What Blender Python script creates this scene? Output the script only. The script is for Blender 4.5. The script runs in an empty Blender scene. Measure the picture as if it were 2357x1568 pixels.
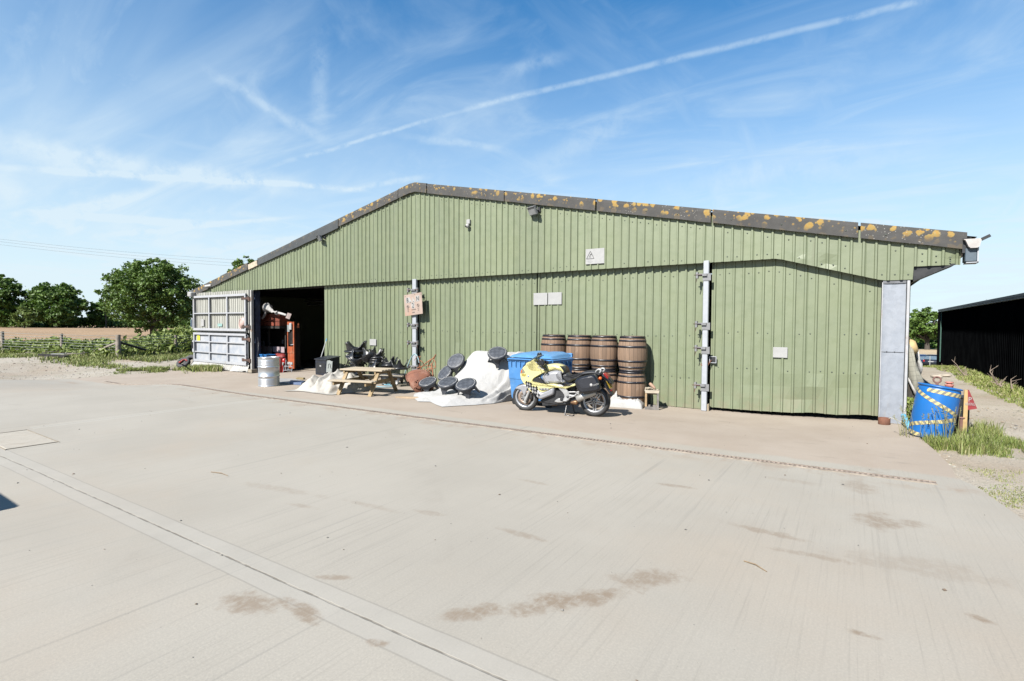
import bpy, bmesh, math, random
from mathutils import Vector, Matrix, noise, Quaternion

sc = bpy.context.scene
col = sc.collection
RND = random.Random(11)
V = Vector

# ---------------------------------------------------------------- camera model
F, CX, CY, HC = 1178.5, 1178.5, 784.0, 1.85
PSI, PIT, ROL = math.radians(33.6), math.radians(1.8), math.radians(0.34)
_h = V((math.cos(PSI), math.sin(PSI), 0)); _F = V((-math.sin(PSI), math.cos(PSI), 0))
FW = math.cos(PIT) * _F - V((0, 0, math.sin(PIT)))
_v = math.sin(PIT) * _F + V((0, 0, math.cos(PIT)))
RT = math.cos(ROL) * _h + math.sin(ROL) * _v
UP = math.cos(ROL) * _v - math.sin(ROL) * _h
CAM = V((0, 0, HC))

def S(t):
    t = 0.0 if t < 0 else 1.0 if t > 1 else t
    return t * t * (3 - 2 * t)

def terr(X, Y):
    "height of the ground: nearly level yard, a fall towards the open bay, lower land far behind on the right"
    z = -0.30 * S((-16.2 - X) / 5.2) * S((Y - 3) / 4) * (1 - S((-28 - X) / 8))
    z += -0.10 * S((Y - 8.5) / 3.5) * S((X + 15) / 4) * S((1.2 - X) / 3.2) * (1 - S((Y - 13) / 3))
    if Y > 30 and X > -12:
        z += -0.060 * min(Y - 30, 75) * S((X + 12) / 10)
    return z

def ray(x, y):
    return ((x - CX) / F) * RT + ((CY - y) / F) * UP + FW

def Wp(x, y, Y):
    d = ray(x, y); return CAM + d * (Y / d.y)

def Gp(x, y, up=0.0):
    d = ray(x, y); z = 0.0
    for _ in range(30):
        p = CAM + d * ((z + up - HC) / d.z)
        z = 0.5 * z + 0.5 * terr(p.x, p.y)
    p = CAM + d * ((z + up - HC) / d.z)
    return V((p.x, p.y, z + up))

# ---------------------------------------------------------------- object helpers
def tag(o, label=None, cat=None, group=None, kind=None):
    if label: o['label'] = label
    if cat: o['category'] = cat
    if group: o['group'] = group
    if kind: o['kind'] = kind
    return o

def thing(name, label, cat, loc=(0, 0, 0), rz=0.0, group=None, rot=None):
    o = bpy.data.objects.new(name, None); col.objects.link(o)
    o.location = loc
    o.rotation_euler = rot if rot is not None else (0, 0, rz)
    o.empty_display_size = 0.2
    return tag(o, label, cat, group)

def copy_tree(o, parent=None):
    c = o.copy(); col.objects.link(c)
    if parent is not None: c.parent = parent
    for ch in list(o.children): copy_tree(ch, c)
    return c

class MB:
    "collects faces for one mesh object"
    def __init__(s): s.v = []; s.f = []; s.m = []; s.sm = []
    def add(s, verts, faces, mi=0, smooth=False):
        b = len(s.v); s.v += [tuple(p) for p in verts]
        for f in faces:
            s.f.append(tuple(i + b for i in f)); s.m.append(mi); s.sm.append(smooth)
    def box(s, c, d, mi=0, M=None, bev=0.0):
        x, y, z = d[0] / 2, d[1] / 2, d[2] / 2
        if bev > 0:
            b = min(bev, x * .9, y * .9, z * .9)
            ring = [(-x + b, -y), (x - b, -y), (x, -y + b), (x, y - b), (x - b, y), (-x + b, y), (-x, y - b), (-x, -y + b)]
            k = 1 - b / max(min(x, y), 1e-6)
            vs = []
            for zz, sx in ((-z, b), (-z + b, 0), (z - b, 0), (z, b)):
                for px, py in ring:
                    vs.append((px - math.copysign(min(sx, abs(px)), px) * (1 if sx else 0), py - math.copysign(min(sx, abs(py)), py) * (1 if sx else 0), zz))
            fs = []
            for r in range(3):
                for i in range(8):
                    j = (i + 1) % 8; fs.append((r * 8 + i, r * 8 + j, r * 8 + 8 + j, r * 8 + 8 + i))
            fs.append(tuple(range(7, -1, -1))); fs.append(tuple(range(24, 32)))
        else:
            vs = [(sx * x, sy * y, sz * z) for sz in (-1, 1) for sy in (-1, 1) for sx in (-1, 1)]
            fs = [(0, 2, 3, 1), (4, 5, 7, 6), (0, 1, 5, 4), (2, 6, 7, 3), (0, 4, 6, 2), (1, 3, 7, 5)]
        vs = [V(p) for p in vs]
        if M is not None: vs = [M @ p for p in vs]
        c = V(c); s.add([p + c for p in vs], fs, mi); return s
    def beam(s, p, q, w, h, mi=0, upv=(0, 0, 1), bev=0.0):
        p, q = V(p), V(q); d = q - p; L = d.length; d.normalize()
        u = V(upv)
        if abs(d.dot(u)) > .99: u = V((0, 1, 0))
        sx = u.cross(d).normalized(); uz = d.cross(sx)
        M = Matrix((sx, d, uz)).transposed()
        return s.box((p + q) / 2, (w, L, h), mi, M, bev)
    def tube(s, pts, r, n=8, mi=0, cap=True, smooth=True, closed=False):
        pts = [V(p) for p in pts]; N = len(pts)
        rr = r if isinstance(r, (list, tuple)) else [r] * N
        vs = []; prev = None
        for i, p in enumerate(pts):
            if closed: t = pts[(i + 1) % N] - pts[i - 1]
            else: t = pts[min(i + 1, N - 1)] - pts[max(i - 1, 0)]
            if t.length < 1e-9: t = V((0, 0, 1))
            t.normalize()
            if prev is None:
                a = V((0, 0, 1)) if abs(t.z) < .9 else V((1, 0, 0))
                x = t.cross(a).normalized()
            else:
                x = prev - t * prev.dot(t)
                x = x.normalized() if x.length > 1e-6 else t.orthogonal().normalized()
            prev = x; y = t.cross(x)
            for k in range(n):
                a = 2 * math.pi * k / n
                vs.append(p + (x * math.cos(a) + y * math.sin(a)) * rr[i])
        fs = []
        for i in range(N if closed else N - 1):
            i2 = (i + 1) % N
            for k in range(n):
                k2 = (k + 1) % n
                fs.append((i * n + k, i * n + k2, i2 * n + k2, i2 * n + k))
        s.add(vs, fs, mi, smooth)
        if cap and not closed:
            s.add(vs[:n], [tuple(range(n - 1, -1, -1))], mi); s.add(vs[-n:], [tuple(range(n))], mi)
        return s
    def lathe(s, prof, n=24, mi=0, M=None, smooth=True, a0=0.0, a1=2 * math.pi, cap=True):
        full = abs(a1 - a0 - 2 * math.pi) < 1e-6
        m = n if full else n + 1
        vs = []
        for r, z in prof:
            for k in range(m):
                a = a0 + (a1 - a0) * k / n
                vs.append(V((r * math.cos(a), r * math.sin(a), z)))
        if M is not None: vs = [M @ p for p in vs]
        fs = []
        for i in range(len(prof) - 1):
            for k in range(n):
                k2 = (k + 1) % m
                fs.append((i * m + k, i * m + k2, i * m + m + k2, i * m + m + k))
        s.add(vs, fs, mi, smooth)
        if cap and full:
            if prof[0][0] > 1e-4: s.add(vs[:m], [tuple(range(m - 1, -1, -1))], mi)
            if prof[-1][0] > 1e-4: s.add(vs[-m:], [tuple(range(m))], mi)
        return s
    def prism(s, poly, d0, d1, mi=0, frame=None):
        "polygon (a, b) extruded along the third axis of frame = (origin, axis a, axis b, axis d)"
        o, a, b, d = frame
        n = len(poly)
        vs = [o + a * p[0] + b * p[1] + d * d0 for p in poly] + [o + a * p[0] + b * p[1] + d * d1 for p in poly]
        fs = [tuple(range(n - 1, -1, -1)), tuple(range(n, 2 * n))] + [(i, (i + 1) % n, n + (i + 1) % n, n + i) for i in range(n)]
        s.add(vs, fs, mi); return s
    def pillow(s, poly, half, mi=0, frame=None, rings=((.5, 1.0), (.8, .95), (.95, .84), (1.0, .6)), off=0.0, both=True):
        "outline with a rounded, bulging face on either side"
        o, a, b, d = frame
        n = len(poly)
        cx = sum(p[0] for p in poly) / n; cy = sum(p[1] for p in poly) / n
        lv = [(-l, k) for l, k in reversed(rings)] + [(l, k) for l, k in rings] if both else [(0, 1.0)] + [(l, k) for l, k in rings]
        vs = []
        for l, k in lv:
            for p in poly:
                vs.append(o + a * (cx + (p[0] - cx) * k) + b * (cy + (p[1] - cy) * k) + d * (off + l * half))
        fs = []
        for i in range(len(lv) - 1):
            for j in range(n):
                j2 = (j + 1) % n
                fs.append((i * n + j, i * n + j2, i * n + n + j2, i * n + n + j))
        s.add(vs, fs, mi, True)
        e = len(lv) - 1
        s.add([vs[e * n + j] for j in range(n)], [tuple(range(n))], mi, True)
        s.add([vs[j] for j in range(n)], [tuple(range(n - 1, -1, -1))], mi, True)
        return s
    def grid(s, nx, ny, fn, mi=0, smooth=True):
        vs = [fn(i / (nx - 1), j / (ny - 1)) for j in range(ny) for i in range(nx)]
        fs = [(j * nx + i, j * nx + i + 1, j * nx + nx + i + 1, j * nx + nx + i) for j in range(ny - 1) for i in range(nx - 1)]
        s.add(vs, fs, mi, smooth); return s
    def ball(s, c, r, n=8, mi=0, M=None):
        if not hasattr(r, '__len__'): r = (r, r, r)
        k = max(4, n // 2)
        prof = [(math.sin(math.pi * i / k), -math.cos(math.pi * i / k)) for i in range(k + 1)]
        prof[0] = (1e-5, -1); prof[-1] = (1e-5, 1)
        T = Matrix.Translation(c) @ (M.to_4x4() if M is not None else Matrix.Identity(4)) @ Matrix.Diagonal((r[0], r[1], r[2], 1))
        return s.lathe(prof, n, mi, T, cap=False)
    def build(s, name, mats, parent=None, org=None, recalc=False):
        o0 = V(org) if org is not None else V((0, 0, 0))
        me = bpy.data.meshes.new(name)
        me.from_pydata([tuple(V(p) - o0) for p in s.v], [], s.f)
        if not isinstance(mats, (list, tuple)): mats = [mats]
        for m in mats: me.materials.append(m)
        me.polygons.foreach_set('material_index', s.m)
        me.polygons.foreach_set('use_smooth', s.sm)
        if recalc:
            bm = bmesh.new(); bm.from_mesh(me); bmesh.ops.recalc_face_normals(bm, faces=bm.faces); bm.to_mesh(me); bm.free()
        me.update()
        o = bpy.data.objects.new(name, me); col.objects.link(o)
        if parent is not None: o.parent = parent
        if org is not None and parent is None: o.location = o0
        return o

def wloc(o):
    l = V(o.location)
    while o.parent: o = o.parent; l += o.location
    return l

def wpart(name, mb, mats, root, recalc=False):
    "part given in world coordinates under an unrotated root (or under one of its parts)"
    return mb.build(name, mats, root, org=wloc(root), recalc=recalc)

def single(name, mb, mats, label, cat, base=None, group=None, kind=None, recalc=False):
    o = mb.build(name, mats, None, org=base, recalc=recalc)
    return tag(o, label, cat, group, kind)

def text_mesh(mb, txt, size, org, ax, up, mi=0, lift=0.002, sx=1.0):
    cu = bpy.data.curves.new('lettering', 'FONT'); cu.body = txt; cu.size = size
    cu.align_x = 'CENTER'; cu.align_y = 'CENTER'; cu.resolution_u = 3
    o = bpy.data.objects.new('lettering', cu); col.objects.link(o)
    dg = bpy.context.evaluated_depsgraph_get(); dg.update()
    me = bpy.data.meshes.new_from_object(o.evaluated_get(dg))
    ax, up = V(ax), V(up); nn = ax.cross(up)
    vs = [V(org) + ax * (v.co.x * sx) + up * v.co.y + nn * lift for v in me.vertices]
    mb.add(vs, [tuple(p.vertices) for p in me.polygons], mi)
    bpy.data.objects.remove(o); bpy.data.meshes.remove(me); bpy.data.curves.remove(cu)

# ---------------------------------------------------------------- material helpers
TONE = 0.66     # one factor on every base colour, balanced by the exposure
class NB:
    def tone(s, col):
        if isinstance(col, bpy.types.NodeSocket): return s.mix(1.0, col, (TONE, TONE, TONE), 'MULTIPLY')
        return None if col is None else tuple(x * TONE for x in col[:3])
    def __init__(s, name):
        s.mat = bpy.data.materials.new(name); s.mat.use_nodes = True
        s.nt = s.mat.node_tree; s.nt.nodes.clear()
        s.out = s.nt.nodes.new('ShaderNodeOutputMaterial'); s.b = s.nt.nodes.new('ShaderNodeBsdfPrincipled')
        s.nt.links.new(s.b.outputs[0], s.out.inputs[0]); s._c = None
    def n(s, t, **k):
        x = s.nt.nodes.new(t)
        for a, b in k.items(): setattr(x, a, b)
        return x
    def put(s, sock, val):
        if isinstance(val, bpy.types.NodeSocket): s.nt.links.new(val, sock)
        elif val is not None:
            if sock.type == 'RGBA' and len(val) == 3: val = (*val, 1)
            sock.default_value = val
    @property
    def c(s):
        if s._c is None: s._c = s.n('ShaderNodeTexCoord').outputs['Object']
        return s._c
    def xyz(s, vec=None):
        x = s.n('ShaderNodeSeparateXYZ'); s.put(x.inputs[0], vec or s.c); return x.outputs
    def map(s, sc=(1, 1, 1), rot=(0, 0, 0), vec=None, loc=(0, 0, 0)):
        m = s.n('ShaderNodeMapping'); s.put(m.inputs[0], vec or s.c)
        m.inputs['Scale'].default_value = sc; m.inputs['Rotation'].default_value = rot; m.inputs['Location'].default_value = loc
        return m.outputs[0]
    def noise(s, scale=5, det=3, rough=.55, vec=None, dist=0.0):
        x = s.n('ShaderNodeTexNoise'); s.put(x.inputs['Vector'], vec or s.c)
        x.inputs['Scale'].default_value = scale; x.inputs['Detail'].default_value = det
        x.inputs['Roughness'].default_value = rough; x.inputs['Distortion'].default_value = dist
        return x.outputs[0]
    def voro(s, scale=5, feat='F1', vec=None, out=0, rnd=1.0):
        x = s.n('ShaderNodeTexVoronoi'); x.feature = feat; s.put(x.inputs['Vector'], vec or s.c); x.inputs['Scale'].default_value = scale
        x.inputs['Randomness'].default_value = rnd
        return x.outputs[out]
    def m(s, op, a, b=None, clamp=False, c=None):
        x = s.n('ShaderNodeMath', operation=op); x.use_clamp = clamp
        s.put(x.inputs[0], a)
        if b is not None: s.put(x.inputs[1], b)
        if c is not None: s.put(x.inputs[2], c)
        return x.outputs[0]
    def rng(s, v, a, b, c=0.0, d=1.0, smooth=True):
        x = s.n('ShaderNodeMapRange'); x.interpolation_type = 'SMOOTHSTEP' if smooth else 'LINEAR'
        s.put(x.inputs[0], v)
        for i, q in enumerate((a, b, c, d)): x.inputs[1 + i].default_value = q
        return x.outputs[0]
    def mix(s, f, a, b, mode='MIX'):
        x = s.n('ShaderNodeMix', data_type='RGBA', blend_type=mode)
        s.put(x.inputs[0], f); s.put(x.inputs[6], a); s.put(x.inputs[7], b); return x.outputs[2]
    def bump(s, h, st=.3, d=.01, nrm=None):
        x = s.n('ShaderNodeBump'); x.inputs['Strength'].default_value = st; x.inputs['Distance'].default_value = d
        s.put(x.inputs['Height'], h)
        if nrm: s.put(x.inputs['Normal'], nrm)
        return x.outputs[0]
    def set(s, col=None, rough=None, metal=None, nrm=None, **k):
        col = s.tone(col)
        s.put(s.b.inputs['Base Color'], col); s.put(s.b.inputs['Roughness'], rough); s.put(s.b.inputs['Metallic'], metal)
        if nrm is not None: s.put(s.b.inputs['Normal'], nrm)
        for a, v in k.items(): s.put(s.b.inputs[a], v)
        return s.mat

def sh(c, k): return tuple(min(1, x * k) for x in c)

def mat(name, c, rough=.6, metal=0.0, var=.15, vs=6.0, bump=.0, bs=60.0, dirt=None, dirt_amt=.5, ds=3.0, **k):
    b = NB(name)
    f = b.noise(vs, 4, .6)
    colr = b.mix(b.rng(f, .3, .7), sh(c, 1 - var), sh(c, 1 + var))
    if dirt is not None:
        colr = b.mix(b.m('MULTIPLY', b.rng(b.noise(ds, 6, .7), .52, .68), dirt_amt), colr, dirt)
    nrm = b.bump(b.noise(bs, 3, .6), bump, .01) if bump else None
    rv = b.rng(b.noise(vs * 2.3, 3), .3, .7, max(0, rough - .08), min(1, rough + .08))
    return b.set(colr, rv, metal, nrm, **k)
# ---------------------------------------------------------------- camera, light, sky
cd = bpy.data.cameras.new('camera'); cam = bpy.data.objects.new('camera', cd); col.objects.link(cam)
cd.sensor_width = 36.0; cd.lens = 36.0 * F / 2357.0; cd.clip_end = 3000; cd.clip_start = 0.05
mw = Matrix.Identity(4)
for i in range(3):
    mw[i][0] = RT[i]; mw[i][1] = UP[i]; mw[i][2] = -FW[i]; mw[i][3] = CAM[i]
cam.matrix_world = mw
sc.camera = cam
sc.view_settings.view_transform = 'Standard'; sc.view_settings.look = 'None'
sc.view_settings.exposure = 1.40; sc.view_settings.gamma = 1.0
sc.cycles.max_bounces = 6; sc.cycles.diffuse_bounces = 3; sc.cycles.transparent_max_bounces = 8
try: sc.cycles.use_denoising = True
except Exception: pass

LD = V((0.10, 1.0, -0.88)).normalized()
sl = bpy.data.lights.new('sun', 'SUN'); sl.energy = 5.0; sl.angle = math.radians(0.53); sl.color = (1.0, .955, .88)
so = bpy.data.objects.new('sun', sl); col.objects.link(so); so.rotation_euler = LD.to_track_quat('-Z', 'Y').to_euler(); so.location = (0, -20, 30)
ELEV = math.asin(-LD.z)

wd = bpy.data.worlds.new('World'); sc.world = wd; wd.use_nodes = True
def build_world():
    nt = wd.node_tree; nt.nodes.clear()
    class WB(NB):
        def __init__(s): s.nt = nt; s._c = None
    w = WB()
    out = nt.nodes.new('ShaderNodeOutputWorld'); bg = nt.nodes.new('ShaderNodeBackground')
    nt.links.new(bg.outputs[0], out.inputs[0])
    sky = nt.nodes.new('ShaderNodeTexSky'); sky.sky_type = 'NISHITA'; sky.sun_disc = False
    sky.sun_elevation = ELEV; sky.sun_rotation = math.radians(180) + math.atan2(LD.x, LD.y); sky.altitude = 50; sky.air_density = 1.0; sky.dust_density = 0.25; sky.ozone_density = 2.2
    tc = nt.nodes.new('ShaderNodeTexCoord').outputs['Generated']
    x, y, z = w.xyz(tc)
    zc = w.m('MAXIMUM', z, 0.0)
    den = w.m('ADD', zc, 0.10)
    px = w.m('DIVIDE', x, den); py = w.m('DIVIDE', y, den)
    cb = nt.nodes.new('ShaderNodeCombineXYZ'); w.put(cb.inputs[0], px); w.put(cb.inputs[1], py)
    p = cb.outputs[0]
    base = sky.outputs[0]
    hs = nt.nodes.new('ShaderNodeHueSaturation'); hs.inputs['Saturation'].default_value = SKY_SAT; hs.inputs['Hue'].default_value = SKY_HUE
    w.put(hs.inputs['Color'], base); base = hs.outputs[0]
    base = w.mix(1.0, base, SKY_TINT, 'MULTIPLY')
    # thin cirrus veils in two wind directions
    n1 = w.noise(1.0, 6, .55, w.map((.55, 2.3, 1), (0, 0, math.radians(32)), p), .9)
    n2 = w.noise(1.0, 6, .58, w.map((2.6, .5, 1), (0, 0, math.radians(8)), p, (3.1, 1.7, 0)), 1.1)
    n3 = w.noise(.55, 4, .5, p, .3)
    m1 = w.m('MULTIPLY', w.rng(n1, .40, .95), w.rng(n3, .36, .62))
    m2 = w.m('MULTIPLY', w.rng(n2, .46, 1.0), w.rng(n3, .66, .40))
    veil = w.m('MAXIMUM', w.m('MULTIPLY', m1, .58), w.m('MULTIPLY', m2, .62))
    n4 = w.noise(1.0, 7, .58, w.map((1.5, 2.6, 1), (0, 0, math.radians(52)), p, (6, 2, 0)), 1.4)
    n5 = w.noise(.8, 3, .5, w.map((1, 1, 1), (0, 0, 0), p, (2, 9, 0)))
    veil = w.m('MAXIMUM', veil, w.m('MULTIPLY', w.m('MULTIPLY', w.rng(n4, .36, .86), w.rng(n5, .30, .62)), .40))
    # streaks and the long vapour trail lie on great circles
    wob = w.m('SUBTRACT', w.noise(9, 5, .6, tc), .5)
    fine = w.noise(30, 5, .65, tc)
    def streak(a, b, wid, amp, wobble=.012, brk=.0, taper=.25):
        da, db = ray(*a).normalized(), ray(*b).normalized()
        nn = da.cross(db).normalized(); t = nn.cross(da).normalized()
        L = db.dot(t)
        def dot(vec):
            q = nt.nodes.new('ShaderNodeVectorMath'); q.operation = 'DOT_PRODUCT'; w.put(q.inputs[0], tc); q.inputs[1].default_value = vec; return q.outputs['Value']
        s = w.m('ABSOLUTE', w.m('ADD', dot(nn), w.m('MULTIPLY', wob, wobble)))
        u = dot(t)
        k = w.rng(s, wid, wid * .1)
        ends = w.m('MULTIPLY', w.rng(u, -.02, taper * L), w.rng(u, L + .02, L * (1 - taper)))
        fr = w.m('GREATER_THAN', dot((da + db).normalized()), 0.0)
        k = w.m('MULTIPLY', w.m('MULTIPLY', k, ends), fr)
        if brk: k = w.m('MULTIPLY', k, w.rng(fine, .5 - brk, .62))
        return w.m('MULTIPLY', k, amp)
    tot = veil
    for st in STREAKS: tot = w.m('ADD', tot, w.m('MULTIPLY', streak(*st), .85))
    tot = w.m('MULTIPLY', tot, w.rng(z, .0, .06))
    haze = w.rng(z, HAZE_TOP, -.02)
    tot = w.m('MINIMUM', w.m('ADD', tot, w.m('MULTIPLY', haze, HAZE_AMT)), .96)
    cc = w.mix(w.rng(z, .0, .5), CLOUD_LOW, CLOUD_HIGH)
    fin = w.mix(tot, base, cc)
    w.put(bg.inputs[0], fin); bg.inputs[1].default_value = SKY_STR
SKY_STR, SKY_SAT, SKY_HUE, SKY_TINT = 0.057, 1.36, .494, (.86, 1.14, 1.22)
HAZE_TOP, HAZE_AMT = .60, .92
CLOUD_LOW, CLOUD_HIGH = (5.1, 6.0, 6.5), (4.3, 5.4, 6.4)
STREAKS = [((2420, -70), (1085, 248), .0072, .40, .008, .24, .02), ((1100, 243), (590, 392), .0050, .34, .016, .16, .3),
           ((1320, 120), (1150, 175), .016, .26, .02, .3, .4),
           ((460, 150), (760, 330), .014, .26, .03, .2, .3), ((735, 60), (738, 320), .020, .22, .03, .2, .4),
           ((-200, 300), (760, 450), .030, .36, .05, .3, .3), ((-100, 380), (900, 440), .007, .42, .012, .2, .3),
           ((60, 490), (560, 520), .008, .40, .01, .2, .3), ((200, 545), (700, 500), .006, .40, .01, .2, .4), ((420, 590), (700, 545), .008, .42, .01, .2, .3),
           ((120, 500), (340, 440), .012, .36, .02, .25, .4), ((760, 445), (1010, 400), .008, .30, .01, .2, .4),
           ((900, 310), (1200, 350), .010, .26, .02, .25, .4), ((1800, 500), (2170, 520), .006, .30, .006, .15, .3),
           ((1150, 420), (1560, 215), .035, .20, .05, .3, .4), ((1480, 430), (2300, 330), .030, .18, .05, .3, .4)]
build_world()

# ---------------------------------------------------------------- ground materials
def concrete_mat():
    b = NB('brushed_concrete')
    x, y, z = b.xyz()
    wob = b.m('MULTIPLY', b.m('SUBTRACT', b.noise(1.3, 3), .5), .03)
    big = b.noise(.45, 5, .6)
    c0 = b.mix(b.rng(big, .3, .7), (.342, .318, .272), (.386, .360, .310))
    warm = b.rng(b.noise(.22, 5, .65, b.map(loc=(9, 3, 0))), .45, .72)
    c0 = b.mix(b.m('MULTIPLY', warm, .6), c0, (.375, .318, .250))
    # broom lines run away from the camera, across the joint
    ln = b.noise(1.0, 4, .7, b.map((42, .5, 1)))
    ln2 = b.noise(1.0, 3, .6, b.map((9, .16, 1), (0, 0, .02)))
    lines = b.m('MULTIPLY', b.rng(ln, .28, .5, 1, 0), b.rng(b.noise(.7, 3), .3, .65, .25, 1))
    c0 = b.mix(b.m('MULTIPLY', lines, .36), c0, (.20, .187, .160))
    c0 = b.mix(b.m('MULTIPLY', b.rng(ln2, .38, .30), .26), c0, (.17, .165, .15))
    speck = b.m('MULTIPLY', b.rng(b.voro(7.0), .05, .025), b.rng(b.noise(1.9, 2, .5, b.map(loc=(4, 4, 0))), .45, .6))
    c0 = b.mix(b.m('MULTIPLY', speck, .8), c0, (.06, .06, .058))
    sp2 = b.m('MULTIPLY', b.rng(b.voro(21), .10, .04), b.rng(b.noise(3.1, 3, .6, b.map(loc=(8, 1, 0))), .48, .62))
    c0 = b.mix(b.m('MULTIPLY', sp2, .5), c0, (.15, .14, .12))
    grit = b.noise(70, 3, .7)
    c0 = b.mix(b.rng(grit, .35, .75, .24, 0), c0, (.15, .14, .125))
    tyre = b.m('MULTIPLY', b.rng(b.m('ABSOLUTE', b.m('SUBTRACT', b.m('FRACT', b.m('MULTIPLY', b.m('SQRT', b.m('ADD', b.m('POWER', b.m('ADD', x, 14.0), 2.0), b.m('POWER', b.m('ADD', y, 7.0), 2.0))), .43)), .5)), .065, .03), b.rng(b.noise(.5, 4, .6, b.map(loc=(2, 6, 0))), .50, .66))
    c0 = b.mix(b.m('MULTIPLY', tyre, b.rng(b.noise(9, 4, .7), .3, .7, .10, .34)), c0, (.23, .205, .17))
    # expansion joint along x at y = 2.07 with a trowelled margin
    dj = b.m('ABSOLUTE', b.m('SUBTRACT', b.m('ADD', y, wob), b.m('ADD', b.m('MULTIPLY', x, .026), 2.19)))
    band = b.rng(dj, .150, .138)
    c0 = b.mix(b.m('MULTIPLY', band, .5), c0, b.mix(b.rng(b.noise(3, 4), .3, .7), (.325, .310, .278), (.365, .347, .312)))
    edge = b.m('MULTIPLY', b.rng(dj, .160, .150), b.rng(dj, .138, .146))
    c0 = b.mix(b.m('MULTIPLY', edge, .4), c0, (.18, .17, .15))
    dj2 = b.m('ABSOLUTE', b.m('SUBTRACT', b.m('ADD', dj, b.m('MULTIPLY', b.m('SUBTRACT', b.noise(14, 4), .5), .014)), 0.0))
    groove = b.rng(dj2, .0115, .004)
    gro_c = b.mix(b.rng(b.noise(5, 3), .4, .6), (.17, .152, .125), (.30, .275, .235))
    c0 = b.mix(groove, c0, gro_c)
    # second joint, square to the first
    dx = b.m('ABSOLUTE', b.m('ADD', b.m('ADD', x, b.m('MULTIPLY', wob, .5)), 11.86))
    only = b.m('MULTIPLY', b.m('GREATER_THAN', y, 2.75), b.m('LESS_THAN', y, 7.3))
    c0 = b.mix(b.m('MULTIPLY', b.m('MULTIPLY', b.rng(dx, .13, .12), only), .6), c0, (.38, .362, .318))
    g2 = b.m('MULTIPLY', b.rng(dx, .012, .006), only)
    c0 = b.mix(b.m('MULTIPLY', g2, .7), c0, (.13, .12, .105))
    # mud stains of their own shape
    tot = None
    sn = b.noise(5.5, 5, .7); sn2 = b.noise(1.0, 4, .7, b.map((26, 5, 1)))
    for (sx, sy, rx, ry, rot, amp) in STAINS:
        ux = b.m('SUBTRACT', x, sx); uy = b.m('SUBTRACT', y, sy)
        ca, sa = math.cos(rot), math.sin(rot)
        ax = b.m('DIVIDE', b.m('ADD', b.m('MULTIPLY', ux, ca), b.m('MULTIPLY', uy, sa)), rx)
        ay = b.m('DIVIDE', b.m('SUBTRACT', b.m('MULTIPLY', uy, ca), b.m('MULTIPLY', ux, sa)), ry)
        d = b.m('SQRT', b.m('ADD', b.m('MULTIPLY', ax, ax), b.m('MULTIPLY', ay, ay)))
        k = b.m('MULTIPLY', b.rng(b.m('ADD', d, b.m('MULTIPLY', b.m('SUBTRACT', sn, .5), 2.2)), 1.05, .35), amp)
        tot = k if tot is None else b.m('MAXIMUM', tot, k)
    tot = b.m('MULTIPLY', tot, b.m('MULTIPLY', b.rng(sn2, .25, .55, .5, 1), b.rng(b.noise(13, 4, .7), .34, .56, .35, 1)))
    c0 = b.mix(tot, c0, (.215, .165, .118))
    # dusty brown apron next to the building, pale strip along the drain
    yd = b.m('SUBTRACT', y, b.m('ADD', b.m('MULTIPLY', x, .0543), 7.733))
    ap = b.rng(b.m('ADD', yd, b.m('MULTIPLY', b.m('SUBTRACT', b.noise(2.5, 4), .5), .25)), .34, .50)
    apc = b.mix(b.rng(b.noise(.8, 5, .65), .3, .7), (.335, .275, .218), (.385, .325, .265))
    apc = b.mix(b.rng(grit, .4, .8, .22, 0), apc, (.18, .145, .115))
    apc = b.mix(b.m('MULTIPLY', b.rng(b.noise(1.0, 5, .7, b.map((1.2, 5, 1))), .58, .72), .4), apc, (.14, .11, .085))
    c0 = b.mix(b.m('MULTIPLY', ap, .88), c0, apc)
    near = b.m('MULTIPLY', b.rng(b.m('ABSOLUTE', b.m('ADD', yd, .2)), .35, .0), b.rng(b.noise(1.6, 4, .7), .45, .65))
    c0 = b.mix(b.m('MULTIPLY', near, .6), c0, (.27, .205, .15))
    h = b.m('ADD', b.m('MULTIPLY', ln, .6), b.m('ADD', b.m('MULTIPLY', grit, .35), b.m('MULTIPLY', groove, -1.5)))
    return b.set(c0, b.rng(grit, .3, .7, .78, .95), 0, b.bump(h, .35, .006))
STAINS = [(-3.30, 1.80, .28, .13, .3, .8), (-2.95, 1.98, .22, .07, .0, .8), (-1.97, 2.58, .28, .10, .9, .85), (-1.55, 3.02, .50, .14, .85, .9), (-1.20, 3.62, .35, .15, .8, .75),
          (-2.4, 3.77, .30, .06, .0, .55), (-.60, 5.05, .40, .08, -.1, .6), (-.2, 4.75, .35, .07, .1, .55), (.24, 5.95, .22, .28, .1, .75), (.50, 6.05, .14, .14, 0, .55),
          (-3.43, 3.69, .20, .07, .2, .4), (-4.6, 3.1, .22, .05, .2, .35), (.09, 3.69, .10, .045, 0, .9), (.72, 4.31, .09, .05, -.4, .85), (-5.3, 3.28, .7, .09, .2, .3),
          (-1.68, 5.92, .28, .07, .1, .6), (-3.07, 5.11, .28, .05, 0, .35), (-3.1, 2.35, .18, .05, .5, .7), (-2.25, 2.0, .08, .04, .3, .8), (.1, 7.1, .22, .35, .2, .5),
          (.5, 5.0, .6, .25, .1, .28), (.15, 8.6, .3, .8, .1, .4), (-.55, 6.9, .35, .10, 0, .3), (-2.9, 1.93, .30, .05, -.1, .8), (.35, 4.9, .55, .12, .1, .3), (-4.0, 3.5, .5, .06, .1, .3)]

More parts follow.
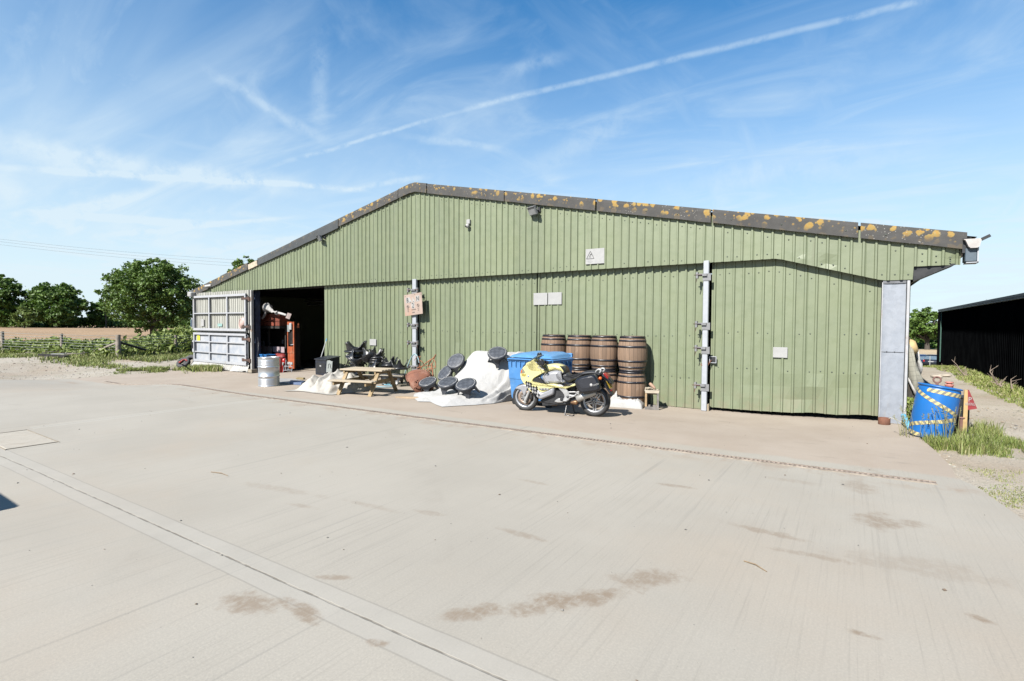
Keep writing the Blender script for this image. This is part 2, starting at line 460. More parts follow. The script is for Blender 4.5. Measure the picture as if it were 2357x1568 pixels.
def dirt_mat():
    b = NB('stony_dirt')
    big = b.noise(.35, 5, .65)
    c0 = b.mix(b.rng(big, .3, .7), (.35, .30, .235), (.45, .41, .345))
    c0 = b.mix(b.m('MULTIPLY', b.rng(b.noise(.15, 4, .6), .5, .7), .6), c0, (.34, .25, .165))
    st = b.voro(16, out=1)
    sx = b.n('ShaderNodeSeparateColor'); b.put(sx.inputs[0], st)
    stone = b.rng(b.voro(16), .32, .22)
    c0 = b.mix(b.m('MULTIPLY', stone, b.m('MULTIPLY', b.rng(sx.outputs[0], .5, 1), .7)), c0, (.42, .40, .36))
    c0 = b.mix(b.rng(b.noise(40, 4, .7), .35, .6, .35, 0), c0, (.12, .10, .075))
    gr = b.m('MULTIPLY', b.rng(b.noise(1.1, 6, .75), .54, .66), b.rng(b.noise(18, 4, .7), .40, .62))
    c0 = b.mix(b.m('MULTIPLY', gr, .8), c0, (.115, .150, .040))
    # far land beyond the yard turns to meadow
    x, y, z = b.xyz()
    far = b.m('MAXIMUM', b.rng(y, 34, 46), b.rng(x, -46, -60))
    mead = b.mix(b.rng(b.noise(.12, 4), .35, .65), (.085, .125, .030), (.16, .165, .055))
    c0 = b.mix(far, c0, mead)
    h = b.m('ADD', b.noise(25, 5, .7), b.m('MULTIPLY', stone, .6))
    return b.set(c0, .92, 0, b.bump(h, .7, .03))

def field_mat(name, a, c):
    b = NB(name)
    fur = b.noise(1.0, 4, .65, b.map((.5, 3.0, 1)))
    c0 = b.mix(b.rng(fur, .3, .7), a, c)
    c0 = b.mix(b.rng(b.noise(.05, 4), .35, .65, 0, .5), c0, sh(c, 1.15))
    return b.set(c0, .95, 0, b.bump(b.noise(3, 6, .75), .8, .15))

M_CONC = concrete_mat(); M_DIRT = dirt_mat()
M_FIELD = field_mat('ploughed_soil', (.23, .145, .072), (.33, .22, .125))
M_FIELD2 = field_mat('dry_stubble', (.33, .25, .15), (.42, .33, .21))

# ---------------------------------------------------------------- ground sheets
def axis(stops):
    out = []
    for (a, b_, n) in stops:
        out += [a + (b_ - a) * i / n for i in range(n)]
    out.append(stops[-1][1]); return out
def sheet(name, xs, ys, zf, m, keep=None):
    mb = MB(); nx = len(xs)
    vs = [(x, y, zf(x, y)) for y in ys for x in xs]; fs = []
    for j in range(len(ys) - 1):
        for i in range(nx - 1):
            if keep and not keep((xs[i] + xs[i + 1]) / 2, (ys[j] + ys[j + 1]) / 2): continue
            fs.append((j * nx + i, j * nx + i + 1, j * nx + nx + i + 1, j * nx + nx + i))
    mb.add(vs, fs, 0, True)
    return tag(mb.build(name, m), kind='structure')
gx = axis([(-1500, -200, 6), (-200, -60, 14), (-60, -36, 12), (-36, -12, 30), (-12, 4, 16), (4, 30, 13), (30, 120, 15), (120, 900, 5)])
gy = axis([(-300, -20, 6), (-20, 0, 8), (0, 14, 18), (14, 40, 14), (40, 180, 28), (180, 1500, 8)])
def ground_z(x, y):
    z = terr(x, y) - .045
    if x > 1.3 and y > -3:
        z += .03 * S((x - 1.6) / .8) + .05 * noise.noise((x * .5, y * .5, 3.0)) * S((x - 1.5) / 1.5)
    if x < -25: z += .05 * noise.noise((x * .3, y * .3, 1.0))
    return z
sheet('ground', gx, gy, ground_z, M_DIRT)

def slab_left(y): return -24.2 - .07 * (y - 5) * 2 if y > 4.0 else -24.1
def slab_right(y):
    pts = [(-16, 5.2), (0, 2.55), (6.785, 1.416), (7.414, 1.317), (7.9, 1.24), (8.05, 1.17), (8.2, 1.10), (8.819, 1.13), (9.922, 1.068), (11.8, .90), (12.5, .88), (40, .88)]
    for (a, xa), (b_, xb) in zip(pts, pts[1:]):
        if y <= b_: return xa + (xb - xa) * (y - a) / (b_ - a)
    return .88
def slab():
    ys = axis([(-16, 0, 8), (0, 6.5, 10), (6.5, 9.0, 16), (9.0, 16, 14), (16, 37.9, 6)])
    us = [i / 60 for i in range(61)]
    mb = MB(); n = len(us); vs = []
    for y in ys:
        l, r = slab_left(y) if y < 12.2 else -26.5, slab_right(y)
        for u in us: 
            x = l + (r - l) * u; vs.append((x, y, terr(x, y)))
    fs = [(j * n + i, j * n + i + 1, j * n + n + i + 1, j * n + n + i) for j in range(len(ys) - 1) for i in range(n - 1)]
    mb.add(vs, fs, 0, True)
    for j in range(len(ys) - 1):
        for i, sgn in ((0, 1), (n - 1, -1)):
            a, b_ = V(vs[j * n + i]), V(vs[(j + 1) * n + i])
            q = [a, b_, b_ - V((0, 0, .14)), a - V((0, 0, .14))]
            mb.add(q if sgn > 0 else q[::-1], [(0, 1, 2, 3)], 0)
    return tag(mb.build('concrete_yard', M_CONC), kind='structure')
slab()
sheet('field', axis([(-420, -150, 8), (-150, -47, 20)]), axis([(-120, 0, 10), (0, 90, 15), (90, 300, 6)]), lambda x, y: terr(x, y) + .02 + .06 * noise.noise((x * .2, y * .4, 0)), M_FIELD)
sheet('stubble_field', axis([(-10, 120, 16)]), axis([(108, 185, 16)]), lambda x, y: terr(x, y) + .03, M_FIELD2)

# square inspection slab let into the yard
mb = MB()
cz = .004
mb.box((-10.9, 2.36, cz - .02), (1.5, .56, .048), 0, None, .006)
M_COVER = mat('cover_concrete', (.362, .332, .282), .9, 0, .06, 5, .3, 80, (.28, .23, .18), .4)
mb2 = MB()
for a, c in (((-10.9, 2.06, 0), (1.62, .012, .009)), ((-10.9, 2.66, 0), (1.62, .010, .009)), ((-10.13, 2.36, 0), (.016, .6, .009)), ((-11.69, 2.36, 0), (.010, .6, .009))):
    mb2.box((a[0], a[1], .004), c)
root = thing('inspection_cover', 'square concrete inspection cover let into the yard by the left joint', 'drain cover', (-10.9, 2.36, 0))
wpart('cover_slab', mb, M_COVER, root); wpart('groove', mb2, mat('groove_dirt', (.235, .205, .165), .95), root)

# channel drain with slotted grating
def drain():
    def yd(x):
        pts = [(-22.5, 7.25), (-13, 7.12), (-7.24, 7.345), (-3.17, 7.54), (.9, 7.785)]
        for (a, ya), (b_, yb) in zip(pts, pts[1:]):
            if x <= b_: return ya + (yb - ya) * (x - a) / (b_ - a)
        return pts[-1][1]
    mf, mg = MB(), MB()
    w = .060
    x = -22.4
    while x < .86:
        step = 1.0 if x < -14 else .5
        x2 = min(x + step, .87)
        for s in (-1, 1):
            a = V((x, yd(x) + s * w, terr(x, yd(x)) + .004)); b_ = V((x2, yd(x2) + s * w, terr(x2, yd(x2)) + .004))
            mf.beam(a, b_, .022, .014)
        a = V((x, yd(x), terr(x, yd(x)) + .001)); b_ = V((x2, yd(x2), terr(x2, yd(x2)) + .001))
        mg.beam(a, b_, 2 * w, .006, 1)
        x = x2
    x = -22.4
    while x < .86:
        y = yd(x); p = .055 if x > -12 else .11
        mg.box((x, y, terr(x, y) + .0055), (p * .52, 2 * w - .02, .011), 0)
        x += p
    r = thing('channel_drain', 'long rusty slotted channel drain running across the concrete yard', 'drain', (-7, 7.36, 0))
    wpart('frame', mf, mat('drain_frame', (.31, .265, .22), .85, .2, .3, 9, .2), r)
    wpart('grating', mg, [mat('rusty_grating', (.30, .235, .19), .9, .0, .3, 12, .3), mat('drain_dark', (.17, .13, .105), .95)], r)
drain()
# ---------------------------------------------------------------- barn
def clad_mat(name, c, dirtc=(.10, .11, .06)):
    b = NB(name); x, y, z = b.xyz()
    sheet_id = b.m('FLOOR', x)
    wn = b.n('ShaderNodeTexWhiteNoise', noise_dimensions='1D'); b.put(wn.inputs['W'], sheet_id)
    k = b.rng(wn.outputs[0], 0, 1, .0, 1.0, False)
    c0 = b.mix(k, sh(c, .91), sh(c, 1.07))
    c0 = b.mix(b.rng(b.noise(1.0, 5, .65, b.map((6, 6, .35))), .35, .75, 0, .35), c0, sh(c, .80))
    c0 = b.mix(b.rng(b.noise(.7, 4, .6), .4, .75, 0, .30), c0, (c[0] * 1.18, c[1] * 1.12, c[2] * 1.0))
    scr = b.m('MULTIPLY', b.rng(b.noise(1.0, 4, .8, b.map((34, 34, 9))), .70, .76), b.rng(b.noise(.9, 2), .5, .62))
    c0 = b.mix(b.m('MULTIPLY', scr, .8), c0, (.5, .52, .46))
    run = b.m('MULTIPLY', b.rng(b.noise(1.0, 4, .6, b.map((11, 11, .22), (0, 0, 0), None, (3, 0, 0))), .58, .72), b.rng(b.noise(.5, 3, .6, b.map(loc=(5, 5, 0))), .45, .62))
    c0 = b.mix(b.m('MULTIPLY', run, .45), c0, (.115, .125, .075))
    low = b.m('MULTIPLY', b.rng(z, .8, -.2), b.rng(b.noise(3, 5, .7), .38, .65))
    c0 = b.mix(b.m('MULTIPLY', low, .7), c0, (.20, .18, .12))
    return b.set(c0, b.rng(b.noise(5, 3), .3, .7, .42, .60), 0, b.bump(b.noise(3.2, 2), .22, .02))
GREEN = (.168, .197, .120)
M_CLAD = clad_mat('green_profiled_sheet', GREEN)
M_SCREW = mat('screw_head', (.10, .12, .10), .5, .4)
M_INT = mat('dark_interior', (.016, .014, .012), .95, 0, .3, 2)  # near-black base colour put in to keep the shaded barn interior dark
def galv(name, c=(.46, .48, .52), r=.42, met=.35, spot=1.0):
    b = NB(name)
    sp = b.voro(14, out=1); s2 = b.n('ShaderNodeSeparateColor'); b.put(s2.inputs[0], sp)
    c0 = b.mix(b.rng(s2.outputs[0], 0, 1, 0, .35 * spot), c, sh(c, .72))
    c0 = b.mix(b.m('MULTIPLY', b.rng(b.noise(2.2, 6, .7), .46, .70), .45), c0, (c[0] * 1.15, c[1] * 1.12, c[2] * 1.08))
    c0 = b.mix(b.m('MULTIPLY', b.rng(b.noise(1.0, 5, .7, b.map((2.5, 2.5, .5))), .56, .72), .45), c0, (.30, .26, .21))
    return b.set(c0, b.rng(b.noise(8, 3), .3, .7, r - .08, r + .12), met, b.bump(b.noise(30, 3), .08, .01))
M_GALV = galv('galvanised_steel')
M_POST = galv('pale_galvanised_post', (.35, .37, .405), .5, .05, .6)
def rust(name, a=(.30, .115, .055), c=(.13, .05, .03), pale=(.36, .20, .13)):
    b = NB(name)
    c0 = b.mix(b.rng(b.noise(4, 6, .7), .32, .68), a, c)
    c0 = b.mix(b.m('MULTIPLY', b.rng(b.noise(2, 5, .7, b.map(loc=(3, 8, 1))), .48, .66), .7), c0, pale)
    return b.set(c0, .85, 0, b.bump(b.noise(45, 4, .7), .5, .008))
M_RUST = rust('rusty_iron')
def flash_mat(name, base, lich=1.0):
    b = NB(name)
    c0 = b.mix(b.rng(b.noise(3, 5, .7), .3, .7), base, sh(base, .72))
    x, y, z = b.xyz()
    p = b.map((1.3, 1.3, 1.3))
    # lichen: colonies with pale rims
    dist = b.noise(7, 3, .6)
    v = b.voro(5.2, vec=b.map(loc=(.3, 0, 0)))
    v = b.m('ADD', v, b.m('MULTIPLY', b.m('SUBTRACT', dist, .5), .75))
    area = b.rng(b.noise(1.1, 3, .6), .30, .42)
    blot = b.m('MULTIPLY', b.rng(v, .40, .30), area)
    v2 = b.m('ADD', b.voro(9, vec=b.map(loc=(1.3, 0, .4))), b.m('MULTIPLY', b.m('SUBTRACT', dist, .5), .4))
    blot2 = b.m('MULTIPLY', b.rng(v2, .27, .18), b.rng(b.noise(1.7, 3), .38, .52))
    rl = b.m('MINIMUM', b.m('ADD', b.m('MULTIPLY', x, .2022), 3.336 + 14.6 * .2022), b.m('SUBTRACT', 6.31 + .1 * .2118 * 1.0 - .0, b.m('MULTIPLY', x, .2118)))
    tt_ = b.m('DIVIDE', b.m('SUBTRACT', b.m('ADD', rl, .095), z), .3)
    edge_ = b.rng(b.m('ADD', tt_, b.m('MULTIPLY', b.m('SUBTRACT', b.noise(2.6, 3), .5), 1.3)), .78, .30)
    bl = b.m('MULTIPLY', b.m('MULTIPLY', b.m('MAXIMUM', blot, blot2), lich), b.m('ADD', b.m('MULTIPLY', edge_, .88), .12))
    lc = b.mix(b.rng(b.noise(22, 4, .7), .35, .65), (.32, .18, .036), (.27, .205, .07))
    c0 = b.mix(bl, c0, lc)
    pale = b.m('MULTIPLY', b.rng(b.voro(20, vec=b.map(loc=(5, 1, 0))), .20, .12), b.rng(b.noise(1.5, 4, .6, b.map(loc=(7, 0, 0))), .50, .60))
    c0 = b.mix(b.m('MULTIPLY', pale, .75), c0, (.34, .33, .30))
    return b.set(c0, .9, 0, b.bump(b.m('ADD', b.noise(50, 4, .7), b.m('MULTIPLY', bl, .6)), .5, .008))
M_FLASH = flash_mat('lichened_fibre_cement', (.066, .064, .062))
M_FLASH_NEW = flash_mat('newer_flashing', (.052, .059, .065), .12)
M_WHITE = mat('white_board', (.34, .34, .337), .5, 0, .05, 4)
M_WHITEPL = mat('white_plastic', (.34, .34, .335), .45, 0, .08, 5, 0, 1, (.2, .18, .15), .3)
M_BLACK = mat('black_steel', (.018, .019, .022), .5, .2, .3, 5)
M_DKBLUE = mat('dark_blue_paint', (.020, .035, .075), .55, 0, .4, 5)

YG, YL = 12.16, 12.325      # plane of the gable sheets and of the doors below
BARN = thing('barn', 'long low green corrugated barn with a grey lichen-spotted gable edge', 'barn', (-12, 12.3, 0))

def zroof(x): return 3.336 + (x + 26.6) * .2022 if x < -11.9 else 6.31 - (x + 11.9) * .2118
def zlip(x):
    if x < -1.35: return 3.245 + .03 * S((x + 26) / 12)
    if x < .45: return 3.275 - (x + 1.35) * .297
    if x < .93: return 2.735
    return 2.975

def clad(mb, x0, x1, Y, zb, zt, rows=8, pitch=.2, seed=0, dents=(), screws=(), thick=True, ph=0.0):
    xs = []
    k0 = math.floor((x0 - ph) / pitch) - 1
    prof = [(a * pitch / .2, h_) for a, h_ in ((0.0, 0.0), (.120, 0.0), (.1345, .030), (.1655, .030), (.180, 0.0))]
    k = k0
    while True:
        b0 = ph + k * pitch
        for j, (dx, h) in enumerate(prof):
            xx = b0 + dx
            if x0 < xx < x1:
                hh = h
                if k % 5 == 0 and j == 4: hh = .010
                xs.append((xx, hh))
        k += 1
        if b0 > x1: break
    xs = [(x0, 0.0)] + xs + [(x1, 0.0)]
    vs = []
    for r in range(rows + 1):
        t = r / rows
        for x, h in xs:
            z = zb(x) + (zt(x) - zb(x)) * t
            w = .007 * noise.noise((x * 1.3, z * .7, seed)) + .004 * noise.noise((x * 5, z * 2, seed + 9))
            for (dx, dz, rad, amp) in dents:
                d2 = ((x - dx) ** 2 + (z - dz) ** 2) / rad ** 2
                if d2 < 6: w += amp * math.exp(-d2)
            vs.append((x, Y - h + w, z))
    n = len(xs)
    fs = [(r * n + i, r * n + i + 1, r * n + n + i + 1, r * n + n + i) for r in range(rows) for i in range(n - 1)]
    mb.add(vs, fs, 0)
    # folded return edges so the sheet has thickness
    if thick:
        bot = vs[:n]; q = []
        for p in bot: q += [p, (p[0], p[1] + .012, p[2])]
        mb.add(q, [(2 * i, 2 * i + 1, 2 * i + 3, 2 * i + 2) for i in range(n - 1)], 0)
        for i in (0, n - 1):
            e = [vs[r * n + i] for r in range(rows + 1)]; q = []
            for p in e: q += [p, (p[0], p[1] + .05, p[2])]
            mb.add(q, [(2 * r, 2 * r + 1, 2 * r + 3, 2 * r + 2) for r in range(rows)], 0)
    for zf in screws:
        k = k0
        while ph + k * pitch < x1:
            x = ph + k * pitch + .05
            if x0 + .05 < x < x1 - .05 and RND.random() < .62:
                z = zf(x) + RND.uniform(-.02, .02)
                M = Matrix.Translation((x, Y - .002, z)) @ Matrix.Rotation(math.pi / 2, 4, 'X')
                mb.lathe([(.0135, 0), (.0135, .006), (.008, .012), (1e-4, .013)], 6, 1, M)
            k += 1

# upper gable cladding
mb = MB()
clad(mb, -26.6, .93, YG, zlip, lambda x: zroof(x) - .04, 8, seed=1, screws=(lambda x: zlip(x) + .10, lambda x: zroof(x) - .36),
     dents=[(-18.15, 3.45, .28, .05), (-18.6, 3.38, .12, -.03), (-17.9, 3.62, .10, .03), (-26, 3.3, .3, .02), (-.9, 3.2, .08, -.02), (-.45, 3.12, .12, .03), (-16.0, 3.32, .10, .02)])
clad(mb, .93, 1.60, YG, lambda x: 2.975, lambda x: zroof(x) - .04, 4, seed=2, screws=(lambda x: 3.06, lambda x: zroof(x) - .36), dents=[(1.6, 3.0, .2, .07), (1.6, 3.4, .1, .03)])
wpart('gable_cladding', mb, [M_CLAD, M_SCREW], BARN)

# doors and panels below
mb = MB(); clad(mb, -16.78, -12.0, YL, lambda x: terr(x, YL) + .01, lambda x: 3.33, 10, seed=3, ph=.05, screws=(lambda x: 1.55, lambda x: 3.0, lambda x: .35),
    dents=[(-16.3, 1.7, .1, .02), (-15.1, 1.25, .09, -.02), (-14.2, 1.2, .08, .02), (-13.2, 1.25, .1, .025), (-12.6, 1.2, .1, -.02), (-13.6, .5, .4, .02)])
wpart('sliding_door', mb, [M_CLAD, M_SCREW], BARN)
mb = MB(); clad(mb, -11.86, -7.35, YL, lambda x: terr(x, YL) + .01, lambda x: 3.33, 10, seed=4, ph=.11, screws=(lambda x: 1.62, lambda x: 3.0, lambda x: .4),
    dents=[(-10.2, 1.25, .1, .025), (-9.8, 1.22, .09, -.02), (-9.0, 1.2, .08, .02), (-11, .8, .4, .02)])
wpart('sliding_door', mb, [M_CLAD, M_SCREW], BARN)
mb = MB(); clad(mb, -7.33, -2.86, YL - .004, lambda x: terr(x, YL) + .01, lambda x: 3.33, 10, seed=5, ph=.17, screws=(lambda x: 1.60, lambda x: 3.02, lambda x: .62),
    dents=[(-3.3, .5, .15, .02), (-4, 1.2, .1, .015), (-6.7, 1.3, .1, .02)])
wpart('sliding_door', mb, [M_CLAD, M_SCREW], BARN)
mb = MB(); clad(mb, -2.70, .455, YL - .002, lambda x: terr(x, YL) + .075 + .03 * S((x + 2.7) / 3) + .012 * math.sin(x * 7) * S((x + 1.5)), lambda x: 3.33, 12, seed=6, ph=.02,
    screws=(lambda x: zlip(x) - .25, lambda x: 1.7, lambda x: .9),
    dents=[(-2.3, .38, .14, .03), (-2.0, .36, .10, -.02), (-1.2, .42, .2, .03), (-.6, .55, .16, -.025), (-.9, .3, .2, .03), (-.1, .5, .25, .03), (-1.75, .6, .12, .02), (.1, 1.1, .1, .02), (-.7, .15, .2, .03)])
hole = mb
door = wpart('side_door', hole, [M_CLAD, M_SCREW], BARN)
mb = MB(); p = Wp(1641.5, 828, 12.26)
mb.box((p.x, 12.255, p.z), (.125, .03, .125)); wpart('latch_hole', mb, M_BLACK, door)
mb = MB()
for dx, dz, w, h in ((0, .069, .15, .014), (0, -.069, .15, .014), (-.069, 0, .014, .124), (.069, 0, .014, .124)):
    mb.box((p.x + dx, 12.235, p.z + dz), (w, .02, h))
o = wpart('hole_frame', mb, M_POST, door)
# chain from the hole to the post
mb = MB()
a, c = V((p.x - .04, 12.21, p.z - .02)), V((-2.86, 12.10, p.z - .10))
for i in range(11):
    t = i / 10; q = a.lerp(c, t); q.z -= .09 * math.sin(math.pi * t)
    ax = (c - a).normalized(); u = V((0, 0, 1)) if i % 2 else V((0, 1, 0))
    ring = [q + ax * (.022 * math.cos(w)) + u * (.013 * math.sin(w)) for w in [2 * math.pi * j / 8 for j in range(8)]]
    mb.tube(ring, .005, 5, closed=True)
wpart('chain', mb, M_RUST, BARN)
mb = MB(); mb.box((-2.71, 12.2, .03 + terr(-2.71, 12.2)), (.05, .09, .26)); wpart('timber_stop', mb, mat('old_timber', (.28, .23, .16), .9, 0, .25, 9, .3), BARN)

# posts with latch brackets
M_DKRUST = rust('dark_rusty_hinge', (.085, .040, .027), (.03, .02, .018), (.15, .08, .055))
M_LATCH = galv('dull_latch_zinc', (.20, .205, .215), .6, .2)
def post(x, y, w, z0, z1, hz, kind):
    mb = MB(); mb.box((x, y, (z0 + z1) / 2), (w, .09, z1 - z0), 0, None, .012)
    po = wpart('door_post', mb, M_POST, BARN)
    for z in hz:
        m2 = MB()
        m2.box((x + .02, y - .052, z - .03), (w + .06, .012, .16))
        sides = (-1, 1) if kind == 2 else (-1,)
        for s in sides:
            cx = x + s * (w / 2 + .11)
            m2.box((cx - s * .10, y - .075, z + .02), (.20, .05, .055))
            m2.box((cx + s * .01, y - .085, z + .015), (.045, .07, .14))
            m2.tube([(cx - s * .10, y - .115, z + .02), (cx + s * .07, y - .115, z + .02)], .011, 6, 1)
            m2.beam((cx, y - .11, z - .03), (cx + s * .03, y - .12, z - .15), .014, .014, 1)
        wpart('latch', m2, [M_LATCH, M_DKRUST], po)
    return po
Z = lambda y, x=955, Y=12.15: Wp(x, y, Y).z
post(Wp(955, 720, 12.15).x, 12.15, .17, terr(-12, 12.1), 3.30, [Z(669), Z(749), Z(790), Z(845)], 2)
post(-2.785, 12.15, .12, terr(-2.8, 12.1), 3.32, [Z(636, 1612), Z(748, 1612), Z(803, 1612), Z(888, 1612)], 1)
# gate post at the open bay, with rusty hinge sockets
gp = Wp(579.5, 760, 12.08).x
mb = MB(); mb.box((gp + .02, 12.08, 1.47), (.105, .12, 3.56), 0, None, .012); mb.box((gp + .03, 12.08, -.20), (.30, .25, .14), 1)
gpost = wpart('gate_post', mb, [mat('dirty_white_post', (.36, .355, .34), .7, 0, .12, 5, .1, 40, (.30, .17, .10), .7), mat('post_footing', (.26, .23, .18), .95)], BARN)
for yy in (687, 752, 781, 829):
    z = Wp(580, yy, 12.05).z; m2 = MB()
    m2.box((gp - .02, 12.0, z - .03), (.10, .05, .16)); m2.tube([(gp - .11, 11.99, z - .07), (gp - .11, 11.99, z + .09)], .03, 8)
    m2.beam((gp - .1, 11.99, z), (gp, 12.0, z), .05, .04)
    wpart('hinge_socket', m2, M_DKRUST, gpost)
# dark blue steel jamb behind the gate post, and a spare strip of sheet between
mb = MB()
jx0, jx1 = Wp(585, 760, 12.5).x, Wp(594.5, 760, 12.5).x
mb.box(((jx0 + jx1) / 2, 12.5, 1.45), (jx1 - jx0, .02, 3.6)); mb.box((jx1, 12.48, 1.45), (.02, .22, 3.6)); mb.box((jx0, 12.5, 1.45), (.02, .2, 3.6))
wpart('jamb_column', mb, M_DKBLUE, BARN)
# corner: broad galvanised sheet, pale flange
mb = MB()
def cornerz(x, t): return terr(x, 12.2) + .005 + (2.70 - terr(x, 12.2)) * t
mb.grid(14, 22, lambda u, t: (.475 + .355 * u, 12.20 - .012 * math.exp(-((u) / .08) ** 2) - .01 * math.exp(-((1 - u) / .05) ** 2) + .004 * noise.noise((u * 3, t * 5, 1)), cornerz(.6, t)))
mb.box((.650, 12.185, 2.705), (.36, .016, .06), 1); mb.box((.650, 12.193, 1.365), (.36, .012, .008), 1)
for dx in (.56, .68): mb.lathe([(.012, 0), (.012, .006), (1e-4, .01)], 6, 1, Matrix.Translation((dx, 12.19, 1.37)) @ Matrix.Rotation(math.pi / 2, 4, 'X'))
wpart('corner_sheet', mb, [galv('bright_galvanised_sheet', (.27, .295, .34), .5, .15), mat('dull_zinc', (.14, .145, .16), .6, .4)], BARN)
mb = MB(); mb.box((.862, 12.17, 1.35), (.045, .06, 2.74), 0, None, .006); mb.box((.466, 12.185, 1.35), (.014, .04, 2.70))
wpart('corner_flange', mb, mat('white_flange', (.36, .365, .38), .6, 0, .08, 4, 0, 1, (.25, .17, .12), .5), BARN)

# shell: side walls, back wall, roof, all dark inside
M_ROOF = mat('fibre_cement_roof', (.17, .165, .155), .95, 0, .2, 2, .3, 20, (.25, .2, .08), .5)
mb = MB(); mb.box((.89, 25.2, 1.50), (.04, 25.6, 4.1)); wpart('side_wall', mb, M_CLAD, BARN)
mb = MB(); mb.box((-26.66, 25.2, 1.35), (.04, 25.6, 3.98)); wpart('side_wall', mb, M_CLAD, BARN)
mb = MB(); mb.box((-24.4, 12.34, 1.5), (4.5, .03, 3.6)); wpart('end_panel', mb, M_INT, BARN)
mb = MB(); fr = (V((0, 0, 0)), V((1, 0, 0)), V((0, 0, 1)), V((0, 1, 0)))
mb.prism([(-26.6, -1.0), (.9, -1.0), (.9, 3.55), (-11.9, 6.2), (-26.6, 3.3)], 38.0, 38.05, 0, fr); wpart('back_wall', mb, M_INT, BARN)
mb = MB(); mb.box((-13, 13.0, 3.36), (27.2, .12, .16)); wpart('door_rail', mb, M_BLACK, BARN)
for xa, xb in ((-27.0, -11.9), (-11.9, 1.80)):
    mb = MB()
    n = 60
    def rf(u, t, xa=xa, xb=xb):
        x = xa + (xb - xa) * u; return (x, 12.10 + 26 * t, zroof(x) + .035 + (.0))
    mb.grid(24, 2, rf)
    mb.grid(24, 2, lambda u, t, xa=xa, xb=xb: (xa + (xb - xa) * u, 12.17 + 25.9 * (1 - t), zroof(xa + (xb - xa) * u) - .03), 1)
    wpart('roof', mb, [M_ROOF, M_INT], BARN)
# eave soffit box at the right-hand overhang
mb = MB()
mb.prism([(.93, 2.70), (.93, 3.0), (1.55, 3.0)], 12.2, 12.9, 0, fr); wpart('eave_bracket', mb, M_BLACK, BARN)

# verge flashing, piece by piece
def flashing(x0, x1, h, m, out=.0, over=.02):
    mb = MB()
    nx = max(2, int((x1 - x0) / .25))
    def top(x): return zroof(x) + .075 + over
    def fn(u, t):
        x = x0 + (x1 - x0) * u
        e = .012 * noise.noise((x * 2.2, t * 3, 4))
        if t < .34: return (x, 12.085 - out + .32 * (1 - t / .33) if t < .33 else 12.085 - out, top(x) + (.012 if t < .1 else 0) + e * .3)
        return (x, 12.075 - out + .004 * math.sin(x * 9), top(x) - h * (t - .34) / .66 + (e if t > .9 else 0))
    mb.grid(nx + 1, 7, fn, 0, False)
    mb.grid(nx + 1, 2, lambda u, t: (x0 + (x1 - x0) * u, 12.075 - out + .018 * t, top(x0 + (x1 - x0) * u) - h + .012 * noise.noise(((x0 + (x1 - x0) * u) * 2.2, 3, 4)) * (1 - t)), 0, False)
    for x, s in ((x0, 1), (x1, -1)):
        q = [(x, 12.075 - out, top(x)), (x, 12.075 - out, top(x) - h), (x, 12.10, top(x) - h), (x, 12.10, top(x))]
        mb.add(q if s > 0 else q[::-1], [(0, 1, 2, 3)], 0)
    k = x0 + .4
    while k < x1 - .2:
        M = Matrix.Translation((k, 12.075 - out, top(k) - h * .62)) @ Matrix.Rotation(math.pi / 2, 4, 'X')
        mb.lathe([(.016, 0), (.014, .008), (1e-4, .012)], 6, 1, M); k += RND.uniform(.7, 1.3)
    wpart('verge_flashing', mb, [m, M_SCREW], BARN)
for x0, x1, o in ((-11.27, -8.33, 0), (-8.30, -5.51, .005), (-5.47, -2.70, 0), (-2.66, .05, .005), (.09, 1.66, 0)): flashing(x0, x1, .30, M_FLASH, o)
flashing(-12.55, -11.30, .30, M_FLASH, .01, .03)
flashing(-15.6, -12.58, .29, M_FLASH, 0)
flashing(-18.5, -15.62, .33, M_FLASH_NEW, .012, .01)
flashing(-20.9, -18.3, .30, M_FLASH_NEW, 0, .0)
flashing(-23.9, -21.65, .30, M_FLASH, .008)
flashing(-26.75, -23.92, .30, M_FLASH, 0, .0)
mb = MB(); mb.box((-21.3, 12.11, zroof(-21.3) - .10), (.7, .05, .22), 0, Matrix.Rotation(-.2, 3, 'Y')); wpart('patch_board', mb, mat('pale_board', (.40, .34, .26), .9, 0, .2, 8), BARN)
# gutter stub and its bracket on the right-hand eave
mb = MB()
prof = [(0, 0), (.03, -.02), (.07, -.13), (.10, -.16), (.19, -.16), (.22, -.13), (.245, 0)]
pts = [(1.60 + a, 3.40 + b_) for a, b_ in prof]
mb.prism(pts, 11.98, 12.02, 0, fr)
q = []
for (a, z) in pts: q += [(a, 12.0, z), (a, 14.5, z)]
mb.add(q, [(2 * i, 2 * i + 1, 2 * i + 3, 2 * i + 2) for i in range(len(pts) - 1)], 0)
g = wpart('gutter', mb, mat('pale_gutter', (.40, .375, .36), .7, 0, .15, 6, .1, 30, (.2, .1, .06), .6), BARN)
mb = MB(); mb.beam((1.84, 12.0, 3.38), (1.95, 12.0, 3.44), .06, .05); mb.box((1.66, 12.12, 3.30), (.12, .1, .26)); wpart('gutter_bracket', mb, M_BLACK, g)
mb = MB(); mb.box((1.72, 12.2, 3.13), (.16, .28, .24), 0, None, .01); mb.box((1.81, 12.2, 3.12), (.02, .3, .27), 1); mb.box((1.74, 12.2, 2.995), (.17, .3, .016), 1)
wpart('downpipe_hopper', mb, [mat('slate_blue_box', (.06, .085, .11), .5), M_POST], g)

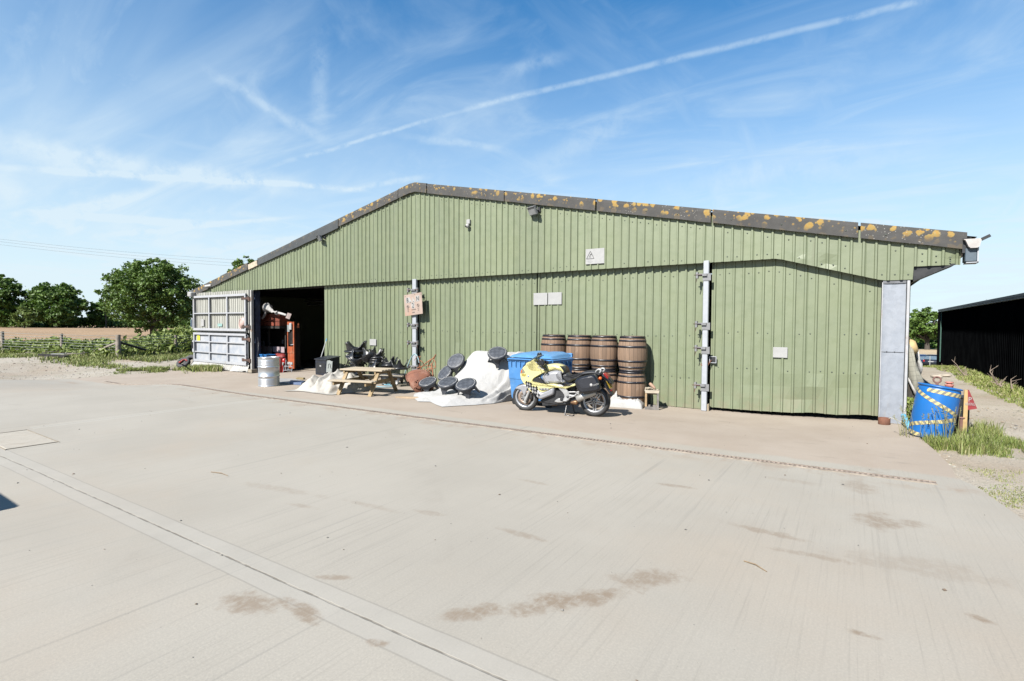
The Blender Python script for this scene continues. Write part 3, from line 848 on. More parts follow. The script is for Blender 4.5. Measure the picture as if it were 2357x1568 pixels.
# ---------------------------------------------------------------- the open gate leaf, folded flat against the wall
YGT = 12.0
gx0, gx1 = Wp(446, 760, YGT).x, Wp(567, 760, YGT).x
def gz(y, x): return Wp(x, y, YGT).z
gate = thing('gate_leaf', 'big silver steel framed gate leaf folded open beside the dark bay', 'gate', ((gx0 + gx1) / 2, YGT, -.28))
M_GF = galv('gate_frame_steel', (.37, .38, .405), .55, .05, .7)
zt, zm, zl, zb = gz(681, 510), gz(759, 510), gz(769.5, 510), gz(834, 510)
mb = MB()
xm = [Wp(402.8 + .15414 * c, 760, YGT).x for c in (515, 782)]
def fr_rect(z0, z1, hs):
    for z, h in [(z0, .11), (z1, .10)] + [(h, .05) for h in hs]: mb.box(((gx0 + gx1) / 2, YGT, z), (gx1 - gx0, .07, h), 0, None, .004)
    for x in (gx0 + .05, gx1 - .05): mb.box((x, YGT, (z0 + z1) / 2), (.10, .062, z1 - z0), 0, None, .004)
    for x in xm: mb.box((x, YGT + .004, (z0 + z1) / 2), (.085, .056, z1 - z0), 0, None, .004)
fr_rect(zm, zt, [gz(721, 510)])
fr_rect(zb, zl, [gz(788, 510), gz(813, 510)])
wpart('frame', mb, M_GF, gate)
mb = MB(); x0, x1 = gx0 + .0, gx1 + .05
clad(mb, x0, x1, YGT + .085, lambda x: zm - .12, lambda x: zt + .20 + .04 * noise.noise((x * 3, 0, 0)), 4, pitch=.155, seed=8)
def boards():
    b = NB('weathered_pale_sheet'); x, y, z = b.xyz()
    c0 = b.mix(b.rng(b.noise(1.0, 4, .6, b.map((7, 7, .5))), .35, .65), (.40, .40, .365), (.325, .325, .29))
    c0 = b.mix(b.m('MULTIPLY', b.rng(b.noise(1.0, 4, .7, b.map((14, 14, 1.2))), .56, .66), .6), c0, (.16, .15, .11))
    return b.set(c0, .8)
wpart('upper_panel', mb, boards(), gate)
mb = MB(); mb.grid(20, 10, lambda u, t: (gx0 + (gx1 + .03 - gx0) * u, YGT + .055 + .008 * noise.noise((u * 6, t * 3, 2)), zb + (zl - zb) * t))
b = NB('patchy_zinc_sheet'); c0 = b.mix(b.rng(b.noise(2.2, 5, .65), .36, .62), (.30, .33, .38), (.40, .41, .43)); M_ZINC = b.set(c0, .6, .1, b.bump(b.noise(3, 2), .2, .02))
wpart('lower_panel', mb, M_ZINC, gate)
mb = MB()
def skirt(x0, x1, s):
    def fn(u, t):
        x = x0 + (x1 - x0) * u
        z = (zb - .02) * (1 - t) + t * (terr(x, 11.9) + .03 + .05 * S((noise.noise((x * 4, s, 0)) + .2)))
        return (x, YGT + .03 - .22 * t * (.6 + .4 * math.sin(u * 3 + s)) - .018 * math.sin(x * 34) * 1 + .05 * t * noise.noise((x * 2, t * 2, s)), z)
    mb.grid(46, 7, fn)
skirt(gx0 - .02, gx0 + (gx1 - gx0) * .755, 1.0); skirt(gx0 + (gx1 - gx0) * .775, gx1 + .14, 2.4)
wpart('bent_skirt', mb, mat('white_bent_sheet', (.345, .34, .325), .6, 0, .08, 4, 0, 1, (.25, .22, .18), .5), gate)
for yy in (687, 752, 781, 829):
    z = gz(yy, 568); m2 = MB(); m2.beam((gx1 - .12, YGT - .045, z), (gp - .10, YGT - .02, z), .03, .085); m2.box((gx1 - .2, YGT - .045, z), (.16, .02, .14))
    wpart('hinge', m2, M_DKRUST, gate)
m2 = MB(); z = gz(797, 450); m2.box((gx0 + .05, YGT - .05, z), (.16, .03, .55)); m2.box((gx0 + .03, YGT - .08, z + .05), (.06, .05, .3), 1); wpart('latch', m2, [M_GF, M_BLACK], gate)
m2 = MB(); z = gz(744, 450); m2.box((gx0 - .02, YGT - .05, z), (.10, .03, .5)); m2.box((gx0 - .04, YGT - .08, z), (.05, .05, .34), 1); wpart('latch', m2, [M_GF, mat('blue_grey_latch', (.12, .18, .25), .5)], gate)

def plate(name, px0, py0, px1, py1, Y, m, label, cat, thick=.012, group=None):
    p, q = Wp(px0, py1, Y), Wp(px1, py0, Y)
    mb = MB(); mb.box(((p.x + q.x) / 2, Y, (p.z + q.z) / 2), (q.x - p.x, thick, q.z - p.z), 0, None, .003)
    return single(name, mb, m, label, cat, ((p.x + q.x) / 2, Y, (p.z + q.z) / 2), group), (p.x + q.x) / 2, (p.z + q.z) / 2
plate('paper_notice', 462.5, 734.5, 469, 751, 12.035, M_WHITE, 'narrow white paper notice on the upper half of the silver gate', 'notice', .006)
plate('small_sign', 501, 745, 511, 751.5, 12.035, mat('pale_teal', (.22, .36, .34), .6), 'small pale teal label on the upper panel of the silver gate', 'sign', .006)
o, cx_, cz_ = plate('warning_label', 453.5, 772, 459.8, 784, 12.03, mat('yellow_label', (.62, .60, .04), .6), 'bright yellow warning label on the lower half of the silver gate', 'sign', .006)
mb = MB(); p = Wp(554, 743.5, 11.93)
mb.ball((p.x, 12.02, p.z), (.20, .10, .25), 14, 0, Matrix.Rotation(.3, 3, 'Y')); mb.tube([(p.x + .20 * math.cos(a) * .95 - .03, 11.985, p.z + .27 * math.sin(a) * .9 - .04) for a in [2.2 + i * .25 for i in range(11)]], .03, 6, 0)
single('safety_helmet', mb, mat('faded_pink_plastic', (.42, .30, .27), .5, 0, .25, 5), 'faded pinkish white safety helmet hung on the silver gate', 'helmet', (p.x, 12.0, p.z))
# ---------------------------------------------------------------- signs, lamps and cameras on the barn
YS = YG - .034
M_SIGNW = mat('sign_white', (.325, .325, .322), .45, 0, .04, 4)
M_INK = mat('black_ink', (.02, .02, .022), .6)
M_FAINT = mat('faded_print', (.30, .30, .30), .6)
AX, UZ = V((1, 0, 0)), V((0, 0, 1))
def sign(name, x0, x1, z0, z1, Y, label, cat='sign', group=None, m=None, th=.014, skew=0.0):
    cx_, cz_ = (x0 + x1) / 2, (z0 + z1) / 2
    r = thing(name, label, cat, (cx_, Y, cz_), 0, group)
    mb = MB(); mb.box((cx_, Y, cz_), (x1 - x0, th, z1 - z0), 0, Matrix.Rotation(skew, 3, 'Y'), .004)
    wpart('panel', mb, m or M_SIGNW, r)
    return r, cx_, cz_
# danger sign: triangle with a struck figure, two faint lines of print
r, cx_, cz_ = sign('warning_sign', -5.785, -5.265, 3.41, 3.80, YS, 'white warning sign with a black triangle, high on the green gable')
mb = MB(); tx, tz = cx_ - .125, cz_ + .03; h = .115
tri = [(tx - .105, tz - .085), (tx + .105, tz - .085), (tx, tz + .105)]
for a, c in zip(tri, tri[1:] + tri[:1]): mb.beam((a[0], YS - .009, a[1]), (c[0], YS - .009, c[1]), .011, .004, 0, (0, 1, 0))
mb.beam((tx + .012, YS - .009, tz + .035), (tx - .012, YS - .009, tz - .01), .014, .004, 0, (0, 1, 0)); mb.beam((tx - .012, YS - .009, tz - .01), (tx - .035, YS - .009, tz - .06), .008, .004, 0, (0, 1, 0))
mb.beam((tx - .01, YS - .009, tz - .01), (tx + .012, YS - .009, tz - .06), .008, .004, 0, (0, 1, 0)); mb.beam((tx + .005, YS - .009, tz + .015), (tx + .04, YS - .009, tz + .03), .007, .004, 0, (0, 1, 0))
mb.beam((tx + .045, YS - .009, tz + .05), (tx + .02, YS - .009, tz + .005), .006, .004, 0, (0, 1, 0))
wpart('warning_triangle', mb, M_INK, r)
mb = MB()
for i, (w, zz) in enumerate(((.13, -.085), (.17, -.12), (.12, -.15))): mb.box((cx_ - .13, YS - .0085, cz_ + zz), (w, .002, .008))
wpart('print', mb, mat('very_faint_print', (.28, .28, .28), .6), r)
W3 = YL - .036
def wsign(px0, py0, px1, py1, label, group=None):
    p, q = Wp(px0, py1, W3), Wp(px1, py0, W3)
    mb = MB(); mb.box(((p.x + q.x) / 2, W3, (p.z + q.z) / 2), (q.x - p.x, .014, q.z - p.z), 0, None, .004)
    return single('blank_sign', mb, M_SIGNW, label, 'sign', ((p.x + q.x) / 2, W3, (p.z + q.z) / 2), group)
wsign(1228, 674, 1260, 702.5, 'blank white sign above the barrels, left one of the touching pair', 'blank white signs')
wsign(1261.5, 672.8, 1293, 701.5, 'blank white sign above the barrels, right one of the touching pair', 'blank white signs')
wsign(1779, 800, 1813, 823, 'blank white sign alone on the green side door right of the latch post', 'blank white signs')
wsign(851, 781, 866, 795, 'small square white sign above the heap of black stools', 'blank white signs')

# hand-made board tied to the first post
YB = 12.02
pc = [Wp(929.5, 680, YB), Wp(970.3, 672.7, YB), Wp(973, 722, YB), Wp(932.5, 728, YB)]
root = thing('barn_sign', 'pinkish wooden board lettered B, N and 2 tied to the first post', 'sign', tuple(sum((V(p) for p in pc), V()) / 4))
mb = MB(); q = [V(p) for p in pc]; q2 = [p + V((0, .018, 0)) for p in q]
mb.add(q + q2, [(3, 2, 1, 0), (4, 5, 6, 7), (0, 1, 5, 4), (1, 2, 6, 5), (2, 3, 7, 6), (3, 0, 4, 7)])
wpart('board', mb, mat('pink_washed_plywood', (.33, .255, .215), .8, 0, .10, 5, .1, 30, (.33, .17, .10), .6, 1.2), root)
ux = (q[1] - q[0]); uz = (q[0] - q[3])
def bp(a, b_, lift=.004): return q[3] + ux * a + uz * b_ + V((0, -lift, 0))
def bquad(mb, pts, lift, mi=0):
    mb.add([bp(a, b_, lift) for a, b_ in pts], [tuple(range(len(pts)))], mi)
mb = MB()
bquad(mb, [(.11, .60), (.44, .615), (.32, .86), (.11, .86)], .003); bquad(mb, [(.48, .60), (.62, .61), (.48, .86)], .003)
bquad(mb, [(.66, .60), (.86, .605), (.86, .88), (.66, .87)], .003); bquad(mb, [(.40, .31), (.57, .31), (.57, .585), (.40, .585)], .003)
wpart('paper', mb, mat('sign_paper', (.34, .335, .325), .8, 0, .06, 8), root)
mb = MB(); un, zn = ux.normalized(), uz.normalized()
for ch_, sz_, a_, b_, k_ in (('B', .21, .20, .725, .8), ('.', .25, .345, .72, 1), ('.', .2, .53, .70, 1), ('N', .21, .765, .73, .75), ('2', .23, .485, .445, .75)):
    mb = MB(); text_mesh(mb, ch_, sz_, bp(a_, b_), un, zn, 0, .007, k_); wpart('letter', mb, M_INK, root)
M_FADE = mat('faded_marks', (.17, .14, .13), .8)
for a in (.20, .77):
    mb = MB()
    ring = [bp(a + .06 * math.cos(t), .42 + .07 * math.sin(t), .006) for t in [2 * math.pi * i / 18 for i in range(18)]]
    mb.tube(ring, .007, 4, closed=True); mb.tube([bp(a, .45, .006), bp(a, .35, .006)], .008, 4); mb.tube([bp(a - .03, .42, .006), bp(a, .46, .006), bp(a + .03, .42, .006)], .006, 4)
    for k, w in enumerate((.05, .02, .04)): mb.tube([bp(a - w, .29 - .05 * k, .006), bp(a + w, .29 - .05 * k, .006)], .006, 4)
    wpart('faded_stamp', mb, M_FADE, root)
mb = MB()
for k in range(5): mb.tube([bp(.40 + .05 * k, .24, .006), bp(.42 + .05 * k, .28, .006), bp(.44 + .05 * k, .235, .006)], .006, 4)
wpart('faded_scrawl', mb, M_FADE, root); mb = MB()
for k in range(3): mb.tube([bp(.42 + .05 * k, .10, .006), bp(.44 + .05 * k, .15, .006), bp(.45 + .05 * k, .10, .006)], .006, 4)
wpart('faded_scrawl', mb, M_FADE, root)
for a, b_ in ((.07, .93), (.93, .93), (.62, .95)):
    mb = MB(); mb.ball(bp(a, b_, .003), .012, 6); wpart('nail', mb, M_SCREW, root)

# floodlights
def floodlight(px, py, s, label, yaw=.35, pitch=.5):
    p = Wp(px, py, YG - .20)
    r = thing('floodlight', label, 'floodlight', tuple(p), group='floodlights under the gable edge')
    R_ = Matrix.Rotation(-yaw, 3, 'Z') @ Matrix.Rotation(pitch, 3, 'X')
    mb = MB(); mb.box(p, (.30 * s, .07, .22 * s), 0, R_, .012); mb.box(p + R_ @ V((0, .055, .01)), (.22 * s, .07, .15 * s), 0, R_, .02); mb.box(p + R_ @ V((0, -.0, .118 * s)), (.30 * s, .12, .012), 0, R_)
    h_ = wpart('housing', mb, mat('grey_lamp_body', (.20, .205, .21), .5, .3), r)
    mb = MB(); mb.box(p + R_ @ V((0, -.038, 0)), (.26 * s, .006, .175 * s), 0, R_)
    wpart('glass', mb, mat('lamp_glass', (.24, .25, .255), .12, .0), h_)
    mb = MB(); mb.beam((p.x + .10 * s, p.y + .04, p.z), (p.x + .10 * s, YG - .02, p.z + .05), .03, .02); mb.box((p.x + .10 * s, YG - .035, p.z + .06), (.09, .03, .12)); mb.tube([(p.x + .02, YG - .04, p.z + .12), (p.x, YG - .045, p.z + .35)], .009, 5)
    wpart('bracket', mb, M_BLACK, r)
floodlight(1226, 486, 1.0, 'grey rectangular floodlight under the gable edge right of the ridge')
floodlight(735, 549, 1.0, 'grey rectangular floodlight at the sloping left edge of the gable', .45, .55)
p = Wp(441, 678, 11.95)
r = thing('wall_lamp', 'white boxy lamp sticking out from the low left end of the barn', 'lamp', tuple(p))
mb = MB(); mb.box(p, (.34, .25, .24), 0, Matrix.Rotation(.12, 3, 'Y'), .03); wpart('housing', mb, mat('white_lamp_body', (.33, .33, .32), .5), r)
mb = MB(); mb.beam(p + V((.1, .05, 0)), p + V((.3, .2, -.02)), .05, .05); wpart('bracket', mb, M_BLACK, r)
p = Wp(1077.5, 516, YG - .06)
r = thing('security_camera', 'small white dome security camera high in the middle of the gable', 'camera', tuple(p), group='security cameras on the gable')
mb = MB(); mb.box(p + V((0, .02, .07)), (.13, .07, .14), 0, None, .012); wpart('junction_box', mb, M_WHITEPL, r)
mb = MB(); mb.ball(p + V((0, -.03, -.06)), .065, 12, 0); d = wpart('dome', mb, M_WHITEPL, r)
mb = MB(); mb.ball(p + V((-.015, -.085, -.075)), .03, 8, 0); wpart('lens', mb, M_BLACK, d)
p = Wp(481, 659, YG - .10)
r = thing('security_camera', 'small white bullet camera at the far left tip of the gable', 'camera', tuple(p), group='security cameras on the gable')
mb = MB(); mb.tube([p + V((-.12, -.10, -.02)), p + V((.12, .05, .03))], .07, 10); b_ = wpart('camera_body', mb, M_WHITEPL, r)
mb = MB(); mb.tube([p + V((-.128, -.105, -.02)), p + V((-.118, -.099, -.02))], .05, 10); wpart('lens', mb, M_BLACK, b_)
mb = MB(); mb.box(p + V((.17, .06, .01)), (.10, .1, .14), 0, None, .01); wpart('bracket', mb, M_BLACK, r)
# ---------------------------------------------------------------- goods standing in front of the barn
def c1(x, y): return (575.4 + .1709 * x, 719.3 + .1709 * y)
def c2(x, y): return (920.7 + .12845 * x, 748.1 + .12845 * y)
def c3(x, y): return (1150.9 + .15869 * x, 748.1 + .15869 * y)
def c4(x, y): return (1168.1 + .10986 * x, 805.6 + .10986 * y)
def c5(x, y): return (402.8 + .15414 * x, 633 + .15414 * y)
def c6(x, y): return (1956.5 + .18347 * x, 748.1 + .18347 * y)
def ct(x, y): return (759.6 + .07324 * x, 828.6 + .07324 * y)
def cx7(x, y): return (.2018 * x, 575.4 + .2018 * y)
def fbm(x, y, s=0.0, o=4):
    a, f, t = 1.0, 1.0, 0.0
    for _ in range(o): t += a * noise.noise((x * f, y * f, s)); a *= .5; f *= 2.1
    return t

# oak casks, two high
def stave_mat(name='weathered_oak_staves', base=(.240, .158, .104)):
    b = NB(name); x, y, z = b.xyz()
    ang = b.m('DIVIDE', b.m('ARCTAN2', y, x), 2 * math.pi / 22)
    wn = b.n('ShaderNodeTexWhiteNoise', noise_dimensions='1D'); b.put(wn.inputs['W'], b.m('FLOOR', ang))
    oi = b.n('ShaderNodeObjectInfo').outputs['Random']
    c0 = b.mix(wn.outputs[0], sh(base, .76), sh(base, 1.22)); c0 = b.mix(oi, c0, b.mix(1.0, c0, (.80, .74, .70), 'MULTIPLY'))
    grain = b.noise(1.0, 5, .7, b.map((30, 30, 2.2)))
    c0 = b.mix(b.rng(grain, .35, .7, 0, .55), c0, sh(base, .5))
    pale = b.m('MULTIPLY', b.rng(b.noise(1.0, 5, .75, b.map((9, 9, 3))), .56, .70), .55)
    c0 = b.mix(pale, c0, (.30, .235, .18))
    fr_ = b.m('ABSOLUTE', b.m('SUBTRACT', b.m('FRACT', ang), .5))
    gap = b.rng(fr_, .455, .492)
    c0 = b.mix(b.m('MULTIPLY', gap, .85), c0, (.03, .018, .012))
    return b.set(c0, .8, 0, b.bump(b.m('ADD', b.m('MULTIPLY', grain, .4), b.m('MULTIPLY', gap, -1.2)), .5, .006))
def hoop_mat():
    b = NB('black_hoop_flaking')
    fl = b.m('MULTIPLY', b.rng(b.noise(34, 4, .75), .62, .67), b.rng(b.noise(5, 3), .42, .62))
    c0 = b.mix(fl, (.016, .016, .022), (.38, .36, .34))
    return b.set(c0, b.rng(b.noise(9, 3), .3, .7, .32, .5), .15, None)
M_STAVE, M_HOOP = stave_mat(), hoop_mat()
BH = .842
def brad(z):
    t = 2 * z / BH - 1; return .352 - .062 * t * t
def make_barrel(loc, rz, label, group):
    r = thing('oak_barrel', label, 'barrel', loc, rz, group)
    mb = MB(); n = 14
    prof = [(brad(0) - .03, .03), (brad(0) - .022, 0)] + [(brad(BH * i / n), BH * i / n) for i in range(n + 1)] + [(brad(BH) - .022, BH), (brad(BH) - .028, BH - .035), (1e-4, BH - .035)]
    mb.lathe(prof, 44, 0); mb.lathe([(1e-4, .03), (brad(0) - .03, .03)], 44, 0)
    mb.build('body', M_STAVE, r)
    for z0, z1 in ((.0, .046), (.086, .126), (.224, .272), (.570, .618), (.716, .756), (.796, .845)):
        mb = MB(); e = .006
        mb.lathe([(brad(z0) - .004, z0), (brad(z0) + e, z0), (brad(z1) + e, z1), (brad(z1) - .004, z1)], 44, 0, cap=False)
        mb.build('hoop', M_HOOP, r)
    return r
YB_ = 11.88
bx = [Wp(c3(787, 95)[0], 765, YB_).x, Wp(c3(1150, 95)[0], 765, YB_).x, Wp(c3(1523, 105)[0], 765, YB_).x, Wp(c3(1919, 105)[0], 765, YB_).x]
names = ['first stack counted from the blue wheelie bin', 'second stack counted from the blue wheelie bin', 'third stack, second from the small crate', 'end stack next to the small wooden crate']
b0 = None
for i, x in enumerate(bx):
    y = YB_ + (0, .01, -.02, .0)[i]; zg = terr(x, y)
    for lv in (0, 1):
        lab = ('upper' if lv else 'lower') + ' oak barrel of the ' + names[i]
        if b0 is None: o = b0 = make_barrel((0, 0, 0), 0, lab, 'oak barrels stacked two high')
        else: o = copy_tree(b0); o['label'] = lab
        o.location = (x + (.015 * (i % 2) - .005) * lv, y, zg + lv * BH); o.rotation_euler = (0, 0, i * 1.3 + lv * 2.1)

# blue wheeled bin
def bin_():
    FRp = V((-5.56, 10.02, 0)); a = math.radians(-.4)
    W_, D_ = 1.24, 1.02
    ux = V((math.cos(a), math.sin(a), 0)); uy = V((-math.sin(a), math.cos(a), 0))
    cen = FRp - ux * W_ / 2 + uy * D_ / 2; cen.z = terr(cen.x, cen.y)
    r = thing('wheeled_bin', 'large blue plastic wheelie bin behind the motorcycle', 'bin', tuple(cen), a)
    mblue = mat('blue_bin_plastic', (.055, .185, .42), .45, 0, .10, 4, .05, 30, (.16, .28, .42), .35)
    mb = MB(); H = 1.12
    def ring(z, k): return [(-W_ / 2 * k, -D_ / 2 * k, z), (W_ / 2 * k, -D_ / 2 * k, z), (W_ / 2 * k, D_ / 2 * k, z), (-W_ / 2 * k, D_ / 2 * k, z)]
    lv = [(.16, .84), (.20, .86), (.62, .915), (.63, .935), (H - .09, .965)]
    vs = []; 
    for z, k in lv: vs += ring(z, k)
    fs = [(3, 2, 1, 0)] + [(4 * i + j, 4 * i + (j + 1) % 4, 4 * i + 4 + (j + 1) % 4, 4 * i + 4 + j) for i in range(len(lv) - 1) for j in range(4)]
    mb.add(vs, fs)
    for k in range(9):
        x = -W_ / 2 + .12 + k * (W_ - .24) / 8; mb.box((x, -D_ / 2 * .985, H - .13), (.018, .04, .13))
    for k in range(5):
        y = -D_ / 2 + .14 + k * (D_ - .28) / 4; mb.box((W_ / 2 * .985, y, H - .13), (.04, .018, .13))
    mb.build('body', mblue, r)
    mb = MB(); mb.box((0, 0, H - .045), (W_, D_, .09), 0, None, .02); mb.box((0, -D_ / 2 - .02, H - .02), (W_ * .96, .05, .03), 0, None, .01); mb.build('rim', mblue, r)
    mb = MB()
    def lid(u, t):
        x = (u - .5) * (W_ - .04); y = (t - .5) * (D_ - .02)
        e = min(1, min(u, 1 - u) / .07) ; f = min(1, min(t * 1.0, 1 - t) / .06)
        z = H + .012 + .045 * S(e) * S(f) + .06 * S(e) * math.sin(math.pi * min(1, t * .62 + .05))
        rib = S((u - .18) / .10) * (1 - S((u - .44) / .08)) + S((u - .56) / .10) * (1 - S((u - .82) / .10))
        z += .032 * rib * S(t / .2) * S((1 - t) / .12)
        return (x, y, z)
    mb.grid(50, 22, lid); mb.box((W_ / 2 - .16, D_ / 2 - .06, H + .09), (.30, .035, .05), 0, None, .01); mb.box((W_ / 2 - .30, D_ / 2 - .04, H + .06), (.04, .06, .08)); mb.box((W_ / 2 - .03, D_ / 2 - .04, H + .06), (.04, .06, .08))
    mb.build('lid', mat('blue_bin_lid', (.085, .235, .46), .42, 0, .08, 4), r)
    for sx in (-1, 1):
        for sy in (-1, 1):
            mb = MB(); M = Matrix.Translation((sx * W_ * .36, sy * D_ * .36 - .025, .09)) @ Matrix.Rotation(math.pi / 2, 4, 'X')
            mb.lathe([(.09, -.025), (.09, .025)], 16, 0, M); mb.box((sx * W_ * .36, sy * D_ * .36, .15), (.08, .08, .05)); mb.build('wheel', M_BLACK, r)
    mb = MB(); mb.box((W_ / 2 - .04, -D_ / 2 - .03, H - .17), (.10, .03, .09)); mb.tube([(W_ / 2 - .09, -D_ / 2 - .05, H - .15), (W_ / 2 - .09, -D_ / 2 - .05, H - .22), (W_ / 2 + .01, -D_ / 2 - .05, H - .22), (W_ / 2 + .01, -D_ / 2 - .05, H - .15)], .012, 6); mb.build('latch', M_BLACK, r)
bin_()

# rattan-look stools with studded rims
def weave_mat():
    b = NB('grey_woven_seat')
    mp = b.map((1, 1, 1), (0, 0, .785))
    x, y, z = b.xyz(mp)
    ck = b.n('ShaderNodeTexChecker'); b.put(ck.inputs['Vector'], b.map((1, 1, 0), (0, 0, .785))); ck.inputs['Scale'].default_value = 13
    f1 = b.m('ABSOLUTE', b.m('SUBTRACT', b.m('FRACT', b.m('MULTIPLY', x, 13)), .5)); f2 = b.m('ABSOLUTE', b.m('SUBTRACT', b.m('FRACT', b.m('MULTIPLY', y, 13)), .5))
    c0 = b.mix(ck.outputs[1], (.036, .041, .053), (.056, .063, .078))
    c0 = b.mix(b.rng(b.m('MAXIMUM', f1, f2), .42, .49, 0, .8), c0, (.022, .025, .03))
    c0 = b.mix(b.rng(b.noise(9, 4, .6), .4, .7, 0, .35), c0, (.12, .13, .15))
    return b.set(c0, .55, 0, b.bump(b.m('ADD', b.m('MULTIPLY', ck.outputs[1], .5), b.m('MULTIPLY', b.m('MAXIMUM', f1, f2), -.6)), .5, .006))
M_WEAVE = weave_mat()
M_STOOL = mat('grey_moulded_plastic', (.038, .042, .052), .42, 0, .18, 7, .05, 40)
M_STOOLB = mat('black_moulded_plastic', (.014, .015, .018), .36, 0, .3, 7, .05, 40, (.05, .05, .055), .4)
M_STUD = mat('silver_studs', (.55, .54, .52), .35, .3)
def make_stool(label, group, dark=False):
    mp = M_STOOLB if dark else M_STOOL
    r = thing('stool', label, 'stool', (0, 0, 0), 0, group)
    mb = MB()
    mb.lathe([(.185, .225), (.222, .228), (.236, .245), (.234, .268), (.218, .282), (.205, .279)], 40, 0, cap=False)
    mb.lathe([(.206, .279), (.15, .287), (.08, .291), (1e-4, .292)], 40, 1, cap=False); mb.lathe([(1e-4, .226), (.185, .225)], 24, 0, cap=False)
    for k in range(40):
        a = 2 * math.pi * k / 40
        mb.ball((.203 * math.cos(a), .203 * math.sin(a), .281), (.0085, .0085, .007), 6, 2)
    mb.build('seat', [mp, M_WEAVE, M_STUD], r)
    mb = MB(); N = 64; rows = 7
    vs = []
    for ins in (0, 1):
        for j in range(rows):
            for i in range(N):
                a = 2 * math.pi * i / N
                ph = (a / (math.pi / 2)) % 1.0; d = abs(ph - .5) / .5       # 0 at the middle of an arch, 1 at a leg
                zb = 0.0 if d > .82 else .172 * math.sqrt(max(0, 1 - (d / .82) ** 2))
                t = j / (rows - 1); z = .226 + (zb - .226) * t
                rr = .186 + .068 * ((.226 - z) / .226) ** 1.8 - ins * .024
                vs.append((rr * math.cos(a), rr * math.sin(a), z))
    fs = []; B = rows * N
    for j in range(rows - 1):
        for i in range(N):
            i2 = (i + 1) % N
            fs.append((j * N + i, (j + 1) * N + i, (j + 1) * N + i2, j * N + i2)); fs.append((B + j * N + i, B + j * N + i2, B + (j + 1) * N + i2, B + (j + 1) * N + i))
    e = (rows - 1) * N
    for i in range(N):
        i2 = (i + 1) % N; fs.append((e + i, B + e + i, B + e + i2, e + i2))
    mb.add(vs, fs, 0, True)
    for k in range(4):
        a = k * math.pi / 2; mb.ball((.254 * math.cos(a), .254 * math.sin(a), .02), .007, 5, 1)
    mb.build('leg_ring', [mp, M_STUD], r)
    return r
def orient(o, loc, up, spin=0.0, k=1.0):
    q = V((0, 0, 1)).rotation_difference(V(up).normalized()) @ Quaternion((0, 0, 1), spin)
    o.rotation_mode = 'QUATERNION'; o.rotation_quaternion = q; o.location = loc; o.scale = (k, k, k)

# the heap under the white dust sheet: an armchair-like shape
HEM = [(-9.75, 9.95), (-9.2, 9.35), (-8.55, 8.85), (-8.30, 9.0), (-7.85, 8.72), (-7.55, 8.58), (-7.17, 9.30), (-7.03, 9.84), (-7.06, 10.5)]
def hem(u):
    t = u * (len(HEM) - 1); i = min(int(t), len(HEM) - 2); f = t - i
    return (HEM[i][0] + (HEM[i + 1][0] - HEM[i][0]) * f, HEM[i][1] + (HEM[i + 1][1] - HEM[i][1]) * f)
def drape(u, t):
    hx, hy = hem(u)
    bx_ = -9.75 + 2.62 * u; by = 11.85
    x = hx + (bx_ - hx) * t; y = hy + (by - hy) * t
    prof = ((0, .012), (.05, .05), (.12, .12), (.22, .17), (.34, .22), (.48, .40), (.60, .72), (.70, 1.02), (.80, 1.18), (.90, 1.19), (.96, .95), (1, .3))
    h = 0
    for (a, ha), (b_, hb) in zip(prof, prof[1:]):
        if t <= b_: f = (t - a) / (b_ - a); h = ha + (hb - ha) * (f * f * (3 - 2 * f) * .5 + f * .5); break
    L = S(u / .38) if t > .2 else S(u / .25)
    L = .16 + .84 * L if t > .3 else .25 + .75 * L
    Rr = S((1 - u) / .05)
    h = .012 + (h - .012) * L * (.04 + .96 * Rr)
    crease = .020 * fbm(x * 3.2, y * 3.2, 2.0) * (1 if t > .03 else .3) + .03 * S((u - .62) / .2) * noise.noise((x * 9 + y * 2, y * 1.2, 7)) * (1 - S((t - .75) / .2))
    ruck = .05 * max(0, noise.noise((x * 4.2 - y * 2.2, y * 3.2 + x, 5))) * (1 - S((t - .22) / .2))
    pleat = .05 * S((u - .70) / .2) * (1 - S((t - .80) / .12)) * S(t / .1) * math.sin((u - t * .18) * 62 + 2 * noise.noise((x * 2, y * 2, 3)))
    sag = .06 * S((t - .35) / .2) * (1 - S((t - .8) / .1)) * noise.noise((x * 1.8, y * 1.1, 21)) 
    crease += pleat * Rr + sag
    return (x, y, terr(x, y) + max(.006, h + crease * min(1, h * 8) + ruck * min(1, t * 12)))
mb = MB(); mb.grid(150, 90, drape)
b = NB('white_dust_sheet'); x, y, z = b.xyz()
c0 = b.mix(b.rng(b.noise(3, 5, .7), .45, .75, 0, .5), (.395, .392, .385), (.34, .325, .30))
M_SHEET = b.set(c0, .9, 0, b.bump(b.m('ADD', b.noise(5, 6, .6, None, .8), b.m('MULTIPLY', b.noise(1.0, 5, .6, b.map((9, 9, 2.5)), 1.2), .8)), .42, .03))
M_SHEET.node_tree.nodes['Principled BSDF'].inputs['Sheen Weight'].default_value = .1
single('dust_sheet', mb, M_SHEET, 'white dust sheet thrown over a bulky armchair shape against the green wall', 'sheet', (-8.5, 10.2, 0))
def on_sheet(px, py):
    "where the line of sight meets the sheet"
    best = None
    for i in range(60):
        for j in range(40):
            p = drape(i / 59, j / 39); d = V(p) - CAM
            zz = d.dot(FW); q = (CX + F * d.dot(RT) / zz, CY - F * d.dot(UP) / zz)
            e = (q[0] - px) ** 2 + (q[1] - py) ** 2
            if best is None or e < best[0] - .01: best = (e, V(p))
    return best[1]
st = make_stool('', 'studded grey stools set out on the dust sheet')
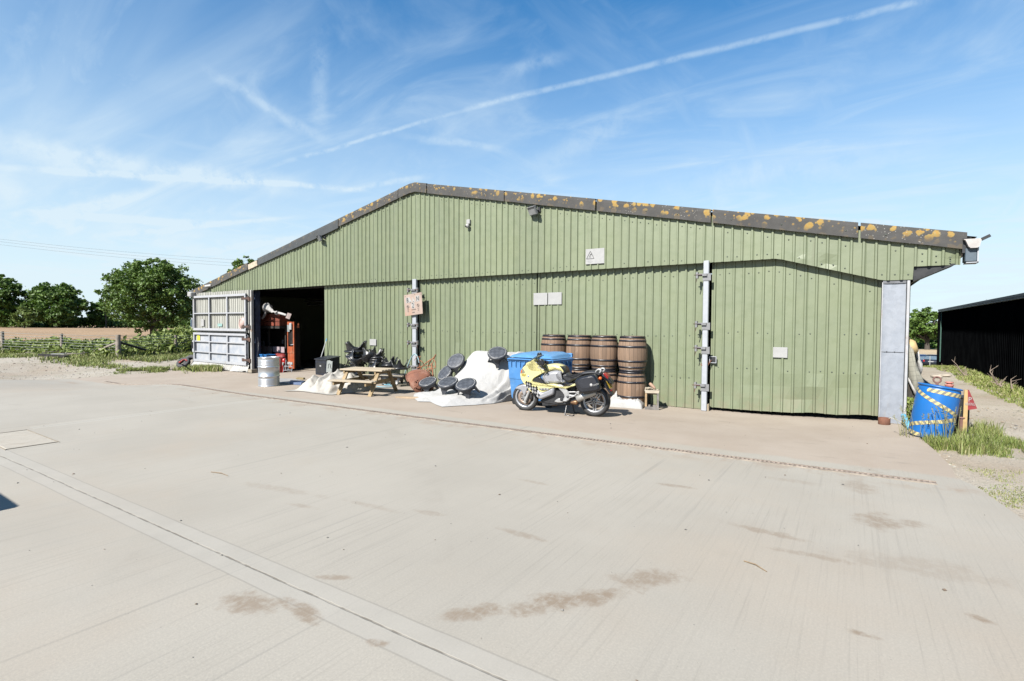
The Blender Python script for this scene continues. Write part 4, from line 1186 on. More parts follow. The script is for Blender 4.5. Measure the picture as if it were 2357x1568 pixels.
spots = [((950, 640), (.07, -.70, .62), .2, 'grey studded stool tilted on the upper corner of the dust sheet nearer the rusty iron'),
         ((1775, 690), (.26, -.51, .80), .5, 'grey studded stool tilted on the upper corner of the dust sheet by the blue bin'),
         ((800, 850), (-.18, -.72, .60), .9, 'grey studded stool leaning halfway down the sheet edge above the front row'),
         ((555, 1185), (.02, -.42, .90), .3, 'grey studded stool at the rusty dome end of the front row on the sheet'),
         ((905, 1210), (.06, -.40, .91), .0, 'middle grey studded stool of the front row on the sheet'),
         ((1230, 1245), (.08, -.46, .88), .6, 'grey studded stool at the motorcycle end of the front row on the sheet')]
for i, (c, up, spn, lab) in enumerate(spots):
    o = st if i == 0 else copy_tree(st)
    n_ = V(up).normalized()
    foot = on_sheet(*c2(*c))
    orient(o, foot + n_ * .02, n_, spn, 1.10); o['label'] = lab

# heap of black stools, most of them upside down
GRP = 'black stools heaped against the green wall'
sb = make_stool('', GRP, True)
heap = [ # px, py of seat centre, depth Y, up vector, spin, label
    ((620, 640), 11.55, (0, .05, -1), .0, 'topmost black stool of the heap, upside down with its legs in the air'),
    ((590, 700), 11.55, (.02, -.08, .98), .8, 'black stool right way up beneath the topmost upside down one'),
    ((640, 800), 11.6, (0, .04, -1), .0, 'black stool upside down, third from the top of the tall pile'),
    ((470, 985), 11.25, (-.35, -.55, -.75), .5, 'black stool tipped towards the yard below the tall pile, legs showing'),
    ((640, 960), 11.65, (0, 0, 1), .9, 'black stool low in the tall pile, behind the tipped one'),
    ((1290, 850), 11.6, (.05, .03, -1), .78, 'black stool upside down on the middle pile, one leg towards the yard'),
    ((1270, 920), 11.6, (0, 0, -1), .2, 'black stool upside down, second in the middle pile'),
    ((1060, 860), 11.4, (.55, -.3, -.8), .4, 'black stool tipped sideways between the tall and the middle pile'),
    ((1260, 1000), 11.6, (0, 0, -1), .6, 'black stool low in the middle pile above the tabletop'),
    ((1690, 1130), 11.3, (.1, -.1, -1), .3, 'black stool upside down in the low pile, over the end of the table'),
    ((2010, 1220), 11.2, (.05, -.05, -1), .78, 'black stool upside down at the far end of the heap near the rusty dome'),
    ((1680, 1230), 11.35, (0, 0, -1), .1, 'black stool under the upside down one in the low pile'),
    ((1180, 1290), 11.0, (-.4, -.6, -.6), .7, 'black stool lying on its side low down, seen under the tabletop'),
    ((2010, 1350), 11.25, (0, 0, 1), .5, 'black stool at the bottom of the far end of the heap'),
    ((700, 1330), 11.5, (0, 0, 1), .5, 'black stool at the foot of the tall pile'),
    ((1640, 1340), 11.3, (0, 0, 1), .2, 'black stool at the foot of the low pile'),
    ((430, 1390), 10.9, (-.6, -.5, .4), .2, 'grey black stool lying on its side between the tarpaulin and the table')]
for i, (c, Y, up, spn, lab) in enumerate(heap):
    o = sb if i == 0 else copy_tree(sb)
    px = (1350 + c[0] / 8.128) / 1.7378; py = (1330 + c[1] / 8.128) / 1.7378
    p = Wp(px, py, Y); n_ = V(up).normalized()
    p.z = max(p.z, terr(p.x, p.y) + (.292 if n_.z > .5 else .0) + .02)
    kk = (1.72, 1.42, 1.40, 1.25, 1.25)[i] if i < 5 else 1.12
    orient(o, p - n_ * .29 * kk * (.72 if i in (0, 2) else 1), n_, spn, kk); o.scale.z *= .72 if i in (0, 2) else 1; o['label'] = lab

# picnic table
def picnic():
    r = thing('picnic_table', 'weathered wooden picnic table with attached benches in front of black stools', 'table', (-10.80, 9.28, terr(-10.8, 9.28)), math.radians(16.6))
    mw_ = NB('weathered_pine'); x, y, z = mw_.xyz()
    g = mw_.noise(1.0, 5, .7, mw_.map((3, 28, 28)))
    c0 = mw_.mix(mw_.rng(g, .3, .7), (.33, .27, .19), (.41, .345, .255)); c0 = mw_.mix(mw_.rng(mw_.noise(2, 4, .6), .45, .7, 0, .5), c0, (.37, .335, .28))
    mtop = mw_.set(c0, .8, 0, mw_.bump(g, .2, .005))
    mleg = mat('yellow_pine_legs', (.26, .185, .095), .75, 0, .22, 8, .15, 40)
    L = 1.28
    mb = MB()
    for k in range(5): mb.box((0, -.29 + k * .145, .64), (L, .125, .042), 0, None, .006)
    mb.build('table_top', mtop, r)
    for s in (-1, 1):
        mb = MB()
        for k in (0, 1): mb.box((-.02, s * (.62 + .14 * k - .0), .39), (L + .02, .12, .038), 0, None, .006)
        mb.build('bench', mtop, r)
    for sx in (-1, 1):
        x0 = sx * .47
        for s in (-1, 1):
            mb = MB(); mb.beam((x0, s * .66, -.0), (x0, s * .235, .62), .048, .105, 0, (1, 0, 0), .004)
            for t in (.12, .62): 
                q = V((x0, s * .66, 0)).lerp(V((x0, s * .235, .62)), t if t < .5 else .93); 
            for t in (.56, .92):
                q = V((x0, s * .66, 0)).lerp(V((x0, s * .235, .62)), t); mb.lathe([(.018, 0), (.016, .006), (1e-4, .008)], 8, 1, Matrix.Translation(q + V((.026, 0, 0))) @ Matrix.Rotation(math.pi / 2, 4, 'Y'))
            mb.build('leg', [mleg, M_BLACK], r)
        mb = MB(); mb.beam((x0 - .05, -.78, .33), (x0 - .05, .78, .33), .045, .10); mb.beam((x0 - .05, -.33, .575), (x0 - .05, .33, .575), .045, .085)
        mb.beam((x0 - .10, -.0, .575), (x0 - .42 * sx * 1.0, 0, .36), .045, .06) if sx > 0 else None
        mb.build('crossbar', mleg, r)
picnic()

# rumpled cream tarpaulin by the table
def tarp(u, t):
    x = -12.85 + 1.75 * u; y = 8.15 + 1.9 * t
    y += .25 * u; x += .1 * math.sin(t * 5)
    e = S(min(u, 1 - u) / .22) * S(min(t, 1 - t) / .22)
    def rdg(v): return math.sqrt(v * v + .004)
    wx = x + .25 * noise.noise((x * 1.3, y * 1.3, 4)); wy = y + .25 * noise.noise((x * 1.3, y * 1.3, 14))
    fold = rdg(noise.noise((wx * 1.9 + wy * 1.3, wy * .8 - wx * .4, 3.3))); fold2 = rdg(noise.noise((wx * 2.6 - wy * 2.4, wy * 1.6 + wx, 8.1))); fold3 = rdg(noise.noise((wx * 6.1 + wy * 2.7, wy * 5.1 - wx * 2, 5.7)))
    h = e * (.08 + .40 * math.exp(-((u - .55) / .30) ** 2 - ((t - .55) / .34) ** 2) + .20 * math.exp(-((u - .2) / .17) ** 2 - ((t - .35) / .28) ** 2) + .36 * (.30 - fold) + .22 * (.26 - fold2) + .07 * (.22 - fold3))
    h = max(h, .015 + .05 * e * (.4 - fold2))
    jx = .10 * noise.noise((x * 2, y * 2, 11)) * 1.0; jy = .12 * noise.noise((x * 2, y * 2, 17))
    return (x + jx, y + jy, terr(x, y) + max(.006, h))
mb = MB(); mb.grid(90, 80, tarp)
single('tarpaulin', mb, mat('cream_tarpaulin', (.37, .352, .318), .75, 0, .08, 3, .5, 5, (.28, .22, .16), .5, 2.5), 'rumpled cream tarpaulin heaped on the ground beside the picnic table', 'tarpaulin', (-12, 9, 0))
# flat white sheet and a blue one near the silver drum
def flat(name, pts, th, m, label, cat):
    q = [Gp(*p) for p in pts]; c_ = sum(q, V()) / len(q)
    mb = MB(); mb.add([p + V((0, 0, .008)) for p in q] + [p + V((0, 0, th)) for p in q], [tuple(range(len(q) - 1, -1, -1)), tuple(range(len(q), 2 * len(q)))] + [(i, (i + 1) % len(q), len(q) + (i + 1) % len(q), len(q) + i) for i in range(len(q))])
    return single(name, mb, m, label, cat, tuple(c_), recalc=True)
flat('foam_board', [c1(330, 960), c1(760, 985), c1(760, 945), c1(560, 912), c1(340, 905)], .05, M_WHITE, 'flat white foam board lying on the ground behind the silver drum', 'board')
flat('blue_sheet', [c1(535, 972), c1(690, 982), c1(745, 952), c1(545, 945)], .075, mat('slate_blue_sheet', (.10, .14, .24), .6, 0, .15), 'slate blue plastic sheet on the ground between drum and tarpaulin', 'sheet')
p = Gp(*c1(683, 902)); mb = MB(); mb.box(p + V((0, 0, .03)), (.28, .10, .06), 0, Matrix.Rotation(.3, 3, 'Z'), .006)
single('timber_offcut', mb, mat('tan_offcut', (.22, .17, .08), .8, 0, .3, 9), 'short brown timber offcut on the concrete before the dark bay', 'offcut', tuple(p))
p = Gp(*c2(140, 1315)); mb = MB(); mb.box(p + V((0, 0, .02)), (.62, .14, .04), 0, Matrix.Rotation(.35, 3, 'Z'), .004)
single('wooden_plank', mb, mat('bare_plank', (.36, .27, .18), .8, 0, .15, 6), 'bare wooden plank half under the dust sheet near the rusty dome', 'plank', tuple(p))

# ribbed silver oil drum
def drum(name, loc, Rr, H, m, label, cat, extra=()):
    r = thing(name, label, cat, loc)
    return r
p = V((-14.30, 8.58, terr(-14.3, 8.58)))
r = thing('steel_drum', 'shiny silver ribbed steel drum standing in front of the dark bay', 'drum', tuple(p), .4)
mb = MB(); Rr = .287; prof = [(Rr - .02, .012), (Rr + .008, 0), (Rr + .008, .018), (Rr, .024)]
z = .024
def rib(z0, z1, a): return [(Rr + a * math.sin(math.pi * i / 6), z0 + (z1 - z0) * i / 6) for i in range(7)]
for z0 in (.06, .095, .13, .165, .20): prof += rib(z0, z0 + .022, .004)
prof += rib(.285, .325, .016); prof += rib(.575, .615, .016)
for z0 in (.66, .70, .74, .78): prof += rib(z0, z0 + .022, .004)
prof += [(Rr, .862), (Rr + .008, .868), (Rr + .008, .888), (Rr - .008, .888), (Rr - .010, .868)]
mb.lathe([(a_, z_ * .955) for a_, z_ in prof], 48, 0, cap=False)
mb.beam((Rr * math.cos(-2.2), Rr * math.sin(-2.2), .03), (Rr * math.cos(-2.2), Rr * math.sin(-2.2), .82), 1.0 * .012, .008)
mb.build('body', NB('polished_zinc').set((.68, .69, .71), .36, .85), r)
mb = MB(); mb.lathe([(Rr - .010, .827), (Rr - .02, .823), (1e-4, .823)], 40, 0, cap=False); mb.lathe([(.03, .823), (.03, .837), (1e-4, .837)], 12, 0, Matrix.Translation((.15, .1, 0))); mb.lathe([(1e-4, .012), (Rr - .02, .012)], 32, 0, cap=False)
mb.build('lid', mat('drum_lid', (.40, .38, .36), .4, .4, .1, 5, 0, 1, (.25, .2, .16), .5), r)

# black steel box, grey cloth, white pole
bx0 = V((-15.72, 11.66, terr(-15.7, 11.6)))
r = thing('steel_box', 'low black steel box with a sloping lid beside the open bay', 'box', tuple(bx0), -.10)
mb = MB(); fr = (V((0, 0, 0)), V((0, 1, 0)), V((0, 0, 1)), V((1, 0, 0)))
mb.prism([(-.26, 0), (.26, 0), (.26, .64), (-.26, .55)], -.36, .36, 0, fr); mb.build('body', mat('blue_black_paint', (.012, .016, .028), .35, .1, .4, 5), r)
mb = MB(); mb.prism([(-.30, .545), (.28, .645), (.28, .675), (-.30, .575)], -.39, .39, 0, fr); mb.build('lid', mat('worn_black_lid', (.020, .024, .034), .42, .1, .4, 5), r)
mb = MB(); mb.box((-.02, -.268, .33), (.10, .012, .05), 0, None, .004); mb.build('label_plate', M_WHITE, r)
mb = MB(); mb.box((0, -.264, .26), (.58, .008, .36)); mb.build('door_panel', M_BLACK, r)
p = bx0 + V((.33, -.28, 0))
mb = MB(); mb.grid(8, 12, lambda u, t: (p.x + .05 + .30 * u - .05 * (1 - t), p.y + .012 * math.sin(u * 7) - .03, p.z + .12 + .42 * t + .02 * math.sin(u * 4)))
mb.grid(8, 12, lambda u, t: (p.x + .05 + .30 * (1 - u) - .05 * (1 - t), p.y + .012 * math.sin((1 - u) * 7) - .02, p.z + .12 + .42 * t + .02 * math.sin((1 - u) * 4)))
arch = [V((p.x + .21 + .06 * math.cos(a), p.y - .045, p.z + .37 + .07 * math.sin(a))) for a in [-.5 + i * 4.14 / 10 for i in range(11)]]
mb.tube([arch[0] + V((.03, 0, -.06))] + arch + [arch[-1] + V((-.03, 0, -.06))], .008, 5, 1)
single('grey_cloth', mb, [mat('grey_cloth', (.24, .26, .25), .9, 0, .12, 8), M_INK], 'grey cloth with a black horseshoe mark hanging beside the black box', 'cloth', tuple(p))
a, c = Gp(*c1(892, 812)), Wp(*c1(1035, 352), 12.20)
mb = MB(); mb.tube([a, c - (c - a) * .08], .016, 8); mb.tube([c - (c - a) * .08, c], .018, 8, 1)
single('broom_pole', mb, [mat('white_pole', (.42, .43, .45), .5), mat('blue_grip', (.10, .32, .55), .5)], 'white pole with a blue tip leaning against the door edge', 'pole', tuple(a))

# rusty dome with a ring, scrollwork and hose
dc = Gp(*c2(255, 1130))
r = thing('rusty_dome', 'rust brown steel dome with a ring handle tipped over beside the picnic table', 'dome', (-10.05, 10.75, terr(-10.05, 10.75)))
axis_ = (V((.62, .25, .62))).normalized()
q = V((0, 0, 1)).rotation_difference(axis_)
M = Matrix.Translation(V((-10.22, 10.72, terr(-10.2, 10.7) + .26))) @ q.to_matrix().to_4x4()
mb = MB(); prof = [(.44, -.16), (.46, -.10), (.43, .02), (.36, .14), (.25, .25), (.13, .32), (.12, .34), (1e-4, .35)]
mb.lathe(prof, 40, 0, M, cap=False); mb.lathe([(a_ * .96, z_ - .01) for a_, z_ in prof][::-1], 40, 1, M, cap=False); mb.lathe([(.42, -.162), (.46, -.162), (.462, -.13)], 40, 0, M, cap=False)
for a_ in (0, 1.05, 2.1, 3.14, 4.2, 5.24):
    mb.tube([M @ V((rr_ * math.cos(a_) * 1.004, rr_ * math.sin(a_) * 1.004, z_)) for rr_, z_ in prof[:6]], .008, 5)
M_RDOME = rust('rust_brown_shell', (.215, .082, .045), (.15, .060, .038), (.30, .17, .125))
o = mb.build('shell', [M_RDOME, mat('shaded_inside', (.02, .012, .01), .95)], r, org=r.location)  # inner face coloured near black for the shade in the opening
mb = MB(); rc = Wp(*c2(283, 1062), 10.30)
mb.tube([rc + V((.085 * math.cos(t), .02 * math.sin(t), .085 * math.sin(t))) for t in [2 * math.pi * i / 16 for i in range(16)]], .014, 6, closed=True); mb.beam(rc + V((-.02, .0, .07)), rc + V((0, .14, .12)), .03, .03)
mb.build('ring_handle', M_RDOME, r, org=r.location)
mb = MB()
def w2(x, y, Y=11.45): return Wp(*c2(x, y), Y)
for pts, rad in (([(330, 830), (420, 720), (520, 640), (600, 600), (640, 530)], .016), ([(640, 530), (600, 640), (520, 880)], .014), ([(300, 780), (380, 740), (460, 735), (560, 720), (640, 760)], .013),
                 ([(420, 860), (470, 800), (540, 775), (620, 780)], .013), ([(340, 800), (420, 880), (520, 905), (600, 900)], .016), ([(520, 640), (500, 760), (520, 860), (530, 930)], .012),
                 ([(600, 600), (640, 680), (640, 770)], .012), ([(300, 900), (340, 820), (430, 800), (440, 870), (380, 880)], .013), ([(460, 870), (540, 660), (550, 640)], .014),
                 ([(250, 640), (330, 540), (360, 640), (340, 760)], .008), ([(340, 640), (400, 650), (435, 740)], .014), ([(345, 575), (360, 555), (370, 570), (350, 580), (345, 640), (360, 790)], .008)):
    P_ = [w2(*q_, Y=11.45 + .1 * math.sin(q_[0])) for q_ in pts]
    # smooth the polyline
    for _ in range(2):
        n_ = [P_[0]]
        for a_, b_ in zip(P_, P_[1:]): n_ += [a_ * .75 + b_ * .25, a_ * .25 + b_ * .75]
        P_ = n_ + [P_[-1]]
    mb.tube(P_, rad, 6)
mb.tube([w2(560, 690, 11.4), w2(590, 860, 11.3), w2(575, 1000, 11.3)], .02, 6); mb.tube([w2(430, 780, 11.4), w2(440, 960, 11.3), w2(450, 1010, 11.3)], .02, 6)
single('iron_scrollwork', mb, rust('orange_rust', (.34, .13, .055), (.22, .085, .045), (.33, .17, .11)), 'tangled rusty wrought iron scrollwork standing behind the rusty dome', 'ironwork', (-9.9, 11.4, 0))
mb = MB(); P_ = [Wp(*c2(x, y), 11.7) for x, y in ((88, 870), (120, 770), (165, 670), (215, 560), (262, 513), (300, 540), (330, 610), (345, 680))]
for _ in range(2):
    n_ = [P_[0]]
    for a_, b_ in zip(P_, P_[1:]): n_ += [a_ * .75 + b_ * .25, a_ * .25 + b_ * .75]
    P_ = n_ + [P_[-1]]
mb.tube(P_, .018, 7)
single('hose', mb, mat('pale_blue_hose', (.22, .34, .38), .5), 'pale blue hose arching over in front of the first post', 'hose', tuple(P_[0]))

# things under the table
p = Gp(*ct(760, 880)); mb = MB(); M = Matrix.Rotation(.35, 3, 'Z')
mb.ball(p + V((0, .1, .11)), (.30, .20, .12), 16, 0, M); mb.ball(p + V((.25, .08, .09)), (.13, .17, .10), 12, 2, M); mb.lathe([(.125, -.02), (.128, 0), (.125, .02)], 20, 1, Matrix.Translation(p + V((.09, .09, .11))) @ Matrix.Rotation(.35, 4, 'Z') @ Matrix.Rotation(math.pi / 2, 4, 'Y') @ Matrix.Diagonal((1, 1.55, 1, 1)), cap=False)
single('kit_bag', mb, [mat('grey_canvas', (.16, .165, .165), .9, 0, .12), M_WHITE, mat('bright_blue_cloth', (.03, .12, .45), .7)], 'grey kit bag with a white band and a bright blue end under the picnic table', 'bag', tuple(p))
p = Gp(*ct(650, 985)); mb = MB(); pts = [p + V((.5 * (i / 40 - .5), .12 * math.sin(i * .35) + .1 * (i / 40), .025)) for i in range(41)]
mb.tube(pts, [.022 + .006 * math.sin(i * 2.2) for i in range(41)], 7)
single('rope', mb, mat('tan_rope', (.30, .235, .15), .9, 0, .25, 40), 'short length of thick tan rope on the ground under the table edge', 'rope', tuple(p))
mb = MB(); P_ = [Gp(*ct(*q_)) + V((0, 0, .02)) for q_ in ((1470, 850), (1560, 868), (1700, 872), (1850, 872), (1990, 868), (2040, 850), (1980, 825), (1800, 815), (1700, 800), (1760, 785), (1900, 790))]
mb.tube(P_, .014, 6); single('hose', mb, mat('sky_blue_hose', (.16, .36, .46), .5), 'loops of light blue hose on the ground under the table end', 'hose', tuple(P_[0]))

# small crate, rope and float
c0_ = Gp(1484.2, 942.8); c1_ = Gp(1516.2, 944.5)
ux = (c1_ - c0_); ux.z = 0; w_ = ux.length; ux.normalize(); uy = V((-ux.y, ux.x, 0)); uzv = V((0, 0, 1))
base = c0_ + ux * w_ / 2 + uy * .16
r = thing('open_crate', 'small open sided wooden crate standing on end beside the last barrel', 'crate', tuple(base), math.atan2(ux.y, ux.x))
M_CR = mat('crate_wood', (.34, .235, .13), .85, 0, .25, 8, .3, 30); M_CRG = mat('grey_crate_wood', (.16, .15, .14), .85, 0, .3, 8, .3, 30)
h_, d_ = .425, .32
for k, (sx, sy) in enumerate(((-1, -1), (1, -1), (1, 1), (-1, 1))):
    mb = MB(); mb.box((sx * (w_ / 2 - .022), sy * (d_ / 2 - .02), h_ / 2), (.044, .04, h_)); mb.build('corner_post', M_CRG if k in (1,) else M_CR, r)
mb = MB(); mb.box((0, 0, h_ + .008), (w_ + .02, d_ + .02, .018), 0, None, .003); mb.box((0, -d_ / 2 + .0, h_ - .02), (w_, .016, .04)); mb.build('top_panel', mat('pale_crate_board', (.42, .37, .29), .85, 0, .12, 6), r)
mb = MB(); mb.box((0, -d_ / 2 + .006, .035), (w_ + .002, .018, .07)); mb.box((0, d_ / 2 - .006, .035), (w_, .018, .07)); mb.build('bottom_rail', M_CRG, r)
mb = MB(); mb.box((-w_ / 2 + .004, .05, h_ / 2 - .02), (.012, .10, h_ - .06)); mb.box((0, d_ / 2 - .0, h_ - .06), (w_, .014, .10)); mb.build('side_slat', M_CR, r)
mb = MB(); P_ = []
for i in range(150):
    t = i / 149; a = t * 40
    P_.append(base + uzv * (h_ + .035 + .035 * abs(math.sin(a * 1.7))) + ux * (-.06 + .09 * math.cos(a) * (.6 + .4 * math.sin(a * .37))) + uy * (-.02 + .07 * math.sin(a * 1.05)))
for i in range(30):
    t = i / 29; P_.append(base + uzv * (h_ + .03) + ux * (.0 + .16 * t) + uy * (-.05 + .05 * math.sin(t * 14)))
mb.tube(P_, .009, 5)
single('rope', mb, mat('cream_rope', (.38, .33, .25), .9, 0, .15, 30), 'tangle of thin cream rope lying on top of the small crate', 'rope', tuple(base + uzv * h_))
mb = MB(); a = base + uzv * (h_ + .05) + ux * .07 + uy * -.02; c = base + uzv * (h_ + .165) + ux * -.06 + uy * .06
mb.tube([a, a.lerp(c, .1), a.lerp(c, .3), a.lerp(c, .75), a.lerp(c, .92), c], [.022, .03, .038, .042, .034, .012], 12)
single('wooden_float', mb, mat('worn_brown_float', (.30, .19, .13), .7, 0, .2, 10), 'worn brown bottle shaped float propped on the rope on the crate', 'float', tuple(a))

# white sacks beside the rear wheel
def sack(px, py, rx, ry, rz_, ang, label):
    p = Gp(px, py); mb = MB(); M = Matrix.Rotation(ang, 3, 'Z')
    def fn(a_, b_):
        u, v = a_ * 2 - 1, b_ * 2 - 1
        f = max(0, (1 - abs(u) ** 5) * (1 - abs(v) ** 4)) ** .55
        x = rx * u * (1 + .10 * noise.noise((v * 2, px, 1))); y = ry * v * (1 + .14 * noise.noise((u * 2.2, px, 2)))
        wr = math.sqrt(noise.noise((x * 5 + y * 4, y * 5 - x * 2, px)) ** 2 + .002); wr2 = math.sqrt(noise.noise((x * 11 - y * 5, y * 12 + x * 3, px + 3)) ** 2 + .002)
        h = rz_ * 2 * f * (.84 + .25 * noise.noise((x * 2.2, y * 2.2, px + 7)) + .40 * (.22 - wr) + .16 * (.2 - wr2))
        h += .025 * max(0, 1 - abs(u + v * .3 - .15) / .06) * f - .03 * max(0, 1 - abs(u - .62) / .05) * f
        return tuple(p + M @ V((x, y, max(0.004, h))))
    mb.grid(56, 40, fn)
    single('white_sack', mb, M_SACK, label, 'sack', tuple(p), 'white sacks behind the rear wheel')
M_SACK = mat('white_woven_sack', (.355, .355, .35), .75, 0, .06, 6, .7, 7)
sack(1443, 936, .40, .24, .13, .12, 'white sack with a tucked end lying in front of the last barrel')
sack(1410, 930, .30, .24, .20, .35, 'plump white sack right behind the rear wheel of the motorcycle')

# rusty tin by the corner, drum with hazard tape, parking sign and the clutter behind
p = Gp(2035, 977.5); p.y = 12.02; p.x = Wp(2035.2, 970, 12.02).x; p.z = terr(p.x, p.y)
r = thing('rusty_tin', 'short rusty brown tin at the foot of the galvanised corner', 'tin', tuple(p))
mb = MB(); mb.lathe([(.095, 0), (.097, .004), (.097, .122), (.092, .126), (.086, .12), (.084, .02), (1e-4, .02)], 24); mb.build('body', rust('brown_tin', (.17, .065, .035), (.12, .05, .03), (.20, .09, .05)), r)
mb = MB(); P_ = [V((.05, -.03, .10)), V((.09, -.02, .14)), V((.2, -.0, .10)), V((.32, .02, .03)), V((.42, -.05, .012)), V((.5, -.12, .012))]
mb.tube(P_, .006, 5); mb.build('wire', mat('pale_wire', (.40, .38, .30), .6), r)

def blue_drum():
    base = V((1.12, 11.10, terr(1.12, 11.1) - .03)); lean = (V((.833, .553, 0)) * .235 + V((-.05, -.08, 0)) + V((0, 0, 1))).normalized()
    q = V((0, 0, 1)).rotation_difference(lean)
    r = thing('plastic_drum', 'leaning blue plastic drum wound with yellow and black hazard tape', 'drum', tuple(base)); r.rotation_mode = 'QUATERNION'; r.rotation_quaternion = q
    Rr, H = .285, .90
    def rad(z): return Rr + .010 * math.sin(math.pi * min(1, max(0, z / H)))
    mb = MB(); prof = [(.24, .02), (Rr - .02, 0), (Rr, .025)] + [(rad(H * i / 10), H * i / 10) for i in range(1, 10)] + [(Rr - .004, H - .05), (Rr - .012, H - .03), (Rr + .012, H - .022), (Rr + .014, H - .004), (Rr, H), (Rr - .02, H - .012), (.2, H - .018), (1e-4, H - .016)]
    mb.lathe(prof, 48, 0, cap=False)
    mb.build('body', mat('blue_drum_plastic', (.009, .125, .40), .36, 0, .08, 3, .03, 30), r)
    mt = [mat('tape_yellow', (.50, .42, .19), .6, 0, .12, 20), mat('tape_black', (.17, .165, .14), .6, 0, .2, 20)]
    def band(a0, z0, a1, z1, w, flip=1):
        mb = MB(); a0, a1 = math.radians(a0), math.radians(a1)
        n = int(abs(a1 - a0) * Rr / .075)
        for i in range(n):
            for half in (0, 1):
                for j in range(6):
                    q_ = []
                    for du, dv in ((0, 0), (1, 0), (1, 1), (0, 1)):
                        vv = (j + dv) / 6
                        t = (i + .5 * half + .5 * du + .6 * flip * (vv - .5)) / n
                        t = min(1, max(0, t)); ang = a0 + (a1 - a0) * t; z = z0 + (z1 - z0) * t + (vv - .5) * w
                        q_.append(((rad(z) + .0035) * math.cos(ang), (rad(z) + .0035) * math.sin(ang), z))
                    mb.add(q_, [(0, 1, 2, 3)], half, True)
        mb.build('hazard_tape', mt, r)
    band(-128, H * .905, -10, H * .87, .066); band(-188, H * .93, -22, H * .49, .066); band(-188, H * .155, -20, H * .47, .066, -1); band(-185, H * .09, -120, H * .0 + .04, .066)
    mb = MB(); M = Matrix.Translation((-.16, -.06, H - .02)); mb.lathe([(.045, 0), (.045, .012), (1e-4, .014)], 14, 0, M); mb.lathe([(.04, 0), (.04, .012), (1e-4, .014)], 14, 0, Matrix.Translation((.19, .0, H - .02))); mb.build('bung', mat('pale_bung', (.30, .36, .40), .5), r)
blue_drum()
# eye bolt and faded red cap seen over the drum lid
p = Wp(2157, 878, 12.3); mb = MB()
mb.tube([V((p.x, p.y, terr(p.x, p.y))), p + V((0, 0, -.03))], .022, 8); mb.tube([p + V((.055 * math.cos(t), 0, .03 + .055 * math.sin(t))) for t in [2 * math.pi * i / 14 for i in range(14)]], .016, 6, closed=True)
single('eye_bolt', mb, rust('eye_bolt_rust', (.20, .10, .085), (.15, .08, .07), (.24, .14, .12)), 'rusty eye bolt standing up behind the blue drum', 'eye bolt', (p.x, p.y, 0))
p = Wp(2185, 889, 11.75); mb = MB(); mb.lathe([(.055, terr(p.x, p.y) - p.z), (.055, .0), (.065, .01), (.065, .03), (.04, .035), (.04, .05), (.06, .055), (.06, .075), (1e-4, .08)], 12, 0, Matrix.Translation(p))
single('red_standpipe', mb, mat('faded_red', (.42, .16, .13), .6, 0, .15, 9), 'faded red standpipe head just behind the blue drum lid', 'standpipe', (p.x, p.y, 0))
# parking sign
YP = 11.62
def wq(x, y, Y=YP): return Wp(*c6(x, y), Y)
pb = wq(1432, 1370); r = thing('parking_sign', 'red triangular parking board on a wooden post beside the blue drum', 'sign', (pb.x, YP, terr(pb.x, YP)))
mb = MB(); mb.beam((pb.x, YP, terr(pb.x, YP) - .05), wq(1459, 815), .055, .055, 0, (0, 1, 0)); wpart('post', mb, mat('new_stake', (.42, .29, .13), .8, 0, .15, 7), r)
mb = MB(); tri = [wq(1474, 815), wq(1488, 813), wq(1592, 1048), wq(1474, 1066)]
q2 = [p_ + V((0, .02, 0)) for p_ in tri]; tri = [p_ + V((0, -.03, 0)) for p_ in tri]
mb.add(tri + q2, [(0, 1, 2, 3)[::-1], (4, 5, 6, 7), (0, 1, 5, 4), (1, 2, 6, 5), (2, 3, 7, 6), (3, 0, 4, 7)])
wpart('board', mb, mat('maroon_board', (.22, .022, .026), .5, 0, .12, 6), r, True)
mb = MB(); e = V((1, 0, 0)); u_ = V((0, 0, 1)); tt = wq(1530, 990) + V((0, -.034, 0)); LP = wq(1500, 935) + V((0, -.034, 0))
text_mesh(mb, 'P', .115, LP, e, u_, 0, .003, .8); wpart('letter', mb, M_SIGNW, r); mb = MB(); text_mesh(mb, 'ARKING', .072, tt + V((-.03, 0, -.005)), e, u_, 0, .003, .48)
wpart('letter', mb, M_SIGNW, r)
mb = MB(); pp = wq(1402, 1370); mb.tube([(pp.x, YP + .06, terr(pp.x, YP) - .05), wq(1402, 1172)], .035, 10); w_ = wq(1402, 1168); mb.lathe([(.05, 0), (.05, .016), (1e-4, .018)], 12, 0, Matrix.Translation(w_))
single('iron_stake', mb, rust('stake_rust', (.20, .10, .08), (.14, .075, .06), (.26, .17, .14)), 'capped rusty iron stake wired to the parking sign post', 'stake', (pp.x, YP + .06, 0))
p = wq(1392, 1290, 11.9); mb = MB(); mb.box((p.x - .03, 12.0, terr(p.x, 12) + .30), (.26, .32, .60), 0, None, .01); mb.box((p.x - .03, 12.0, terr(p.x, 12) + .61), (.29, .35, .03), 0, None, .006)
single('black_crate', mb, M_BLACK, 'upright black plastic crate behind the blue drum', 'crate', (p.x, 12.0, 0))
mb = MB(); a, c = Wp(*c6(672, 1140), 12.02), Gp(*c6(745, 1320)); P_ = [a, a.lerp(c, .5) + V((0, -.03, .02)), c + V((0, 0, .04)), c + V((.15, .1, .04))]
mb.tube(P_, .045, 10); single('blue_pipe', mb, mat('pale_blue_pipe', (.09, .34, .52), .5, 0, .12), 'pale blue plastic pipe end at the corner of the barn', 'pipe', tuple(c))
